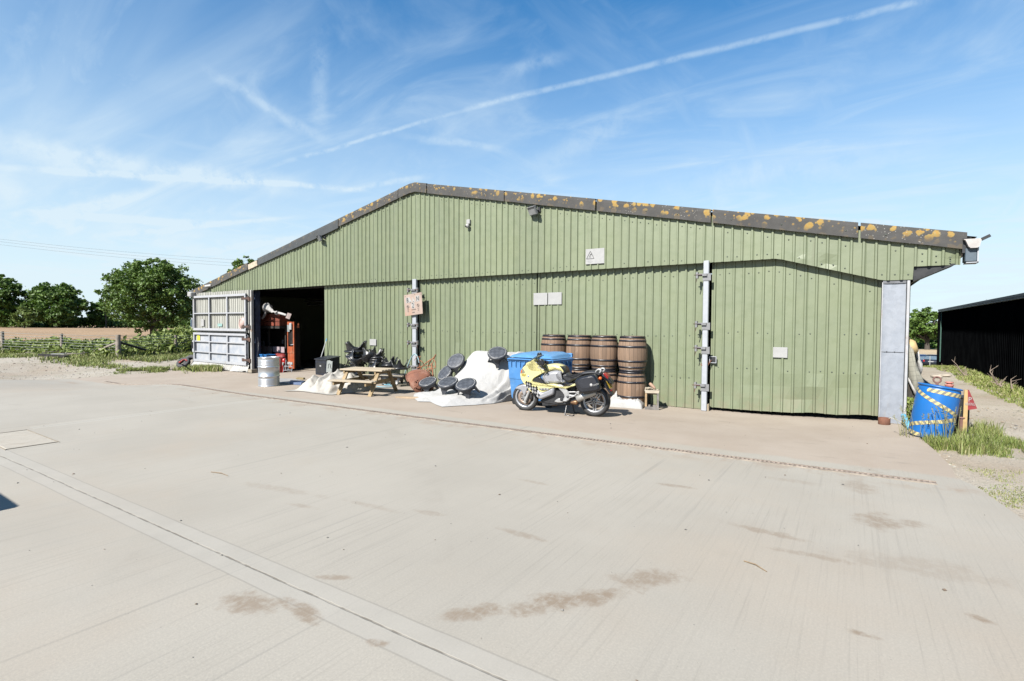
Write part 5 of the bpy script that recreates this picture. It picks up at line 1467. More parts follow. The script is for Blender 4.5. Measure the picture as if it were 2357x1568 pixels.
# quilted blanket and rolls against the side of the barn
def side_sheet(name, outline, Y, th, m, label, cat, nb=.02):
    P_ = [Wp(*c6(*q_), Y) for q_ in outline]; n = len(P_)
    c_ = sum(P_, V()) / n; mb = MB()
    ring = lambda k, dy: [c_ + (p_ - c_) * k + V((0, dy + nb * math.sin(i * 2.1), 0)) for i, p_ in enumerate(P_)]
    R0, R1, R2 = ring(1, .0), ring(.82, -.06), ring(.4, -.09)
    Rb = ring(1, th)
    vs = Rb + R0 + R1 + R2 + [c_ + V((0, -.095, 0))]
    fs = [tuple(range(n))] 
    for a_ in range(3): fs += [(a_ * n + i, a_ * n + (i + 1) % n, a_ * n + n + (i + 1) % n, a_ * n + n + i) for i in range(n)]
    fs += [(3 * n + i, 3 * n + (i + 1) % n, 4 * n) for i in range(n)]
    mb.add(vs, fs, 0, True)
    return single(name, mb, m, label, cat, tuple(c_), recalc=True)
b = NB('grey_quilted_cloth'); mp = b.map((11, 11, 11), (0, .2, 0)); x, y, z = b.xyz(mp)
f = b.m('MAXIMUM', b.m('ABSOLUTE', b.m('SUBTRACT', b.m('FRACT', x), .5)), b.m('ABSOLUTE', b.m('SUBTRACT', b.m('FRACT', z), .5)))
c0 = b.mix(b.rng(f, .40, .50), (.26, .255, .215), (.17, .165, .14)); M_QUILT = b.set(c0, .9, 0, b.bump(f, -.6, .02))
side_sheet('quilted_blanket', [(728, 232), (770, 232), (800, 330), (822, 440), (862, 560), (905, 660), (935, 720), (850, 880), (800, 860), (770, 740), (728, 660)], 12.75, .25, M_QUILT, 'grey quilted blanket hanging round the side of the barn', 'blanket')
side_sheet('white_bedding', [(778, 250), (835, 270), (862, 320), (880, 430), (912, 490), (910, 560), (890, 630), (862, 580), (838, 470), (810, 380)], 13.1, .3, M_SHEET, 'rolled white bedding hanging beyond the quilted blanket', 'bedding')
mb = MB(); a, c = Wp(*c6(764, 240), 12.8), Wp(*c6(790, 312), 12.8); mb.tube([a + V((0, .3, 0)), a, a.lerp(c, .6), c, c + V((0, .3, 0))], .09, 10)
single('yellow_bolster', mb, mat('mustard_cloth', (.42, .31, .15), .8), 'mustard yellow bolster at the top of the blankets by the barn side', 'cushion', tuple(a))
side_sheet('foam_roll', [(730, 655), (760, 700), (800, 780), (850, 870), (815, 905), (770, 800), (730, 705)], 12.6, .2, M_SHEET, 'pale foam roll sloping down below the quilted blanket', 'foam')
# ---------------------------------------------------------------- motorcycle
def motorcycle():
    Fc, Rc = Gp(*c4(380, 1264)), Gp(*c4(1830, 1391))
    e = (Fc - Rc); e.z = 0; WB = e.length; e.normalize(); nl = V((-e.y, e.x, 0))      # nl: left side of the machine, towards the yard
    root = thing('motorcycle', 'yellow and silver faired motorcycle with black panniers parked before the barrels', 'motorcycle', tuple(Rc), math.atan2(e.y, e.x))
    z0 = Rc.z
    def bk(x, y, lat=0.0):
        d = ray(*c4(x, y)); o = Rc + nl * lat
        t = (o - CAM).dot(nl) / d.dot(nl); p = CAM + d * t
        return ((p - Rc).dot(e), p.z - z0)
    def pl(pts, lat): return [bk(x, y, lat) for x, y in pts]
    X, Yv, Zv = V((1, 0, 0)), V((0, 1, 0)), V((0, 0, 1))
    def inset(poly, d):
        n = len(poly); A = sum(poly[i][0] * poly[(i + 1) % n][1] - poly[(i + 1) % n][0] * poly[i][1] for i in range(n))
        sg = 1 if A > 0 else -1; out = []
        for i in range(n):
            a, b_, c = V(poly[i - 1]), V(poly[i]), V(poly[(i + 1) % n])
            n1 = V((-(b_ - a).y, (b_ - a).x)); n2 = V((-(c - b_).y, (c - b_).x))
            if n1.length > 0: n1.normalize()
            if n2.length > 0: n2.normalize()
            m = n1 + n2
            if m.length > 1e-6: m.normalize()
            out.append(tuple(b_ + m * (d * sg)))
        return out
    def smooth(poly, k=1):
        for _ in range(k):
            q = []; n = len(poly)
            for i in range(n):
                a, b_ = poly[i], poly[(i + 1) % n]
                q += [(a[0] * .78 + b_[0] * .22, a[1] * .78 + b_[1] * .22), (a[0] * .22 + b_[0] * .78, a[1] * .22 + b_[1] * .78)]
            poly = q
        return poly
    def shell(mb, poly, l0, l1, r=.03, mi=0, sm=1, bulge=1.0):
        "rounded solid from lateral l0 to l1"
        poly = smooth(poly, sm); n = len(poly)
        A = sum(poly[i][0] * poly[(i + 1) % n][1] - poly[(i + 1) % n][0] * poly[i][1] for i in range(n))
        if A < 0: poly = poly[::-1]
        lv = [(l0, r), (l0 + r * .3 * bulge, r * .35), (l0 + r * bulge, 0), (l1 - r * bulge, 0), (l1 - r * .3 * bulge, r * .35), (l1, r)]
        vs = []
        for l, d in lv:
            q = inset(poly, d) if d else poly
            vs += [X * p[0] + Yv * l + Zv * p[1] for p in q]
        fs = []
        for i in range(len(lv) - 1):
            for j in range(n):
                j2 = (j + 1) % n; fs.append((i * n + j, i * n + n + j, i * n + n + j2, i * n + j2))
        mb.add(vs, fs, mi, True)
        mb.add(vs[:n], [tuple(range(n))], mi, False); mb.add(vs[-n:], [tuple(range(n - 1, -1, -1))], mi, False)
    MY = mat('yellow_bodywork', (.60, .55, .255), .28, 0, .03, 3); MY.node_tree.nodes['Principled BSDF'].inputs['Coat Weight'].default_value = .5
    MS = mat('silver_bodywork', (.36, .365, .39), .32, .35, .06, 5); MSL = mat('bright_alloy', (.42, .42, .42), .4, .45, .1, 9)
    MBK = mat('black_bodywork', (.012, .013, .018), .28, 0, .2, 5); MRUB = mat('tyre_rubber', (.018, .018, .019), .75, 0, .3, 12, .2, 50, (.08, .075, .07), .4)
    MSEAT = mat('black_vinyl_seat', (.020, .021, .026), .45, 0, .2, 7, .1, 60); MENG = mat('dark_engine_metal', (.030, .031, .034), .5, .4, .4, 14, .2, 40)
    MRIM = mat('silver_rim', (.40, .41, .43), .35, .55, .05); MBRK = mat('brown_brake_disc', (.26, .20, .16), .5, .4, .2, 20)
    MORG = mat('orange_lens', (.55, .11, .015), .2); MRED = mat('red_lens', (.28, .015, .012), .18); MGLS = mat('clear_lamp_lens', (.28, .27, .20), .08, .3)
    MHOT = mat('heat_browned_steel', (.20, .11, .055), .45, .5, .4, 10); MPL = mat('yellow_plate', (.55, .36, .015), .5)
    def P(name, mb, m, parent=root): return mb.build(name, m, parent, recalc=True)
    RY = Matrix.Rotation(-math.pi / 2, 4, 'X')
    def wheel(u, Rw, tw, rr, nm, spokes, disc):
        c = Matrix.Translation((u, 0, Rw)); T = c @ RY
        w = tw / 2
        mb = MB(); prof = [(rr, -w * .75), (rr + .018, -w * .95), (Rw - .045, -w), (Rw - .02, -w * .86), (Rw - .006, -w * .55), (Rw, -w * .2), (Rw, w * .2), (Rw - .006, w * .55), (Rw - .02, w * .86), (Rw - .045, w), (rr + .018, w * .95), (rr, w * .75), (rr - .006, 0), (rr, -w * .75)]
        mb.lathe(prof, 48, 0, T, cap=False)
        for k in range(26):
            a = 2 * math.pi * k / 26
            for s in (-1, 1):
                p0 = T @ V(((Rw - .002) * math.cos(a), (Rw - .002) * math.sin(a), s * w * .12)); p1 = T @ V(((Rw - .016) * math.cos(a + .14), (Rw - .016) * math.sin(a + .14), s * w * .78))
                mb.beam(p0, p1, .006, .006, 1)
        W_ = thing(nm, None, None); W_.parent = root
        mb.build('tyre', [MRUB, MBK], W_)
        mb = MB(); mb.lathe([(rr - .035, -w * .60), (rr + .004, -w * .80), (rr + .006, -w * .72), (rr - .010, -w * .5), (rr - .014, w * .5), (rr + .006, w * .72), (rr + .004, w * .80), (rr - .035, w * .60), (rr - .032, 0), (rr - .035, -w * .60)], 48, 0, T, cap=False)
        mb.lathe([(.055, -w * .5), (.06, w * .62), (.03, w * .66), (1e-4, w * .66)], 24, 0, T)
        for k in range(spokes):
            a = 2 * math.pi * k / spokes + .35
            if spokes == 5:
                for s in (-1, 1):
                    p0 = T @ V((.045 * math.cos(a + s * .6), .045 * math.sin(a + s * .6), w * .5)); p1 = T @ V(((rr - .03) * math.cos(a + s * .11), (rr - .03) * math.sin(a + s * .11), w * .45)); mb.beam(p0, p1, .026, .02, 0, (0, 1, 0))
            else:
                p0 = T @ V((.04 * math.cos(a), .04 * math.sin(a), 0)); p1 = T @ V(((rr - .03) * math.cos(a), (rr - .03) * math.sin(a), 0)); mb.beam(p0, p1, .03, .02, 0, (0, 1, 0))
        if spokes == 5:
            for k in range(6):
                a = 2 * math.pi * k / 5; q = (.036 * math.cos(a), .036 * math.sin(a)) if k < 5 else (0, 0)
                mb.lathe([(.013, 0), (.013, .006), (1e-4, .006)], 10, 1, T @ Matrix.Translation((q[0], q[1], w * .66)))
        mb.build('rim', [MRIM, MBK], W_)
        if disc:
            for s in disc:
                mb = MB(); mb.lathe([(.085, s * .055), (.158, s * .055), (.158, s * .061), (.085, s * .061), (.085, s * .055)], 40, 0, T, cap=False)
                for k in range(10):
                    a = 2 * math.pi * k / 10; mb.beam(T @ V((.05 * math.cos(a + .3), .05 * math.sin(a + .3), s * .058)), T @ V((.09 * math.cos(a), .09 * math.sin(a), s * .058)), .012, .006, 1, (0, 1, 0))
                mb.build('brake_disc', [MBRK, MSL], W_)
        return W_
    wheel(WB, .300, .120, .222, 'front_wheel', 3, (1, -1))
    wheel(0, .318, .178, .232, 'rear_wheel', 5, (-1,))
    # front mudguard and fork
    mb = MB(); shell(mb, pl([(160, 826), (180, 785), (240, 745), (330, 716), (420, 720), (455, 760), (430, 830), (405, 900), (385, 968), (340, 965), (318, 900), (290, 852), (230, 832)], .04), -.075, .075, .03); P('front_mudguard', mb, MS)
    for s in (1, -1):
        mb = MB(); a, b_ = bk(480, 820, .105), bk(372, 1060, .105); mid = ((a[0] * .45 + b_[0] * .55), (a[1] * .45 + b_[1] * .55))
        mb.tube([(a[0] - .04, s * .105, a[1] + .1), (a[0], s * .105, a[1])], .021, 10, 1); mb.tube([(a[0], s * .105, a[1]), (b_[0], s * .105, b_[1])], [.028, .034], 12, 0)
        mb.box((b_[0], s * .105, b_[1] - .02), (.05, .05, .10), 0, None, .012); mb.box((mid[0] - .07, s * .085, mid[1] - .02), (.07, .05, .12), 2, None, .015)
        P('fork_leg', mb, [MSL, MBK, MENG])
    # bodywork
    cowl = [(575, 195), (470, 252), (385, 325), (325, 375), (285, 440), (276, 520), (290, 600), (335, 685), (400, 745), (500, 680), (530, 640), (560, 592), (640, 545), (720, 500), (780, 470), (850, 440), (700, 428), (500, 422), (470, 390), (412, 330), (412, 285), (470, 262), (530, 262)]
    mb = MB(); shell(mb, pl(cowl, .2), -.235, .235, .012); FA = P('fairing', mb, MY)
    side = [(335, 685), (400, 720), (500, 670), (528, 640), (522, 700), (545, 735), (770, 748), (860, 712), (1000, 712), (1180, 792), (1230, 800), (1425, 690), (1445, 745), (1225, 812), (1060, 780), (985, 792), (890, 806), (885, 835), (735, 892), (690, 884), (640, 832), (640, 810), (590, 850), (540, 900), (450, 845), (390, 760)]
    mb = MB(); shell(mb, pl(side, .24), -.25, .25, .010); P('side_fairing', mb, MY)
    mb = MB(); shell(mb, pl([(545, 895), (640, 825), (690, 880), (735, 888), (885, 830), (900, 806), (972, 800), (980, 850), (966, 932), (900, 965), (682, 1050), (640, 1008)], .24), -.262, .262, .035); P('belly_panel', mb, MS)
    mb = MB(); shell(mb, pl([(770, 338), (840, 310), (920, 292), (1010, 291), (1090, 312), (1150, 345), (1200, 420), (1216, 495), (1180, 492), (1130, 445), (1000, 424), (880, 448), (780, 492), (690, 530), (690, 440), (850, 440)], .12), -.165, .165, .05); P('tank', mb, MY)
    mb = MB(); shell(mb, pl([(1090, 330), (1150, 350), (1198, 425), (1214, 492), (1190, 490), (1168, 430), (1120, 365)], .15), -.172, .172, .01); P('tank_pad', mb, MBK)
    mb = MB(); shell(mb, pl([(700, 560), (780, 494), (880, 452), (1000, 428), (1125, 446), (1182, 492), (1075, 512), (1085, 565), (1245, 692), (1000, 714), (860, 708), (780, 724)], .19), -.215, .215, .06); P('tank_side_panel', mb, MS)
    mb = MB(); q = pl([(800, 482), (765, 540), (790, 610), (860, 700)], .222); mb.tube([(a, .222, b_) for a, b_ in q], .008, 6); P('trim_line', mb, MSL)
    mb = MB(); shell(mb, pl([(1075, 522), (1190, 494), (1225, 482), (1290, 535), (1350, 556), (1430, 540), (1500, 500), (1570, 456), (1700, 436), (1840, 440), (1990, 490), (1980, 535), (1820, 520), (1560, 545), (1430, 612), (1305, 690), (1245, 692), (1085, 570)], .13), -.160, .160, .05); P('seat', mb, MSEAT)
    # grille and lower vent
    g = [(530, 650), (560, 602), (640, 572), (692, 580), (730, 640), (772, 722), (740, 733), (550, 728), (528, 690)]
    mb = MB(); shell(mb, pl(g, .245), .20, .238, .008, 0); 
    for k in range(7):
        yy = 598 + 19 * k; a, b_ = bk(545 + abs(k - 3) * 6, yy + 14, .243), bk(705 + k * 9, yy + 4, .243); mb.tube([(a[0], .240, a[1]), (b_[0], .240, b_[1])], .0042, 5, 1)
    P('radiator_grille', mb, [MBK, MENG])
    mb = MB(); shell(mb, pl([(650, 812), (680, 802), (850, 797), (882, 812), (850, 845), (740, 862), (680, 850)], .26), .22, .256, .01, 0)
    for k in range(3): a = bk(710 + 62 * k, 824, .262); mb.box((a[0], .257, a[1]), (.055, .012, .03), 1, None, .006)
    P('side_vent', mb, [MBK, MSL])
    # chequered band
    mb = MB(); MCH = [MBK, MSL]
    for k, cs in ((0, ((393, 682), (442, 694), (488, 708), (402, 742), (448, 760), (500, 775), (548, 780), (606, 785), (505, 832), (556, 848), (605, 860), (600, 928), (658, 945))),
                  (1, ((418, 716), (466, 728), (424, 770), (474, 802), (526, 808), (576, 818), (530, 868), (582, 888), (632, 896), (630, 960)))):
        for (x, y) in cs:
            q = pl([(x, y - 34), (x + 24, y + 2), (x, y + 36), (x - 24, y - 2)], .262)
            lat = .2655 if k == 0 else .2645
            mb.add([(a, lat, b_) for a, b_ in q] + [(a, lat - .03, b_) for a, b_ in q], [(0, 1, 2, 3), (0, 4, 5, 1), (1, 5, 6, 2), (2, 6, 7, 3), (3, 7, 4, 0)], k)
    P('chequered_band', mb, MCH)
    # roundel: black ring, white and blue quarters
    a = bk(433, 553, .245); mb = MB(); T = Matrix.Translation((a[0], .2355, a[1])) @ RY
    mb.lathe([(.024, 0), (.024, .003), (.017, .003)], 20, 0, T, cap=False)
    for k in range(4): mb.lathe([(1e-4, .0035), (.017, .0035)], 5, 1 + k % 2, T, a0=k * math.pi / 2, a1=(k + 1) * math.pi / 2, cap=False)
    MBL = mat('badge_blue', (.05, .14, .42), .4)
    P('badge', mb, [MSL, M_WHITE, MBL])
    # nose lamps and screen
    mb = MB(); shell(mb, pl([(288, 500), (300, 420), (335, 365), (400, 460), (380, 490)], .18), -.21, .238, .012); hl = P('headlight', mb, MGLS)
    mb = MB(); shell(mb, pl([(282, 470), (298, 408), (322, 430), (308, 490)], .22), .16, .243, .008); P('indicator', mb, MORG)
    mb = MB(); shell(mb, pl([(290, 500), (385, 492), (395, 520), (380, 560), (310, 552)], .22), .18, .241, .01); P('lamp_surround', mb, mat('gold_shade_lens', (.30, .24, .055), .2))
    mb = MB(); shell(mb, pl([(312, 385), (400, 290), (500, 200), (600, 128), (690, 105), (640, 160), (570, 205), (470, 260), (385, 330)], .1), -.165, .165, .03)
    b = NB('smoked_screen'); P('windscreen', mb, b.set((.10, .16, .24), .06, 0, None, **{'Transmission Weight': .55, 'Alpha': .85}))
    # cockpit, bars, mirrors
    mb = MB(); shell(mb, pl([(412, 285), (480, 256), (535, 262), (560, 330), (700, 428), (500, 421), (440, 360)], .12), -.19, .19, .01, 0); P('cockpit', mb, MBK)
    for s in (1, -1):
        mb = MB()
        a, b_, c_ = bk(640, 300, .2), bk(690, 345, .27), bk(800, 415, .33)
        mb.tube([(a[0], s * .12, a[1]), (b_[0], s * .24, b_[1]), (b_[0] - .03, s * .28, b_[1])], .013, 8, 1); mb.tube([(b_[0], s * .26, b_[1]), (c_[0], s * .34, c_[1])], .018, 8, 0)
        mb.box((b_[0] + .05, s * .2, b_[1] + .05), (.10, .08, .08), 0, None, .02); mb.ball((a[0] + .06, s * .17, a[1] + .02), (.035, .03, .03), 8, 1); mb.ball((a[0] + .02, s * .15, a[1] - .05), (.03, .03, .025), 8, 1)
        mb.tube([(b_[0] + .04, s * .24, b_[1] + .02), (b_[0] + .02, s * .36, b_[1] - .02), (c_[0] + .03, s * .36, c_[1])], .007, 6, 1)
        P('handlebar', mb, [MBK, MSL])
    mb = MB(); shell(mb, pl([(640, 196), (690, 182), (735, 205), (772, 265), (776, 322), (735, 326), (690, 300), (655, 250)], .32), .25, .36, .02); P('mirror', mb, MBK)
    mb = MB(); shell(mb, pl([(622, 112), (640, 60), (690, 56), (712, 88), (704, 138), (650, 150)], -.32), -.37, -.28, .015); mb.tube([(bk(650, 150, -.3)[0], -.30, bk(650, 150, -.3)[1]), (bk(590, 240, -.2)[0], -.20, bk(590, 240, -.2)[1])], .01, 6); P('mirror', mb, MBK)
    # engine, footrest hangers, exhaust
    mb = MB(); shell(mb, pl([(700, 1060), (960, 900), (1000, 800), (1200, 800), (1300, 900), (1500, 880), (1560, 960), (1480, 1090), (1300, 1140), (1080, 1140), (800, 1100)], .0), -.17, .17, .03); P('engine', mb, MENG)
    mb = MB(); shell(mb, pl([(965, 1086), (1045, 1018), (1130, 1006), (1180, 1040), (1172, 1108), (1060, 1116)], .2), .12, .205, .02); mb.box((bk(1140, 1030, .2)[0], .215, bk(1140, 1030, .2)[1]), (.07, .03, .07), 1, None, .01); P('crankcase', mb, [MSL, MENG])
    mb = MB(); shell(mb, pl([(1250, 700), (1440, 680), (1480, 800), (1420, 900), (1280, 880)], .0), -.12, .12, .02); P('rear_frame', mb, MENG)
    mb = MB(); shell(mb, pl([(1004, 722), (1155, 730), (1288, 890), (1322, 1000), (1262, 1084), (1188, 1078), (1158, 1036), (1196, 990), (1178, 920), (1060, 800)], .225), .18, .235, .015)
    for (p, q, r_) in (((1280, 885), (1500, 880), .014), ((1300, 950), (1420, 965), .014), ((1400, 965), (1500, 875), .018), ((1290, 1000), (1420, 965), .012)):
        a, b_ = bk(*p, .23), bk(*q, .23); mb.tube([(a[0], .225, a[1]), (b_[0], .225, b_[1])], r_, 8, 0)
    a = bk(1262, 982, .235); mb.lathe([(.024, 0), (.024, .008), (1e-4, .01)], 12, 1, Matrix.Translation((a[0], .236, a[1])) @ RY)
    a = bk(1220, 1060, .25); mb.box((a[0], .27, a[1]), (.09, .09, .03), 0, None, .01); a = bk(1470, 900, .25); mb.box((a[0], .27, a[1]), (.10, .07, .03), 0, Matrix.Rotation(-.6, 3, 'Y'), .01)
    P('footrest_hanger', mb, [MSL, MBK])
    mb = MB(); a, m_, b_ = bk(1455, 1036, .27), bk(1560, 985, .27), bk(1850, 905, .27)
    mb.tube([(a[0], .25, a[1]), (a[0] - .004, .25, a[1] + .002), (m_[0], .25, m_[1]), (b_[0], .25, b_[1])], [.058, .072, .070, .040], 18, 0); mb.tube([(m_[0] + .004, .25, m_[1]), (m_[0] - .004, .25, m_[1])], .0735, 18, 1)
    P('exhaust', mb, [mat('brushed_silencer', (.46, .445, .42), .38, .5, .05), MSL])
    mb = MB()
    shell(mb, pl([(1300, 1085), (1420, 1050), (1475, 1080), (1455, 1160), (1330, 1142)], .18), .02, .19, .03, 0)
    for p, q in (((690, 1080), (1030, 1112)), ((880, 1140), (1040, 1146)), ((760, 1120), (1320, 1130)), ((1020, 1112), (1320, 1100))): a, b_ = bk(*p, .08), bk(*q, .08); mb.tube([(a[0], .09, a[1]), (b_[0], .09, b_[1])], .022, 8, 0)
    P('exhaust_pipes', mb, MHOT)
    mb = MB(); a = bk(1300, 1060, 0); mb.beam((a[0], -.10, a[1] - .0), (0, -.12, .318), .07, .09); mb.beam((a[0], .06, a[1] - .02), (a[0] + .55, .06, .20), .2, .08); P('swingarm', mb, MENG)
    mb = MB(); shell(mb, pl([(1700, 880), (1990, 812), (2060, 880), (2110, 990), (2075, 1010), (2020, 920), (1940, 890), (1800, 920)], .0), -.09, .09, .02); P('rear_mudguard', mb, MBK)
    # luggage and tail
    for s in (1, -1):
        mb = MB(); q = pl([(1422, 650), (1470, 580), (1640, 534), (1810, 508), (1872, 560), (1925, 690), (1962, 812), (1900, 872), (1740, 892), (1570, 914), (1490, 850), (1425, 710)], .38)
        shell(mb, q, s * .36 - .11, s * .36 + .11, .045, 0)
        pn = P('pannier', mb, MBK)
        mb = MB(); q = pl([(1480, 610), (1640, 560), (1800, 530), (1845, 590), (1900, 730), (1860, 780), (1600, 640)], .47); l = s * .472
        shell(mb, pl([(1452, 662), (1500, 620), (1650, 584), (1795, 556), (1840, 620), (1890, 740), (1700, 800), (1540, 820)], .47), min(l, l - s * .02), max(l, l - s * .02), .006, 0); P('pannier_lid', mb, mat('satin_black_lid', (.022, .024, .032), .24), pn)
        if s == 1:
            mb = MB(); a = bk(1752, 735, .475); T = Matrix.Translation((a[0], .4735, a[1])) @ RY; mb.lathe([(1e-4, .002), (.026, .002), (.028, 0)], 18, 0, T, cap=False)
            a, b_ = bk(1788, 757, .475), bk(1895, 728, .475); mb.beam((a[0], .474, a[1]), (b_[0], .474, b_[1]), .004, .004, 0)
            a = bk(1822, 716, .475); b_ = bk(1870, 702, .475); ux_ = (V((b_[0], 0, b_[1])) - V((a[0], 0, a[1]))).normalized(); uy_ = V((-ux_.z, 0, ux_.x)) * -1
            text_mesh(mb, 'touring', .038, V((a[0] - .028, .474, a[1])), ux_, V((0, 1, 0)).cross(ux_) * -1 if (V((0, 1, 0)).cross(ux_)).z < 0 else V((0, 1, 0)).cross(ux_), 0, 0.0)
            P('pannier_badge', mb, M_WHITE, pn)
    mb = MB(); shell(mb, pl([(1840, 478), (1990, 480), (2075, 540), (2150, 620), (2188, 690), (2180, 742), (2115, 640), (2000, 600), (1885, 560)], .09), -.115, .115, .035); tl = P('tail_unit', mb, MBK)
    mb = MB(); shell(mb, pl([(1985, 486), (2045, 500), (2095, 555), (2120, 612), (2080, 606), (2032, 552)], .11), -.118, .119, .015); P('tail_light', mb, MRED, tl)
    for s in (1, -1):
        mb = MB(); a = bk(1945, 597, .2); mb.ball((a[0], s * .20, a[1]), (.035, .04, .035), 12, 0); mb.tube([(a[0], s * .12, a[1]), (a[0], s * .19, a[1])], .016, 8, 1); P('indicator', mb, [MORG, MBK])
    mb = MB(); a = bk(2040, 597, .1); mb.ball((a[0], .07, a[1]), (.06, .04, .022), 10, 0); P('plate_lamp', mb, MSL)
    mb = MB(); shell(mb, pl([(1960, 600), (2030, 640), (2112, 820), (2150, 850), (2212, 938), (2165, 948), (2080, 832), (1985, 690)], .06), -.085, .085, .012); P('plate_bracket', mb, MBK)
    a, b_ = bk(2072, 650, 0), bk(2150, 808, 0)
    up = (V((a[0], 0, a[1])) - V((b_[0], 0, b_[1]))); H = up.length; up.normalize(); nb = V((-abs(up.z), 0, up.x)); nb = nb if nb.x < 0 else -nb
    nb = V((up.z, 0, -up.x)); nb = -nb if nb.x > 0 else nb
    cpl = (V((a[0], 0, a[1])) + V((b_[0], 0, b_[1]))) / 2 + nb * .03
    Mx = Matrix((V((0, 1, 0)), nb, up)).transposed()
    mb = MB(); mb.box(cpl, (.23, .008, H), 0, Mx, .003); pt = P('number_plate', mb, MPL)
    mb = MB()
    for rw, cnt in ((.045, 4), (-.04, 3)):
        for k in range(cnt):
            o_ = cpl + V((0, 1, 0)) * (-.075 + .05 * k + (.02 if cnt == 3 else 0)) + up * rw + nb * .006
            mb.box(o_, (.010, .002, .058), 0, Mx); mb.box(o_ + V((0, .014, 0)) + up * (.022 if k % 2 else -.02), (.022, .002, .010), 0, Mx)
    P('plate_marks', mb, MENG, pt)
    mb = MB(); a = bk(2165, 845, 0); mb.ball((a[0] - .02, .03, a[1]), (.02, .03, .022), 8, 0); P('reflector', mb, MRED)
    mb = MB(); q = pl([(1822, 505), (1870, 430), (1910, 405), (1950, 410), (1962, 432), (1940, 470), (1905, 515)], .14); mb.tube([(x_, .14, y_) for x_, y_ in q] + [(q[-1][0], -.14, q[-1][1])] + [(x_, -.14, y_) for x_, y_ in q[::-1]], .017, 8, closed=True); P('grab_rail', mb, MSL)
    # stand
    mb = MB(); a, b_, c_ = bk(1235, 1120, .14), bk(1200, 1375, .22), bk(1345, 1422, .30)
    mb.tube([(a[0], .10, a[1]), (b_[0], .22, b_[1])], .015, 8); mb.tube([(b_[0], .22, max(.012, b_[1])), (c_[0], .26, .012), (c_[0] - .02, .20, .03)], .012, 8); mb.tube([(a[0] - .05, -.10, a[1]), (a[0] - .08, -.15, .02), (a[0] - .2, -.15, .02)], .015, 8)
    mb.beam((a[0] - .12, -.12, a[1] + .01), (a[0] + .1, .14, a[1] + .01), .03, .03); P('centre_stand', mb, MBK)
motorcycle()
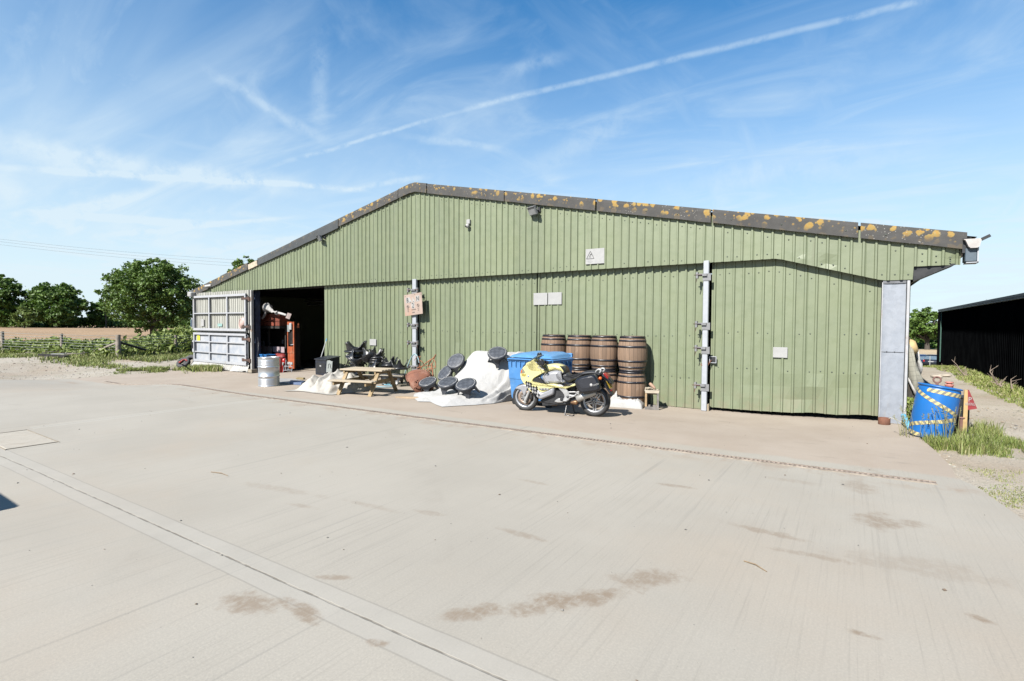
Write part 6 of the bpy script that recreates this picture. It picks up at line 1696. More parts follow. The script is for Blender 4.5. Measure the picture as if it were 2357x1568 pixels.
# ---------------------------------------------------------------- inside the open bay
def interior():
    def iz(p): return terr(p.x, p.y)
    mred = mat('orange_red_door_paint', (.30, .065, .020), .5, 0, .2, 5, .1, 20, (.36, .18, .10), .7)
    # dark cupboard wall that the boards lean against
    YC = 14.0
    a, c = Wp(596, 860, YC), Wp(664, 700, YC)
    r = thing('tool_cupboard', 'tall dark tool cupboard with small white drawer labels inside the bay', 'cupboard', ((a.x + c.x) / 2, YC, terr(a.x, YC)))
    mb = MB(); mb.box(((a.x + c.x) / 2, YC + .3, 1.05 + terr(a.x, YC)), (c.x - a.x, .6, 2.1), 0, None, .01); wpart('carcass', mb, mat('near_black_wood', (.012, .009, .008), .7, 0, .3, 6), r)
    mb = MB()
    for (x, y) in ((1338, 762), (1390, 806), (1335, 828), (1255, 828), (1390, 865), (1400, 902), (1255, 912), (1420, 1022)):
        p = Wp(*c5(x, y), YC - .01); mb.box(p, (.10, .01, .04))
    wpart('drawer_label', mb, M_WHITEPL, r)
    mb = MB()
    for (x, y, w, h) in ((1280, 1030, .09, .35), (1318, 1035, .22, .32), (1608, 998, .11, .18), (1725, 995, .12, .16)):
        p = Wp(*c5(x, y), YC - .03); mb.box(p, (w, .012, h), 0, Matrix.Rotation(.15, 3, 'Y'))
    wpart('pinned_paper', mb, mat('bluish_paper', (.20, .22, .26), .8), r)
    # red-brown crate with the padded white figure above it
    YF = 13.0
    a, c = Wp(*c5(1258, 760), YF), Wp(*c5(1540, 575), YF)
    r = thing('red_crate', 'red brown wooden crate high on the left inside the bay', 'crate', ((a.x + c.x) / 2, YF + .2, a.z))
    mb = MB()
    for k in range(3):
        zz = a.z + (c.z - a.z) * (k + .5) / 3; mb.box(((a.x + c.x) / 2, YF + .3, zz), (c.x - a.x, .5, (c.z - a.z) / 3 - .012), 0, None, .006)
    wpart('boards', mb, mat('red_brown_boards', (.15, .030, .014), .7, 0, .4, 6, .1, 20), r)
    mb = MB(); mb.box(((a.x + c.x) / 2, YF + .3, a.z - .06), (c.x - a.x + .1, .55, .10)); mb.box((a.x + .1, YF + .4, (a.z + terr(a.x, 13.4)) / 2), (.07, .07, a.z - terr(a.x, 13.4))); mb.box((c.x - .05, YF + .4, (a.z + terr(a.x, 13.4)) / 2), (.07, .07, a.z - terr(a.x, 13.4)))
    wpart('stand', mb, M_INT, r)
    def cc(x, y, Y): return Wp((1000 + x / 7.857) / 1.7378, (1150 + y / 7.857) / 1.7378, Y)
    YD = 12.85
    r = thing('padded_figure', 'white padded figure with a drooping arm slumped over the red crate', 'mannequin', tuple(cc(600, 760, YD)))
    mg = mat('shaded_grey_padding', (.13, .12, .12), .9, 0, .15, 5, .3, 10); mwf = mat('white_cloth', (.34, .335, .33), .85, 0, .08, 6, .3, 9)  # grey padding made dimmer, the torso's shade put into its colour
    mb = MB(); P_ = [cc(440, 700, YD), cc(480, 640, YD), cc(540, 620, YD), cc(600, 660, YD), cc(640, 700, YD)]; mb.tube(P_, [.10, .17, .20, .19, .14], 14); mb.ball(P_[0], .10, 12); wpart('torso', mb, mg, r)
    mb = MB(); P_ = [cc(545, 625, YD - .04), cc(600, 660, YD - .05), cc(680, 730, YD - .06), cc(780, 780, YD - .05), cc(880, 800, YD - .04)]; PP = []
    for a_, b_ in zip(P_, P_[1:]): PP += [a_.lerp(b_, t_ / 5) for t_ in range(5)]
    mb.tube(PP + [P_[-1]], [.15 + .05 * math.sin(1.2 + i * .28) - .0045 * i for i in range(21)], 16)
    for i, v in enumerate(mb.v): n_ = .075 * noise.noise((v[0] * 6, v[1] * 6, v[2] * 6)) + .03 * noise.noise((v[0] * 15, v[1] * 15, v[2] * 15)); mb.v[i] = (v[0] + n_, v[1] - abs(n_), v[2] + n_)
    wpart('white_garment', mb, mwf, r)
    mb = MB(); mb.tube([cc(470, 730, YD), cc(490, 790, YD - .03), cc(470, 860, YD - .05), cc(420, 930, YD - .08), cc(375, 980, YD - .1)], [.075, .065, .06, .055, .04], 10); wpart('arm', mb, mg, r)
    mb = MB(); mb.tube([cc(880, 795, YD), cc(1010, 830, YD - .02), cc(1150, 875, YD - .05)], [.05, .052, .045], 10); wpart('arm', mb, mwf, r)
    q = [cc(1185, 795, YD - .06), cc(1303, 838, YD - .06), cc(1235, 1003, YD - .06), cc(1115, 958, YD - .06)]
    mb = MB(); mb.add(q + [p + V((0, .015, 0)) for p in q], [(0, 1, 2, 3), (7, 6, 5, 4), (0, 4, 5, 1), (1, 5, 6, 2), (2, 6, 7, 3), (3, 7, 4, 0)]); single('card', mb, mat('stained_card', (.25, .20, .19), .8, 0, .2, 8), 'stained square card at the end of the padded figure\'s outstretched arm', 'card', tuple(q[0]), recalc=True)
    p0, p1 = cc(260, 400, 13.0), cc(390, 580, 13.0); mb = MB(); mb.box(((p0.x + p1.x) / 2, 13.0, (p0.z + p1.z) / 2), (p1.x - p0.x, .015, p0.z - p1.z)); 
    for k in range(5): mb.box((p0.x + .07 + .09 * k, 12.99, p1.z + .10 + .06 * (k % 3)), (.07, .01, .08), 1)
    single('poster', mb, [mat('pale_poster', (.16, .14, .14), .8), M_INK], 'pale pinkish poster fixed just inside the blue jamb', 'poster', ((p0.x + p1.x) / 2, 13.0, p1.z))
    # orange door
    YO = 12.95
    a, c = Wp(*c5(1688, 1392), YO), Wp(*c5(1782, 700), YO)
    r = thing('orange_door', 'worn orange door standing ajar inside the bay', 'door', (a.x, YO, terr(a.x, YO)))
    zb_, zt_ = a.z, c.z; w = c.x - a.x
    mb = MB(); xs0, xs1 = a.x, c.x
    mb.box((xs1 - .035, YO, (zb_ + zt_) / 2), (.07, .05, zt_ - zb_)); mb.box(((xs0 + xs1) / 2 - .05, YO, zt_ - .06), (w - .1, .045, .12)); zmid = Wp(*c5(1700, 1075), YO).z
    mb.box(((xs0 + xs1) / 2 - .05, YO, zmid - .12), (w - .1, .048, .28)); mb.box(((xs0 + xs1) / 2 - .05, YO + .01, (zb_ + zmid - .2) / 2), (w - .1, .03, zmid - .2 - zb_)); mb.box((xs0 + .02, YO, (zmid + zt_) / 2), (.05, .04, zt_ - zmid))
    wpart('door_frame', mb, mred, r)
    mb = MB(); e_ = Wp(*c5(1888, 738), YO + .4); mb.box(((c.x + e_.x) / 2 + .03, YO + .2, zt_ - .16), (e_.x - c.x, .05, .20)); wpart('top_rail', mb, mat('shaded_orange_rail', (.22, .06, .02), .6, 0, .3, 6), r)
    mb = MB(); mb.box(((xs0 + xs1) / 2 - .05, YO - .03, zb_ + .22), (w - .12, .012, .10)); wpart('kick_plate', mb, M_WHITE, r)
    mb = MB(); p = Wp(*c5(1760, 1040), YO - .04); mb.tube([p + V((-.12, -.02, -.02)), p, p + V((.02, .02, 0))], .014, 6); wpart('handle', mb, M_POST, r)
    mb = MB(); mb.box(((xs0 + xs1) / 2 - .04, YO + .01, (zmid + zt_) / 2), (w - .14, .012, zt_ - zmid - .15)); wpart('glass', mb, mat('dark_door_glass', (.02, .018, .018), .08), r)
    p0, p1 = cc(1170, 1140, YO - .05), cc(1315, 1360, YO - .05)
    mb = MB(); mb.box((p0.x + (p1.x - p0.x) * .28, YO - .05, (p0.z + p1.z) / 2 - .05), ((p1.x - p0.x) * .5, .02, p0.z - p1.z)); mb.box((p0.x + (p1.x - p0.x) * .76, YO - .06, (p0.z + p1.z) / 2 + .03), ((p1.x - p0.x) * .45, .06, p0.z - p1.z), 1, None, .02)
    single('mirror_panel', mb, [mat('grey_mirror', (.22, .24, .24), .3), M_WHITE], 'grey and white panel hung on the glass of the orange door', 'panel', ((p0.x + p1.x) / 2, YO - .05, p1.z))
    # boards, tray, bag, extinguishers, stand
    def bd(x0, y0, x1, y1, Y, m, nm, label, cat, rot=0.0, th=.02):
        p, q = Wp(*c5(x0, y1), Y), Wp(*c5(x1, y0), Y); mb = MB(); mb.box(((p.x + q.x) / 2, Y, (p.z + q.z) / 2), (q.x - p.x, th, q.z - p.z), 0, Matrix.Rotation(rot, 3, 'X'), .004); return single(nm, mb, m, label, cat, ((p.x + q.x) / 2, Y, p.z)), p, q
    b = NB('stained_pink_board'); n_ = b.noise(3, 4, .6); c0 = b.mix(b.rng(n_, .5, .62), (.22, .17, .16), (.20, .05, .04)); ms = b.set(c0, .7)
    bd(1262, 1068, 1442, 1195, 13.3, ms, 'stained_board', 'grey pink board with a red stain leaning behind the silver drum', 'board')
    bd(1462, 1078, 1634, 1152, 13.3, mat('pale_pink_sheet', (.32, .26, .28), .6, 0, .06), 'pale_board', 'pale pink board inside the bay above the red bag', 'board')
    YT = 12.75; p, q = Wp(*c5(1228, 1245), YT), Wp(*c5(1438, 1192), YT)
    r = thing('blue_tray', 'bright blue plastic tray on a stand behind the silver drum', 'tray', ((p.x + q.x) / 2, YT, p.z))
    mb = MB(); mb.box(((p.x + q.x) / 2, YT, (p.z + q.z) / 2), (q.x - p.x - .08, .4, q.z - p.z), 0, None, .02); mb.box(((p.x + q.x) / 2, YT, q.z - .01), (q.x - p.x, .46, .04), 0, None, .01); wpart('tray', mb, mat('bright_blue_plastic', (.03, .17, .45), .4), r)
    mb = MB(); g_ = terr(p.x, YT); mb.box(((p.x + q.x) / 2, YT + .03, (p.z + g_) / 2 - .01), (q.x - p.x - .2, .34, p.z - g_ - .02)); wpart('stand', mb, M_INT, r)
    mb = MB(); p = Wp(*c5(1538, 1225), 13.15); mb.ball((p.x, 13.2, p.z - .02), (.50, .24, .20), 18)
    for i, v in enumerate(mb.v): n_ = .10 * noise.noise((v[0] * 4, v[1] * 4, v[2] * 4)); mb.v[i] = (v[0], v[1], v[2] + n_)
    mb.box((p.x, 13.2, (p.z + terr(p.x, 13.2)) / 2 - .1), (1.0, .4, p.z - terr(p.x, 13.2) - .2), 1)
    for dx, w_ in ((-.38, .16), (-.05, .10), (.22, .12)): mb.box((p.x + dx, 12.955, p.z + .01), (w_, .02, .05), 2, Matrix.Rotation(.2, 3, 'Y'))
    single('red_bag', mb, [mat('red_bag_cloth', (.18, .010, .009), .7, 0, .2, 6), M_INT, mat('bag_label', (.38, .30, .22), .7)], 'bulging red bag behind the fire extinguishers', 'bag', tuple(p), recalc=False)
    def ext(x, ytop, ybot, Y, R_, label):
        p, q = Wp(*c5(x, ybot), Y), Wp(*c5(x, ytop), Y); H = q.z - terr(p.x, Y); p.z = terr(p.x, Y)
        r = thing('fire_extinguisher', label, 'extinguisher', tuple(p), 0, 'fire extinguishers inside the bay')
        mb = MB(); mb.lathe([(R_ * .92, 0), (R_, .015), (R_, H * .74), (R_ * .9, H * .82), (R_ * .55, H * .90), (R_ * .25, H * .93), (R_ * .25, H * .96), (1e-4, H * .96)], 20); mb.build('cylinder', mat('extinguisher_red', (.36, .012, .012), .3), r)
        mb = MB(); mb.lathe([(R_ * 1.012, H * .46), (R_ * 1.012, H * .66)], 10, 0, None, True, -2.5, -.7); mb.build('label_band', M_WHITE, r)
        mb = MB(); mb.box((0, -.02, H * .98), (.05, .12, .035)); mb.tube([(R_ * .5, 0, H * .95), (R_ * 1.15, -.02, H * .85), (R_ * 1.12, -.02, H * .4)], .012, 6); mb.build('valve', M_BLACK, r)
    ext(1555, 1225, 1452, 12.62, .125, 'big red fire extinguisher with a white label beside the silver drum')
    ext(1634, 1225, 1400, 12.95, .10, 'smaller red fire extinguisher behind the wire stand')
    mb = MB(); Yw = 12.55
    def e5(x, y, Y=Yw): return Wp(*c5(x, y), Y)
    for pts in ([(1632, 1362), (1615, 1462)], [(1752, 1372), (1742, 1458)], [(1632, 1362), (1752, 1366)], [(1658, 1270), (1652, 1430)], [(1692, 1366), (1688, 1420), (1745, 1422)], [(1620, 1425), (1690, 1422)], [(1700, 1366), (1715, 1300), (1728, 1366)]):
        P_ = [e5(*q_) for q_ in pts]
        if pts[0][1] > 1360 and pts[-1][1] > 1450: P_[-1].z = terr(P_[-1].x, Yw)
        mb.tube(P_, .013, 6)
    single('wire_stand', mb, M_POST, 'thin silver wire stand on the floor in front of the orange door', 'stand', tuple(e5(1680, 1460)))
    # hanging chain beside the jamb and strip lights far inside
    mb = MB(); p = Wp(*c5(1232, 940), 12.3)
    for i in range(34):
        t = i / 33; q = p + V((.05 * math.sin(t * 6), .01 * math.cos(t * 5), -t * 1.35)); u = V((1, 0, 0)) if i % 2 else V((0, 1, 0))
        mb.tube([q + UZ * (.030 * math.cos(w)) + u * (.016 * math.sin(w)) for w in [2 * math.pi * j / 8 for j in range(8)]], .006, 5, closed=True)
    single('chain', mb, mat('bright_chain', (.34, .35, .37), .4, .5), 'silver chain hanging beside the dark blue jamb', 'chain', tuple(p))
    mtube = mat('unlit_tube', (.30, .30, .29), .5)
    for (x0, y0, x1, y1, lab) in ((1930, 402, 2196, 404, 'upper unlit strip light deep inside the dark bay'), (1980, 452, 2196, 452, 'lower unlit strip light deep inside the dark bay')):
        p, q = Wp(*c5(x0, y0), 17.5), Wp(*c5(x1, y1), 17.5); mb = MB(); mb.tube([p, V((q.x, p.y, p.z))], .022, 8); mb.box(((p.x + q.x) / 2, p.y, p.z + .05), (q.x - p.x, .07, .05), 1)
        for e_ in (p.x + .2, q.x - .2): mb.tube([(e_, p.y, p.z + .06), (e_, p.y, zroof(e_) - .03)], .008, 4, 1)
        single('strip_light', mb, [mtube, M_INT], lab, 'light', ((p.x + q.x) / 2, p.y, p.z), 'strip lights in the bay')
interior()
# ---------------------------------------------------------------- land, fences, trees and the black shed
def at_depth(px, zc, py=750.0):
    d = ray(px, py); p = CAM + d * (zc / d.dot(FW)); return V((p.x, p.y, terr(p.x, p.y)))
def leaf_mat(name, a, c, tr=.25):
    b = NB(name)
    gi = b.n('ShaderNodeNewGeometry').outputs['Random Per Island']
    c0 = b.mix(gi, a, c)
    c0 = b.mix(b.rng(b.noise(.6, 3), .35, .65, 0, .5), c0, sh(c, 1.25))
    b.set(c0, .6); c0 = b.tone(c0)
    t = b.n('ShaderNodeBsdfTranslucent'); b.put(t.inputs[0], c0)
    m = b.n('ShaderNodeMixShader'); m.inputs[0].default_value = tr
    b.nt.links.new(b.b.outputs[0], m.inputs[1]); b.nt.links.new(t.outputs[0], m.inputs[2]); b.nt.links.new(m.outputs[0], b.out.inputs[0])
    return b.mat
L_OAK = leaf_mat('dark_oak_leaves', (.040, .088, .010), (.105, .19, .026))
L_ASH = leaf_mat('mid_green_leaves', (.045, .10, .013), (.125, .21, .030))
L_PALE = leaf_mat('pale_green_leaves', (.10, .16, .03), (.17, .23, .05))
L_WEED = leaf_mat('nettle_leaves', (.095, .150, .022), (.22, .275, .06))
L_GRASS = leaf_mat('grass_blades', (.11, .175, .028), (.25, .29, .075))
L_DRY = leaf_mat('dry_grass', (.20, .22, .065), (.34, .32, .15))
M_BARK = mat('bark', (.060, .050, .040), .95, 0, .3, 6, .5, 20)

def add_leaf(mb, p, s, rnd, elong=1.5):
    n = V((rnd.gauss(0, 1), rnd.gauss(0, 1), rnd.gauss(.5, 1))).normalized()
    a = n.orthogonal().normalized(); a.rotate(Quaternion(n, rnd.uniform(0, 6.28))); c = n.cross(a)
    a = a * s * elong * .5; c = c * s * .5
    k = n * s * .18
    mb.add([p - a, p - c + k, p + a, p + c + k], [(0, 1, 2), (0, 2, 3)], 0)
def tree(name, label, base, blobs, n, s, m, trunk_h, trunk_r, seed, group=None, limbs=7):
    rnd = random.Random(seed)
    r = thing(name, label, 'tree', tuple(base), 0, group)
    mb = MB()
    tot = sum(b_[3] * b_[4] * b_[5] for b_ in blobs)
    for (dx, dy, dz, rx, ry, rz_) in blobs:
        k = int(n * rx * ry * rz_ / tot)
        # clumps on the blob, then leaves in each clump: gaps stay between the clumps
        nc = max(8, k // 55)
        out_ = 0
        for _ in range(nc):
            d = V((rnd.gauss(0, 1), rnd.gauss(0, 1), rnd.gauss(0, 1))).normalized()
            rad = rnd.uniform(.45, 1.08) ** .5 * (1 + .22 * noise.noise(d * 2.2 + V((seed, 0, 0))))
            out_ = rnd.random() < .13
            if out_: rad *= rnd.uniform(1.08, 1.30)
            c = V((dx + d.x * rx * rad, dy + d.y * ry * rad, dz + d.z * rz_ * rad))
            if c.z < .35: c.z = .35 + rnd.random() * .4
            cr = rnd.uniform(.06, .17) * (rx + rz_) * .5 * (.5 if out_ else 1) + s * .5
            for _ in range(int(k / nc * (.4 if out_ else 1))):
                q = V((rnd.gauss(0, .5), rnd.gauss(0, .5), rnd.gauss(0, .34))) * cr
                add_leaf(mb, c + q, s * rnd.uniform(.6, 1.3), rnd)
    mb.build('crown', m, r)
    mb = MB()
    top = V((rnd.uniform(-.2, .2), rnd.uniform(-.2, .2), trunk_h))
    mb.tube([V((0, 0, -.2)), V((0, 0, .1)), top * .5, top], [trunk_r * 1.5, trunk_r * 1.15, trunk_r, trunk_r * .8], 9)
    for i in range(limbs):
        b_ = blobs[i % len(blobs)]
        e = V((b_[0], b_[1], b_[2])) + V((rnd.uniform(-.6, .6) * b_[3], rnd.uniform(-.6, .6) * b_[4], rnd.uniform(-.2, .6) * b_[5]))
        mid = top.lerp(e, .5) + V((rnd.uniform(-.4, .4), rnd.uniform(-.4, .4), -.3))
        mb.tube([top * rnd.uniform(.75, 1), mid, e], [trunk_r * .55, trunk_r * .32, trunk_r * .08], 6)
        e2 = mid + (e - mid).length * V((rnd.uniform(-1, 1), rnd.uniform(-1, 1), rnd.uniform(.1, .8))).normalized() * .8
        mb.tube([mid, e2], [trunk_r * .25, trunk_r * .06], 5)
    mb.build('trunk', M_BARK, r)
    return r
b1 = at_depth(353, 53)
tree('leafy_tree', 'round bushy green tree beyond the wire fence just left of the silver gate', b1,
     [(0, 0, 4.6, 4.0, 4.0, 3.3), (-2.6, .5, 5.6, 2.0, 2.0, 1.9), (2.3, -.4, 5.4, 2.2, 2.0, 2.0), (0, 0, 7.0, 2.0, 2.0, 1.3), (-3.4, 0, 3.3, 1.6, 1.5, 1.2), (3.2, .3, 3.2, 1.8, 1.6, 1.6), (1.4, 0, 6.9, 1.3, 1.3, 1.2)], 30000, .19, L_ASH, 2.0, .26, 3, limbs=14)
tree('oak_tree', 'broad dark domed tree across the ploughed field', at_depth(128, 155),
     [(0, 0, 7.0, 9.5, 7, 5.6), (-6.5, 0, 6.5, 5, 5, 4.6), (6.2, 0, 6.0, 5.2, 5, 4.6), (0, 0, 10.2, 5.5, 5, 3.4), (9, 0, 4.2, 3, 3, 3.4)], 17000, .62, L_OAK, 3.5, .5, 5, limbs=12)
tree('oak_tree', 'tall dark tree cut by the left edge of the photo', at_depth(-8, 150),
     [(0, 0, 9.0, 6.2, 6, 6.0), (2.4, 0, 6.0, 4.4, 4, 4.6), (-1, 0, 13.2, 3.4, 3.4, 2.8)], 11000, .6, L_OAK, 3.5, .5, 6, limbs=10)
tree('pale_tree', 'small pale green tree in front of the broad dark domed one', at_depth(56, 140),
     [(0, 0, 3.6, 2.2, 2, 2.6), (1.6, 0, 2.6, 1.7, 1.6, 1.7), (-1.4, 0, 2.4, 1.4, 1.4, 1.5)], 2600, .45, L_PALE, 1.5, .16, 7)
tree('pale_tree', 'lower mid green tree between the dark dome and the round bushy tree', at_depth(232, 165),
     [(0, 0, 5.0, 3.8, 3.4, 3.8), (3.0, 0, 3.6, 3.0, 3, 2.8), (-2.8, 0, 3.4, 2.6, 2.4, 2.8)], 5000, .55, L_ASH, 2.0, .25, 8)
tree('leafy_tree', 'treetop showing just above the sloping left edge of the barn roof', at_depth(566, 62),
     [(0, 0, 7.6, 1.7, 1.7, 1.9), (-1.1, 0, 7.4, 1.0, 1.0, 1.0), (.5, 0, 8.7, 1.0, 1.0, .8)], 3600, .22, L_ASH, 6.0, .2, 9)
tree('oak_tree', 'spreading oak beyond the parked cars at the right', at_depth(2136, 142),
     [(0, 0, 7.4, 6.2, 5, 3.0), (-3.6, 0, 5.8, 4, 4, 1.9), (3.8, 0, 5.6, 4.2, 4, 2.0), (0, 0, 9.6, 4.0, 3.6, 1.8), (-1, 0, 4.2, 5, 4, 1.0)], 11000, .48, L_ASH, 3.0, .55, 10, limbs=14)
tree('hedge_tree', 'low hedge tree behind the spreading oak, against the barn corner', at_depth(2100, 158), [(0, 0, 4.5, 5, 4, 4.2), (4, 0, 3.6, 4, 3, 3.2)], 4500, .55, L_OAK, 1.5, .3, 12)
tree('hedge_tree', 'low hedge tree behind the spreading oak, against the black shed', at_depth(2172, 160), [(0, 0, 4.2, 5, 4, 4.0), (-4, 0, 3.2, 4, 3, 3.0), (6, 0, 4, 4, 3, 3)], 5000, .55, L_OAK, 1.5, .3, 13)
# hedgerow under the far trees
def hedgerow(name, label, p0, p1, h, w, n, s, m, seed, cat='hedge', kind=None):
    rnd = random.Random(seed); mb = MB(); c = (p0 + p1) / 2
    for _ in range(n):
        t = rnd.random(); p = p0.lerp(p1, t); hh = h * (.65 + .5 * noise.noise((p.x * .12, p.y * .12, seed)) + .25 * noise.noise((p.x * .5, p.y * .5, seed)))
        q = V((p.x + rnd.gauss(0, w * .4), p.y + rnd.gauss(0, w * .4), 0)); q.z = terr(q.x, q.y) + hh * rnd.random() ** .7
        add_leaf(mb, q, s * rnd.uniform(.7, 1.3), rnd)
    return single(name, mb, m, label, cat, (c.x, c.y, terr(c.x, c.y)), None, kind)
hedgerow('hedge', 'long dark hedgerow at the far side of the ploughed field', at_depth(-160, 158), at_depth(700, 172), 3.2, 2.5, 9000, .6, L_OAK, 21)
hedgerow('hedge', 'dark hedge at the far side of the pale stubble field', at_depth(2060, 150), at_depth(2420, 165), 2.4, 2.0, 3500, .5, L_OAK, 22)
# far wood closing the horizon
def far_wood(name, x0, x1, zc, h, n, seed):
    rnd = random.Random(seed); mb = MB()
    for _ in range(n):
        p = at_depth(rnd.uniform(x0, x1), zc + rnd.uniform(-12, 12)); hh = h * (.6 + .7 * noise.noise((p.x * .035, p.y * .035, seed)) + .25 * noise.noise((p.x * .12, p.y * .12, seed)))
        p.z += max(.5, hh) * rnd.random() ** .6; add_leaf(mb, p, rnd.uniform(1.0, 1.9), rnd)
    return tag(mb.build(name, L_OAK, None), 'far wood closing the view behind the fields', 'wood', None, 'stuff')
far_wood('far_wood', -500, 2900, 270, 6.5, 16000, 31)

# wire fence with wooden posts
M_FPOST = mat('grey_weathered_post', (.25, .215, .18), .95, 0, .3, 7, .6, 14, (.12, .10, .08), .6, 5)
fence = thing('wire_fence', 'stock fence of grey wooden posts and wires along the field edge', 'fence', tuple(Gp(*cx7(1350, 1230))))
posts = []
for (x, yb, yt, rr_, lean) in ((30, 1180, 930, .085, .06), (705, 1190, 955, .075, .05), (1348, 1230, 968, .12, 0), (2005, 1178, 972, .08, .02)):
    p = Gp(*cx7(x, yb)); d = (p - CAM).dot(FW); h = (yb - yt) * .2018 / F * d
    mb = MB(); t = p + V((-lean, .02, h)); mb.tube([p + V((0, 0, -.2)), p + (t - p) * .5 + V((.01, 0, 0)), t], [rr_ * 1.05, rr_, rr_ * .96], 9)
    wpart('fence_post', mb, M_FPOST, fence); posts.append((p, h))
pl_ = posts[0][0] + (posts[0][0] - posts[1][0]) * 1.6; pr_ = posts[3][0] + (posts[3][0] - posts[2][0]) * 1.5
chain_ = [(V((pl_.x, pl_.y, 0)), 1.25)] + posts + [(V((pr_.x, pr_.y, terr(pr_.x, pr_.y))), 1.15)]
M_WIRE = mat('zinc_wire', (.30, .31, .29), .5, .3)
for fz in (.96, .84, .71, .58, .46, .34, .22):
    mb = MB()
    for (a, ha), (b_, hb) in zip(chain_, chain_[1:]):
        n_ = 8; mb.tube([a.lerp(b_, i / n_) + V((0, -.06, (ha + (hb - ha) * i / n_) * fz - .03 * math.sin(math.pi * i / n_))) for i in range(n_ + 1)], .010, 4)
    wpart('strand', mb, M_WIRE, fence)
p, h = posts[2]
mb = MB(); mb.tube([p + V((-.03, 0, h * .66)), Gp(*cx7(1000, 1203)) + V((0, 0, .05))], [.065, .075], 8); wpart('brace', mb, M_FPOST, fence)
mb = MB(); mb.tube([p + V((.03, .05, h * .68)), Gp(*cx7(1720, 1205)) + V((0, .6, .0))], [.06, .07], 8); wpart('brace', mb, mat('shade_dark_brace', (.035, .03, .025), .9), fence)  # second brace stands in shade; that shade is put into its dark colour

# undergrowth and grasses
def scatter_leaves(name, label, fn, n, s, m, seed):
    rnd = random.Random(seed); mb = MB()
    for _ in range(n):
        q = fn(rnd)
        if q is None: continue
        add_leaf(mb, q, s * rnd.uniform(.6, 1.4), rnd, 1.8)
    return tag(mb.build(name, m), label, 'undergrowth', None, 'stuff')
fa, fb, fc, fd = [V((q.x, q.y)) for q in (pl_, posts[1][0], posts[2][0], pr_)]
def weeds(rnd):
    t = rnd.uniform(-.05, 1.12); seg = (V((pl_.x, pl_.y)), V((posts[1][0].x, posts[1][0].y)), V((posts[2][0].x, posts[2][0].y)), V((posts[3][0].x, posts[3][0].y)), V((pr_.x, pr_.y)))
    u = min(3.999, max(0, t * 4)); i = int(u); p = seg[i].lerp(seg[i + 1], u - i)
    dirn = V((p.x - CAM.x, p.y - CAM.y)).normalized(); back = abs(rnd.gauss(0, 1)) * 3.2 + .25
    q = p + dirn * back + V((rnd.gauss(0, .4), rnd.gauss(0, .4)))
    hh = .52 + .62 * noise.noise((q.x * .22, q.y * .22, 3)) + .45 * noise.noise((q.x * .8, q.y * .8, 6))
    if t > .5: hh += .65 * S((t - .5) / .25)
    hh *= min(1, .3 + back * .5)
    if hh < .1: hh = .1
    return V((q.x, q.y, terr(q.x, q.y) + hh * rnd.random() ** .8))
scatter_leaves('undergrowth', 'nettles and brambles growing behind the wire fence', weeds, 26000, .16, L_WEED, 41)

def blade(mb, p, h, lean, az, w, mi=0):
    d = V((math.cos(az), math.sin(az), 0)); s = V((-d.y, d.x, 0)) * w
    a = p; b_ = p + d * lean * .35 + V((0, 0, h * .6)); c = p + d * lean + V((0, 0, h))
    mb.add([a - s, a + s, b_ + s * .8, b_ - s * .8, c], [(0, 1, 2, 3), (3, 2, 4)], mi)
def grass(name, label, fn, n, hr, seed, w=.006, mats=None, dry=.3):
    rnd = random.Random(seed); mb = MB()
    for _ in range(n):
        r_ = fn(rnd)
        if r_ is None: continue
        p, k = r_
        for _ in range(3):
            q = p + V((rnd.gauss(0, .03), rnd.gauss(0, .03), 0)); h = rnd.uniform(*hr) * k
            blade(mb, q, h, h * rnd.uniform(.1, .8), rnd.uniform(0, 6.28), w * rnd.uniform(.6, 1.4), 1 if rnd.random() < dry else 0)
    return tag(mb.build(name, [L_GRASS, L_DRY]), label, 'grass', None, 'stuff')
def verge(rnd):
    t = rnd.uniform(-.05, 1.1); u = min(3.999, max(0, t * 4)); seg = (pl_, posts[1][0], posts[2][0], posts[3][0], pr_)
    i = int(u); p = seg[i].lerp(seg[i + 1], u - i); d = (CAM - p); d.z = 0; d.normalize()
    off = rnd.uniform(-1.0, 5.0 if i < 2 else 3.4); q = p + d * off + V((rnd.gauss(0, .3), rnd.gauss(0, .3), 0)); q.z = ground_z(q.x, q.y)
    k = 1.4 if off < .5 else .7
    if noise.noise((q.x * .5, q.y * .5, 8)) < -.32 + (off - 2.8) * .16: return None
    return q, k
grass('verge_grass', 'rough grass verge between the gravel track and the wire fence', verge, 9000, (.10, .28), 51, .016)
def strip(rnd):
    t = rnd.random(); q = Gp(225 + 225 * t, 857 - 9 * t + rnd.gauss(0, 2.4) * (.5 + t)); q.z = ground_z(q.x, q.y) + .02
    if noise.noise((q.x * 1.1, q.y * 1.1, 2)) < -.12 + .35 * (1 - t): return None
    return q, .6 + .5 * t
grass('grass_strip', 'strip of grass along the left edge of the concrete by the gate', strip, 3600, (.06, .20), 52, .012, dry=.2)
def gatefoot(rnd):
    q = Gp(445 + 65 * rnd.random(), 853 + rnd.gauss(0, 1.2)); q.z = terr(q.x, q.y); return q, 1
grass('gate_weeds', 'yellow green weeds at the foot of the silver gate', gatefoot, 900, (.10, .30), 53, .012, dry=.5)
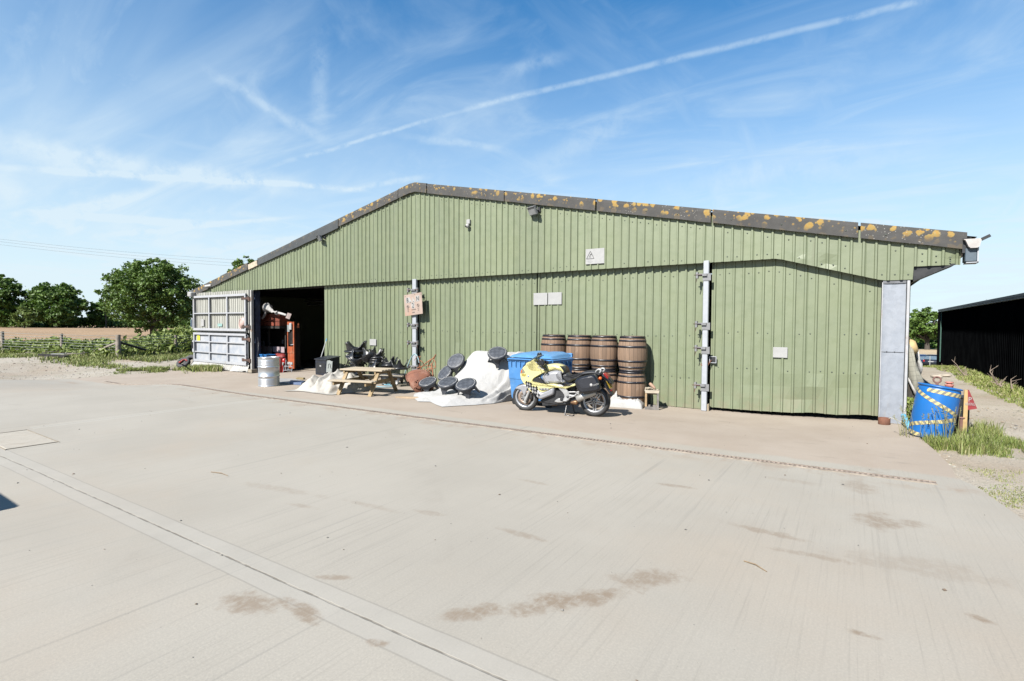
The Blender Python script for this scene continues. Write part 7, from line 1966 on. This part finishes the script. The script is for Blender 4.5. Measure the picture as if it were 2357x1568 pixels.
def drumgrass(rnd):
    px = rnd.uniform(2092, 2375)
    if px < 2205: y0, y1, k = 1004, 1030, .62 + .5 * rnd.random()
    elif px < 2300: y0, y1, k = 985 + .12 * (px - 2205), 1042, 1.35 - .005 * (px - 2205)
    else: y0, y1, k = 1005 + .3 * (px - 2300), 1048, .55
    q = Gp(px, rnd.uniform(y0, y1) + rnd.gauss(0, 2))
    if q.x < slab_right(q.y) + .02 or (q.x - 1.12) ** 2 + (q.y - 11.10) ** 2 < .085: return None
    n_ = noise.noise((q.x * 2.6, q.y * 2.6, 4))
    if n_ < -.18: return None
    q.z = ground_z(q.x, q.y); return q, max(.2, .85 * k * (.75 + .6 * n_))
grass('drum_grass', 'long grass growing round the foot of the blue drum and parking sign', drumgrass, 3600, (.08, .32), 54, .0045, dry=.25)
rnd = random.Random(55); mb = MB()
for _ in range(26):
    a = rnd.uniform(math.radians(200), math.radians(330)); p = V((1.12 + rnd.uniform(.33, .48) * math.cos(a), 11.1 + rnd.uniform(.33, .5) * math.sin(a), 0)); p.z = ground_z(p.x, p.y)
    h = rnd.uniform(.30, .62); l = V((rnd.uniform(-.12, .12), rnd.uniform(-.08, .08), 0)); top = p + l + V((0, 0, h))
    mb.tube([p, p + l * .3 + V((0, 0, h * .6)), top], [.0035, .003, .002], 4)
    for k in range(9):
        q = top - (top - p) * .02 * k; mb.tube([q, q + V((rnd.gauss(0, .018), rnd.gauss(0, .018), .012))], [.004, .003], 4, cap=False)
tag(mb.build('seed_heads', L_DRY), 'tall grass stalks with seed heads in front of the blue drum', 'grass', None, 'stuff')
def tufts(rnd):
    q = Gp(rnd.uniform(2110, 2420), rnd.uniform(1010, 1210)); 
    if q.x < slab_right(q.y) + .03: return None
    if noise.noise((q.x * 1.6, q.y * 1.6, 12)) < .22 + .1 * noise.noise((q.x * 6, q.y * 6, 3)): return None
    q.z = ground_z(q.x, q.y); return q, .42
grass('track_grass', 'thin tufts of grass scattered over the stony track beside the concrete', tufts, 4200, (.03, .09), 56, .004, dry=.6)
def shedverge(rnd):
    y = rnd.uniform(14, 40); w = rnd.random() ** 1.6; x = 4.2 - .10 - w * (.85 + .3 * noise.noise((y * .4, 0, 0))); q = V((x, y, 0)); q.z = ground_z(x, y)
    return q, 1.2 - .7 * w
grass('shed_grass', 'grass and weeds along the foot of the black shed', shedverge, 4600, (.05, .15), 57, .012, dry=.3)
# leafy climbers at the barn corner
def ivy(rnd):
    p = Wp(*c6(rnd.uniform(702, 790), rnd.uniform(930, 1230)), 12.35 + rnd.uniform(-.05, .3)); return p
o = scatter_leaves('ivy', 'green leafy climber between the barn corner and the blue drum', ivy, 420, .075, L_WEED, 58)
o['kind'] = 'thing'; o['category'] = 'climber'; del o['kind']
mb = MB()
for k in range(5):
    a = Gp(*c6(735 + 8 * k, 1225)); mb.tube([a, a + V((.02 * k, .1, .35)), a + V((-.03, .2, .75))], .008, 4)
wpart('stem', mb, M_BARK, o)

# black shed across the track
shed = thing('black_shed', 'long black corrugated shed across the stony track on the right', 'shed', (4.2, 26, 0))
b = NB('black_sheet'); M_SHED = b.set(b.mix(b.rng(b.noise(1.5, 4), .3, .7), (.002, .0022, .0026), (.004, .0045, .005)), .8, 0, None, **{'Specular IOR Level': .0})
mb = MB(); ys = []; y = 13.0
while y < 37.6: ys += [(y, 0), (y + .16, 0), (y + .18, .03), (y + .22, .03)]; y += .24
vs = []
for z in (-.9, 1.0, 2.74):
    for (yy, h) in ys: vs.append((4.2 - h, yy, z))
n = len(ys); mb.add(vs, [(r_ * n + i, r_ * n + n + i, r_ * n + n + i + 1, r_ * n + i + 1) for r_ in range(2) for i in range(n - 1)])
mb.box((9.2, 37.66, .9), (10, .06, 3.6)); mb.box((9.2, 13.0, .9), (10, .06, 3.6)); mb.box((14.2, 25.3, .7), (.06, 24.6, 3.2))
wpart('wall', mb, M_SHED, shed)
mb = MB(); fr = (V((0, 0, 0)), V((1, 0, 0)), V((0, 0, 1)), V((0, 1, 0)))
mb.prism([(4.05, 2.76), (14.4, 2.30), (14.4, 2.36), (4.05, 2.84)], 12.8, 37.9, 0, fr); wpart('roof', mb, mat('dark_roof', (.04, .05, .06), .6), shed)
mb = MB(); mb.box((4.12, 25.3, 2.77), (.10, 25.2, .15), 0, None, .01); mb.beam((4.08, 25.3, 2.86), (4.08, 25.4, 2.86), .01, .01); wpart('eave_trim', mb, mat('slate_blue_trim', (.055, .075, .105), .5, .1, .2, 4), shed)
mb = MB(); mb.box((4.10, 37.5, .9), (.14, .22, 3.6)); mb.box((4.14, 37.28, 1.3), (.05, .05, 2.8), 1); wpart('corner_post', mb, [M_SHED, mat('green_downpipe', (.03, .09, .07), .5)], shed)

# dead saplings at the foot of the shed
def sapling(stems, Y, label):
    mb = MB(); rnd = random.Random(int(stems[0][0][0])); base = None
    for pts in stems:
        P_ = [Wp(*c6(*q_), Y) for q_ in pts]; base = base or P_[0]
        mb.tube(P_, [.028 * (1 - .7 * i / (len(P_) - 1)) for i in range(len(P_))], 5)
        for a, b_ in zip(P_, P_[1:]):
            for _ in range(2): q = a.lerp(b_, rnd.random()); mb.tube([q, q + V((rnd.uniform(-.25, .25), rnd.uniform(-.1, .1), rnd.uniform(.05, .25)))], [.009, .004], 4)
    single('dead_sapling', mb, mat('pale_dead_wood', (.23, .185, .15), .9, 0, .2, 9), label, 'sapling', tuple(base), 'dead saplings by the shed')
sapling([[(1460, 680), (1440, 630), (1390, 580), (1340, 500), (1275, 435)], [(1462, 680), (1440, 600), (1455, 520)], [(1465, 680), (1400, 650), (1335, 590)], [(1460, 670), (1465, 570)]], 25.5, 'bare dead sapling with a long leaning stem by the middle of the black shed')
sapling([[(1305, 650), (1290, 600), (1310, 570)], [(1250, 640), (1200, 590), (1150, 548)], [(1270, 645), (1245, 580)]], 27.5, 'low bare twigs at the far end of the black shed')
sapling([[(1900, 770), (1830, 720), (1790, 640), (1755, 585), (1768, 565)], [(1905, 770), (1860, 740), (1760, 710)], [(1880, 770), (1900, 685)], [(1850, 750), (1840, 680)]], 20.5, 'bare dead sapling by the near part of the black shed')
sapling([[(2035, 800), (2022, 740), (2018, 678)]], 19.5, 'single bare stick upright beside the near part of the black shed')

# cars parked beyond the track
def car(label, loc, rz, paint):
    r = thing('parked_car', label, 'car', tuple(loc), rz, 'cars parked beyond the track')
    mb = MB()
    sec = [(-2.1, .45, .62, .70), (-2.05, .28, .92, .80), (-1.2, .22, 1.0, .84), (1.2, .22, .95, .84), (1.75, .26, .84, .82), (2.1, .40, .66, .72)]
    def loft(sec, n=12):
        vs = []
        for (x, z0, z1, w) in sec:
            for k in range(n):
                a = 2 * math.pi * k / n; c, s = math.cos(a), math.sin(a)
                vs.append((x, w * math.copysign(abs(c) ** .45, c), (z0 + z1) / 2 + (z1 - z0) / 2 * math.copysign(abs(s) ** .45, s)))
        fs = [(i * n + k, i * n + (k + 1) % n, i * n + n + (k + 1) % n, i * n + n + k) for i in range(len(sec) - 1) for k in range(n)]
        return vs, fs + [tuple(range(n - 1, -1, -1)), tuple(range((len(sec) - 1) * n, len(sec) * n))]
    vs, fs = loft(sec); mb.add(vs, fs, 0, True); mb.build('body', paint, r)
    mb = MB(); vs, fs = loft([(-2.0, .9, 1.0, .70), (-1.75, .85, 1.38, .66), (-.9, .85, 1.46, .66), (.3, .85, 1.42, .66), (1.15, .88, .95, .70)]); mb.add(vs, fs, 0, True); mb.build('window_band', mat('car_glass', (.10, .14, .18), .05, .0), r)
    mb = MB(); vs, fs = loft([(-1.78, 1.37, 1.43, .62), (-.9, 1.42, 1.485, .62), (.3, 1.38, 1.445, .62), (.5, 1.30, 1.36, .62)]); mb.add(vs, fs, 0, True); mb.build('roof', paint, r)
    for sx in (-1.3, 1.35):
        for s in (-1, 1):
            mb = MB(); mb.lathe([(.18, -.1), (.30, -.1), (.315, 0), (.30, .1), (.18, .1)], 18, 0, Matrix.Translation((sx, s * .74, .315)) @ Matrix.Rotation(math.pi / 2, 4, 'X')); mb.lathe([(.18, -.085), (.18, .085)], 14, 1, Matrix.Translation((sx, s * .74, .315)) @ Matrix.Rotation(math.pi / 2, 4, 'X')); mb.build('wheel', [M_BLACK, M_POST], r)
    for s in (-1, 1):
        mb = MB(); mb.box((-2.06, s * .66, .78), (.08, .16, .22), 0, None, .02); mb.build('tail_light', mat('tail_lens', (.35, .02, .02), .2), r)
        mb = MB(); mb.box((2.0, s * .56, .66), (.16, .26, .12), 0, None, .03); mb.build('headlight', M_WHITEPL, r)
    mb = MB(); mb.box((-2.11, 0, .72), (.02, .5, .11)); mb.build('number_plate', M_WHITEPL, r)
a = at_depth(2128, 64); d = math.atan2(a.y, a.x)
car('dark blue car with a pale windscreen parked nearer the barn corner', a, d + math.pi + .35, mat('navy_paint', (.015, .03, .08), .2, .2))
car('dark car showing its red tail lights parked beside the black shed', at_depth(2158, 60), d - .25, mat('dark_paint', (.02, .022, .035), .2, .2))
p = at_depth(2143, 50); mb = MB(); p.z = terr(p.x, p.y); mb.tube([p, p + V((0, 0, 1.05))], .035, 6); single('marker_post', mb, M_WHITE, 'thin white marker post in front of the parked cars', 'post', tuple(p))
# heap of pale stones at the far end of the track
rnd = random.Random(61); b0_ = Gp(*c6(1090, 655)); k_ = 0
for (x, y, s, lab) in ((1090, 658, .20, 'flat pale stone in the weeds at the far end of the track'), (1150, 640, .14, 'small tan stone behind the flat pale one'), (1205, 645, .16, 'whitish stone nearest the twigs at the far end of the track')):
    p = Gp(*c6(x, y)); mb = MB(); mb.ball(p + V((0, 0, s * .2)), (s, s * .6, s * .32), 10)
    for i, v in enumerate(mb.v): n_ = .25 * s * noise.noise((v[0] * 3, v[1] * 3, v[2] * 3)); mb.v[i] = (v[0] + n_, v[1] + n_, v[2] + n_ * .5)
    single('stone', mb, mat('pale_stone', (.36, .32, .27), .9, 0, .2, 4), lab, 'stone', tuple(p), 'stones at the end of the track')

# pole and overhead wires over the field
p = at_depth(244, 160); mb = MB(); H = 8.8; mb.tube([p, p + V((0, 0, H))], [.16, .12], 8); r = thing('power_pole', 'distant wooden power pole between the dome tree and the bushy tree', 'pole', tuple(p)); wpart('pole', mb, mat('pole_wood', (.09, .075, .06), .9), r)
mb = MB(); mb.beam(p + V((-.9, -.5, H - .5)), p + V((.9, .5, H - .5)), .12, .12); wpart('crossarm', mb, M_BARK, r)
M_CABLE = mat('dark_cable', (.16, .18, .20), .6)
for k, (ya, yb, lab) in enumerate(((541, 598, 'highest'), (546, 606, 'middle'), (553, 613, 'lowest'))):
    A_ = CAM + ray(-260, ya - 22) * (105 / 1.0); B_ = CAM + ray(640, yb + 6) * 125; mb = MB(); P_ = []
    for i in range(25): t = i / 24; q = A_.lerp(B_, t); q.z -= .9 * math.sin(math.pi * t); P_.append(q)
    mb.tube(P_, .020, 4); single('overhead_wire', mb, M_CABLE, lab + ' of the three overhead wires crossing the sky at the left', 'wire', tuple(P_[12]), 'overhead wires at the left')

# old wheels and a red hose by the gate, boards in the verge
def tyre(px, py, R_, w, tilt, label):
    p = Gp(px, py); M = Matrix.Translation(p + V((0, 0, R_ * .62))) @ Matrix.Rotation(tilt, 4, 'X') @ Matrix.Rotation(.4, 4, 'Y')
    mb = MB(); mb.lathe([(R_ * .55, -w), (R_ * .9, -w), (R_, -w * .6), (R_, w * .6), (R_ * .9, w), (R_ * .55, w), (R_ * .5, 0), (R_ * .55, -w)], 26, 0, M, cap=False)
    single('old_tyre', mb, mat('dusty_rubber', (.045, .046, .05), .8, 0, .3, 8), label, 'tyre', tuple(p), 'old tyres beside the gate')
tyre(*c5(128, 1372), .30, .10, .7, 'grey old tyre lying in the grass left of the gate, the outer one')
tyre(*c5(238, 1368), .36, .12, 1.1, 'dark old tyre tucked under the end of the gate')
mb = MB(); P_ = [Gp(*c5(58, 1335)) + V((0, 0, .1)), Wp(*c5(75, 1300), 10.4), Wp(*c5(120, 1268), 10.5), Wp(*c5(160, 1262), 10.6), Wp(*c5(178, 1285), 10.6)]; mb.tube(P_, .035, 7)
single('red_hose', mb, mat('red_hose', (.28, .03, .025), .5), 'short red hose bent over the old tyres beside the gate', 'hose', tuple(P_[0]))
p = Gp(*cx7(610, 1232)); mb = MB(); mb.box(p + V((0, 0, .12)), (1.5, .25, .10), 0, Matrix.Rotation(.5, 3, 'Z') @ Matrix.Rotation(.06, 3, 'Y')); mb.box(p + V((.1, .2, .2)), (.7, .2, .03), 1, Matrix.Rotation(.55, 3, 'Z'))
single('dumped_boards', mb, [M_INT, M_WHITEPL], 'dark dumped boards with a pale strip lying in the verge grass', 'boards', tuple(p))
rnd = random.Random(66); mb = MB(); c = Gp(*cx7(860, 1195))
for _ in range(60):
    q = c + V((rnd.gauss(0, 1.6), rnd.gauss(0, .8), rnd.uniform(.03, .22))); a = rnd.uniform(0, 3.14); l = rnd.uniform(.3, .9)
    mb.tube([q - V((math.cos(a), math.sin(a), .05)) * l / 2, q + V((math.cos(a), math.sin(a), .08)) * l / 2], [.02, .010], 4)
tag(mb.build('brushwood', mat('grey_brushwood', (.24, .21, .18), .95)), 'heap of grey cut brushwood at the foot of the fence', 'brushwood', None, 'stuff')

# grit on the yard and pebbles on the track
def pebbles(name, label, fn, n, sr, m, seed):
    rnd = random.Random(seed); mb = MB()
    for _ in range(n):
        p = fn(rnd)
        if p is None: continue
        s = rnd.uniform(*sr) * (rnd.random() ** 1.5 + .35)
        R_ = Matrix.Rotation(rnd.uniform(0, 6), 3, 'Z')
        vs = [p + R_ @ V((x * s * rnd.uniform(.7, 1.3), y * s * rnd.uniform(.5, 1), z * s * .6)) for x, y, z in ((1, 0, .2), (0, 1, .25), (-1, 0, .2), (0, -1, .2), (.1, .1, 1), (0, 0, -.3))]
        mb.add(vs, [(0, 1, 4), (1, 2, 4), (2, 3, 4), (3, 0, 4), (1, 0, 5), (2, 1, 5), (3, 2, 5), (0, 3, 5)], rnd.randrange(len(m)))
    return tag(mb.build(name, m), label, 'stones', None, 'stuff')
MP = [mat('dark_grit', (.09, .085, .08), .9), mat('brown_grit', (.14, .10, .07), .9), mat('grey_grit', (.20, .19, .175), .9)]
def yard(rnd):
    x, y = rnd.uniform(-16, 3), rnd.uniform(.8, 11.5)
    if x > slab_right(y) - .1: return None
    return V((x, y, terr(x, y) + .003))
pebbles('yard_grit', 'small dark bits of grit scattered over the concrete yard', yard, 260, (.004, .016), MP, 71)
def track(rnd):
    x = rnd.uniform(1.0, 4.0); y = rnd.uniform(4.5, 16)
    if x < slab_right(y) + .03: return None
    return V((x, y, ground_z(x, y)))
pebbles('track_pebbles', 'pale pebbles scattered over the stony track', track, 1500, (.008, .032), [mat('pale_pebble', (.38, .36, .31), .9), mat('tan_pebble', (.29, .23, .16), .9), MP[2]], 72)
def ltrack(rnd):
    q = Gp(rnd.uniform(-40, 430), rnd.uniform(828, 872))
    if q.x > slab_left(q.y) - .1: return None
    q.z = ground_z(q.x, q.y); return q
pebbles('gravel_pebbles', 'loose stones on the gravel track left of the yard', ltrack, 1100, (.012, .045), [mat('buff_pebble', (.33, .29, .23), .9), MP[2], MP[1]], 73)
for (x, y, a, l, lab) in ((505, 1092, .1, .34, 'thin bent twig lying on the concrete, the one nearer the left joint'), (1738, 1305, -.5, .20, 'small straw coloured twig on the open concrete in front of the side door')):
    p = Gp(x, y); mb = MB(); d = V((math.cos(a), math.sin(a), 0)) * l; mb.tube([p - d * .5 + V((0, 0, .006)), p + V((0, .02, .012)), p + d * .5 + V((0, 0, .006))], [.004, .005, .003], 5)
    single('twig', mb, mat('twig_brown', (.24, .17, .10), .9), lab, 'twig', tuple(p))

# box trailer added out of view only to cast the shadow corner
t0 = V((-8.17, -1.31, terr(-8.17, -1.31)))
r = thing('shadow_caster_trailer', 'grey box trailer added unseen beyond the left edge to throw a dark shadow corner on the concrete', 'trailer', tuple(t0))
mb = MB(); mb.box((0, 0, 1.05), (2.2, 2.05, 1.1), 0, None, .03); mb.box((0, 0, .46), (2.1, 1.9, .10), 1); mb.build('body', [mat('grey_trailer_panel', (.25, .26, .27), .5), M_BLACK], r)
for s_ in (-1, 1):
    mb = MB(); T = Matrix.Translation((0, s_ * .98, .31)) @ Matrix.Rotation(math.pi / 2, 4, 'X'); mb.lathe([(.17, -.09), (.29, -.09), (.31, 0), (.29, .09), (.17, .09)], 20, 0, T); mb.lathe([(.17, -.07), (.17, .07)], 16, 1, T); mb.build('wheel', [M_BLACK, M_POST], r)
mb = MB(); mb.beam((-1.0, 0, .45), (-2.1, 0, .45), .08, .08); mb.tube([(-1.9, 0, .45), (-1.9, 0, .03)], .03, 8); mb.build('drawbar', M_BLACK, r)
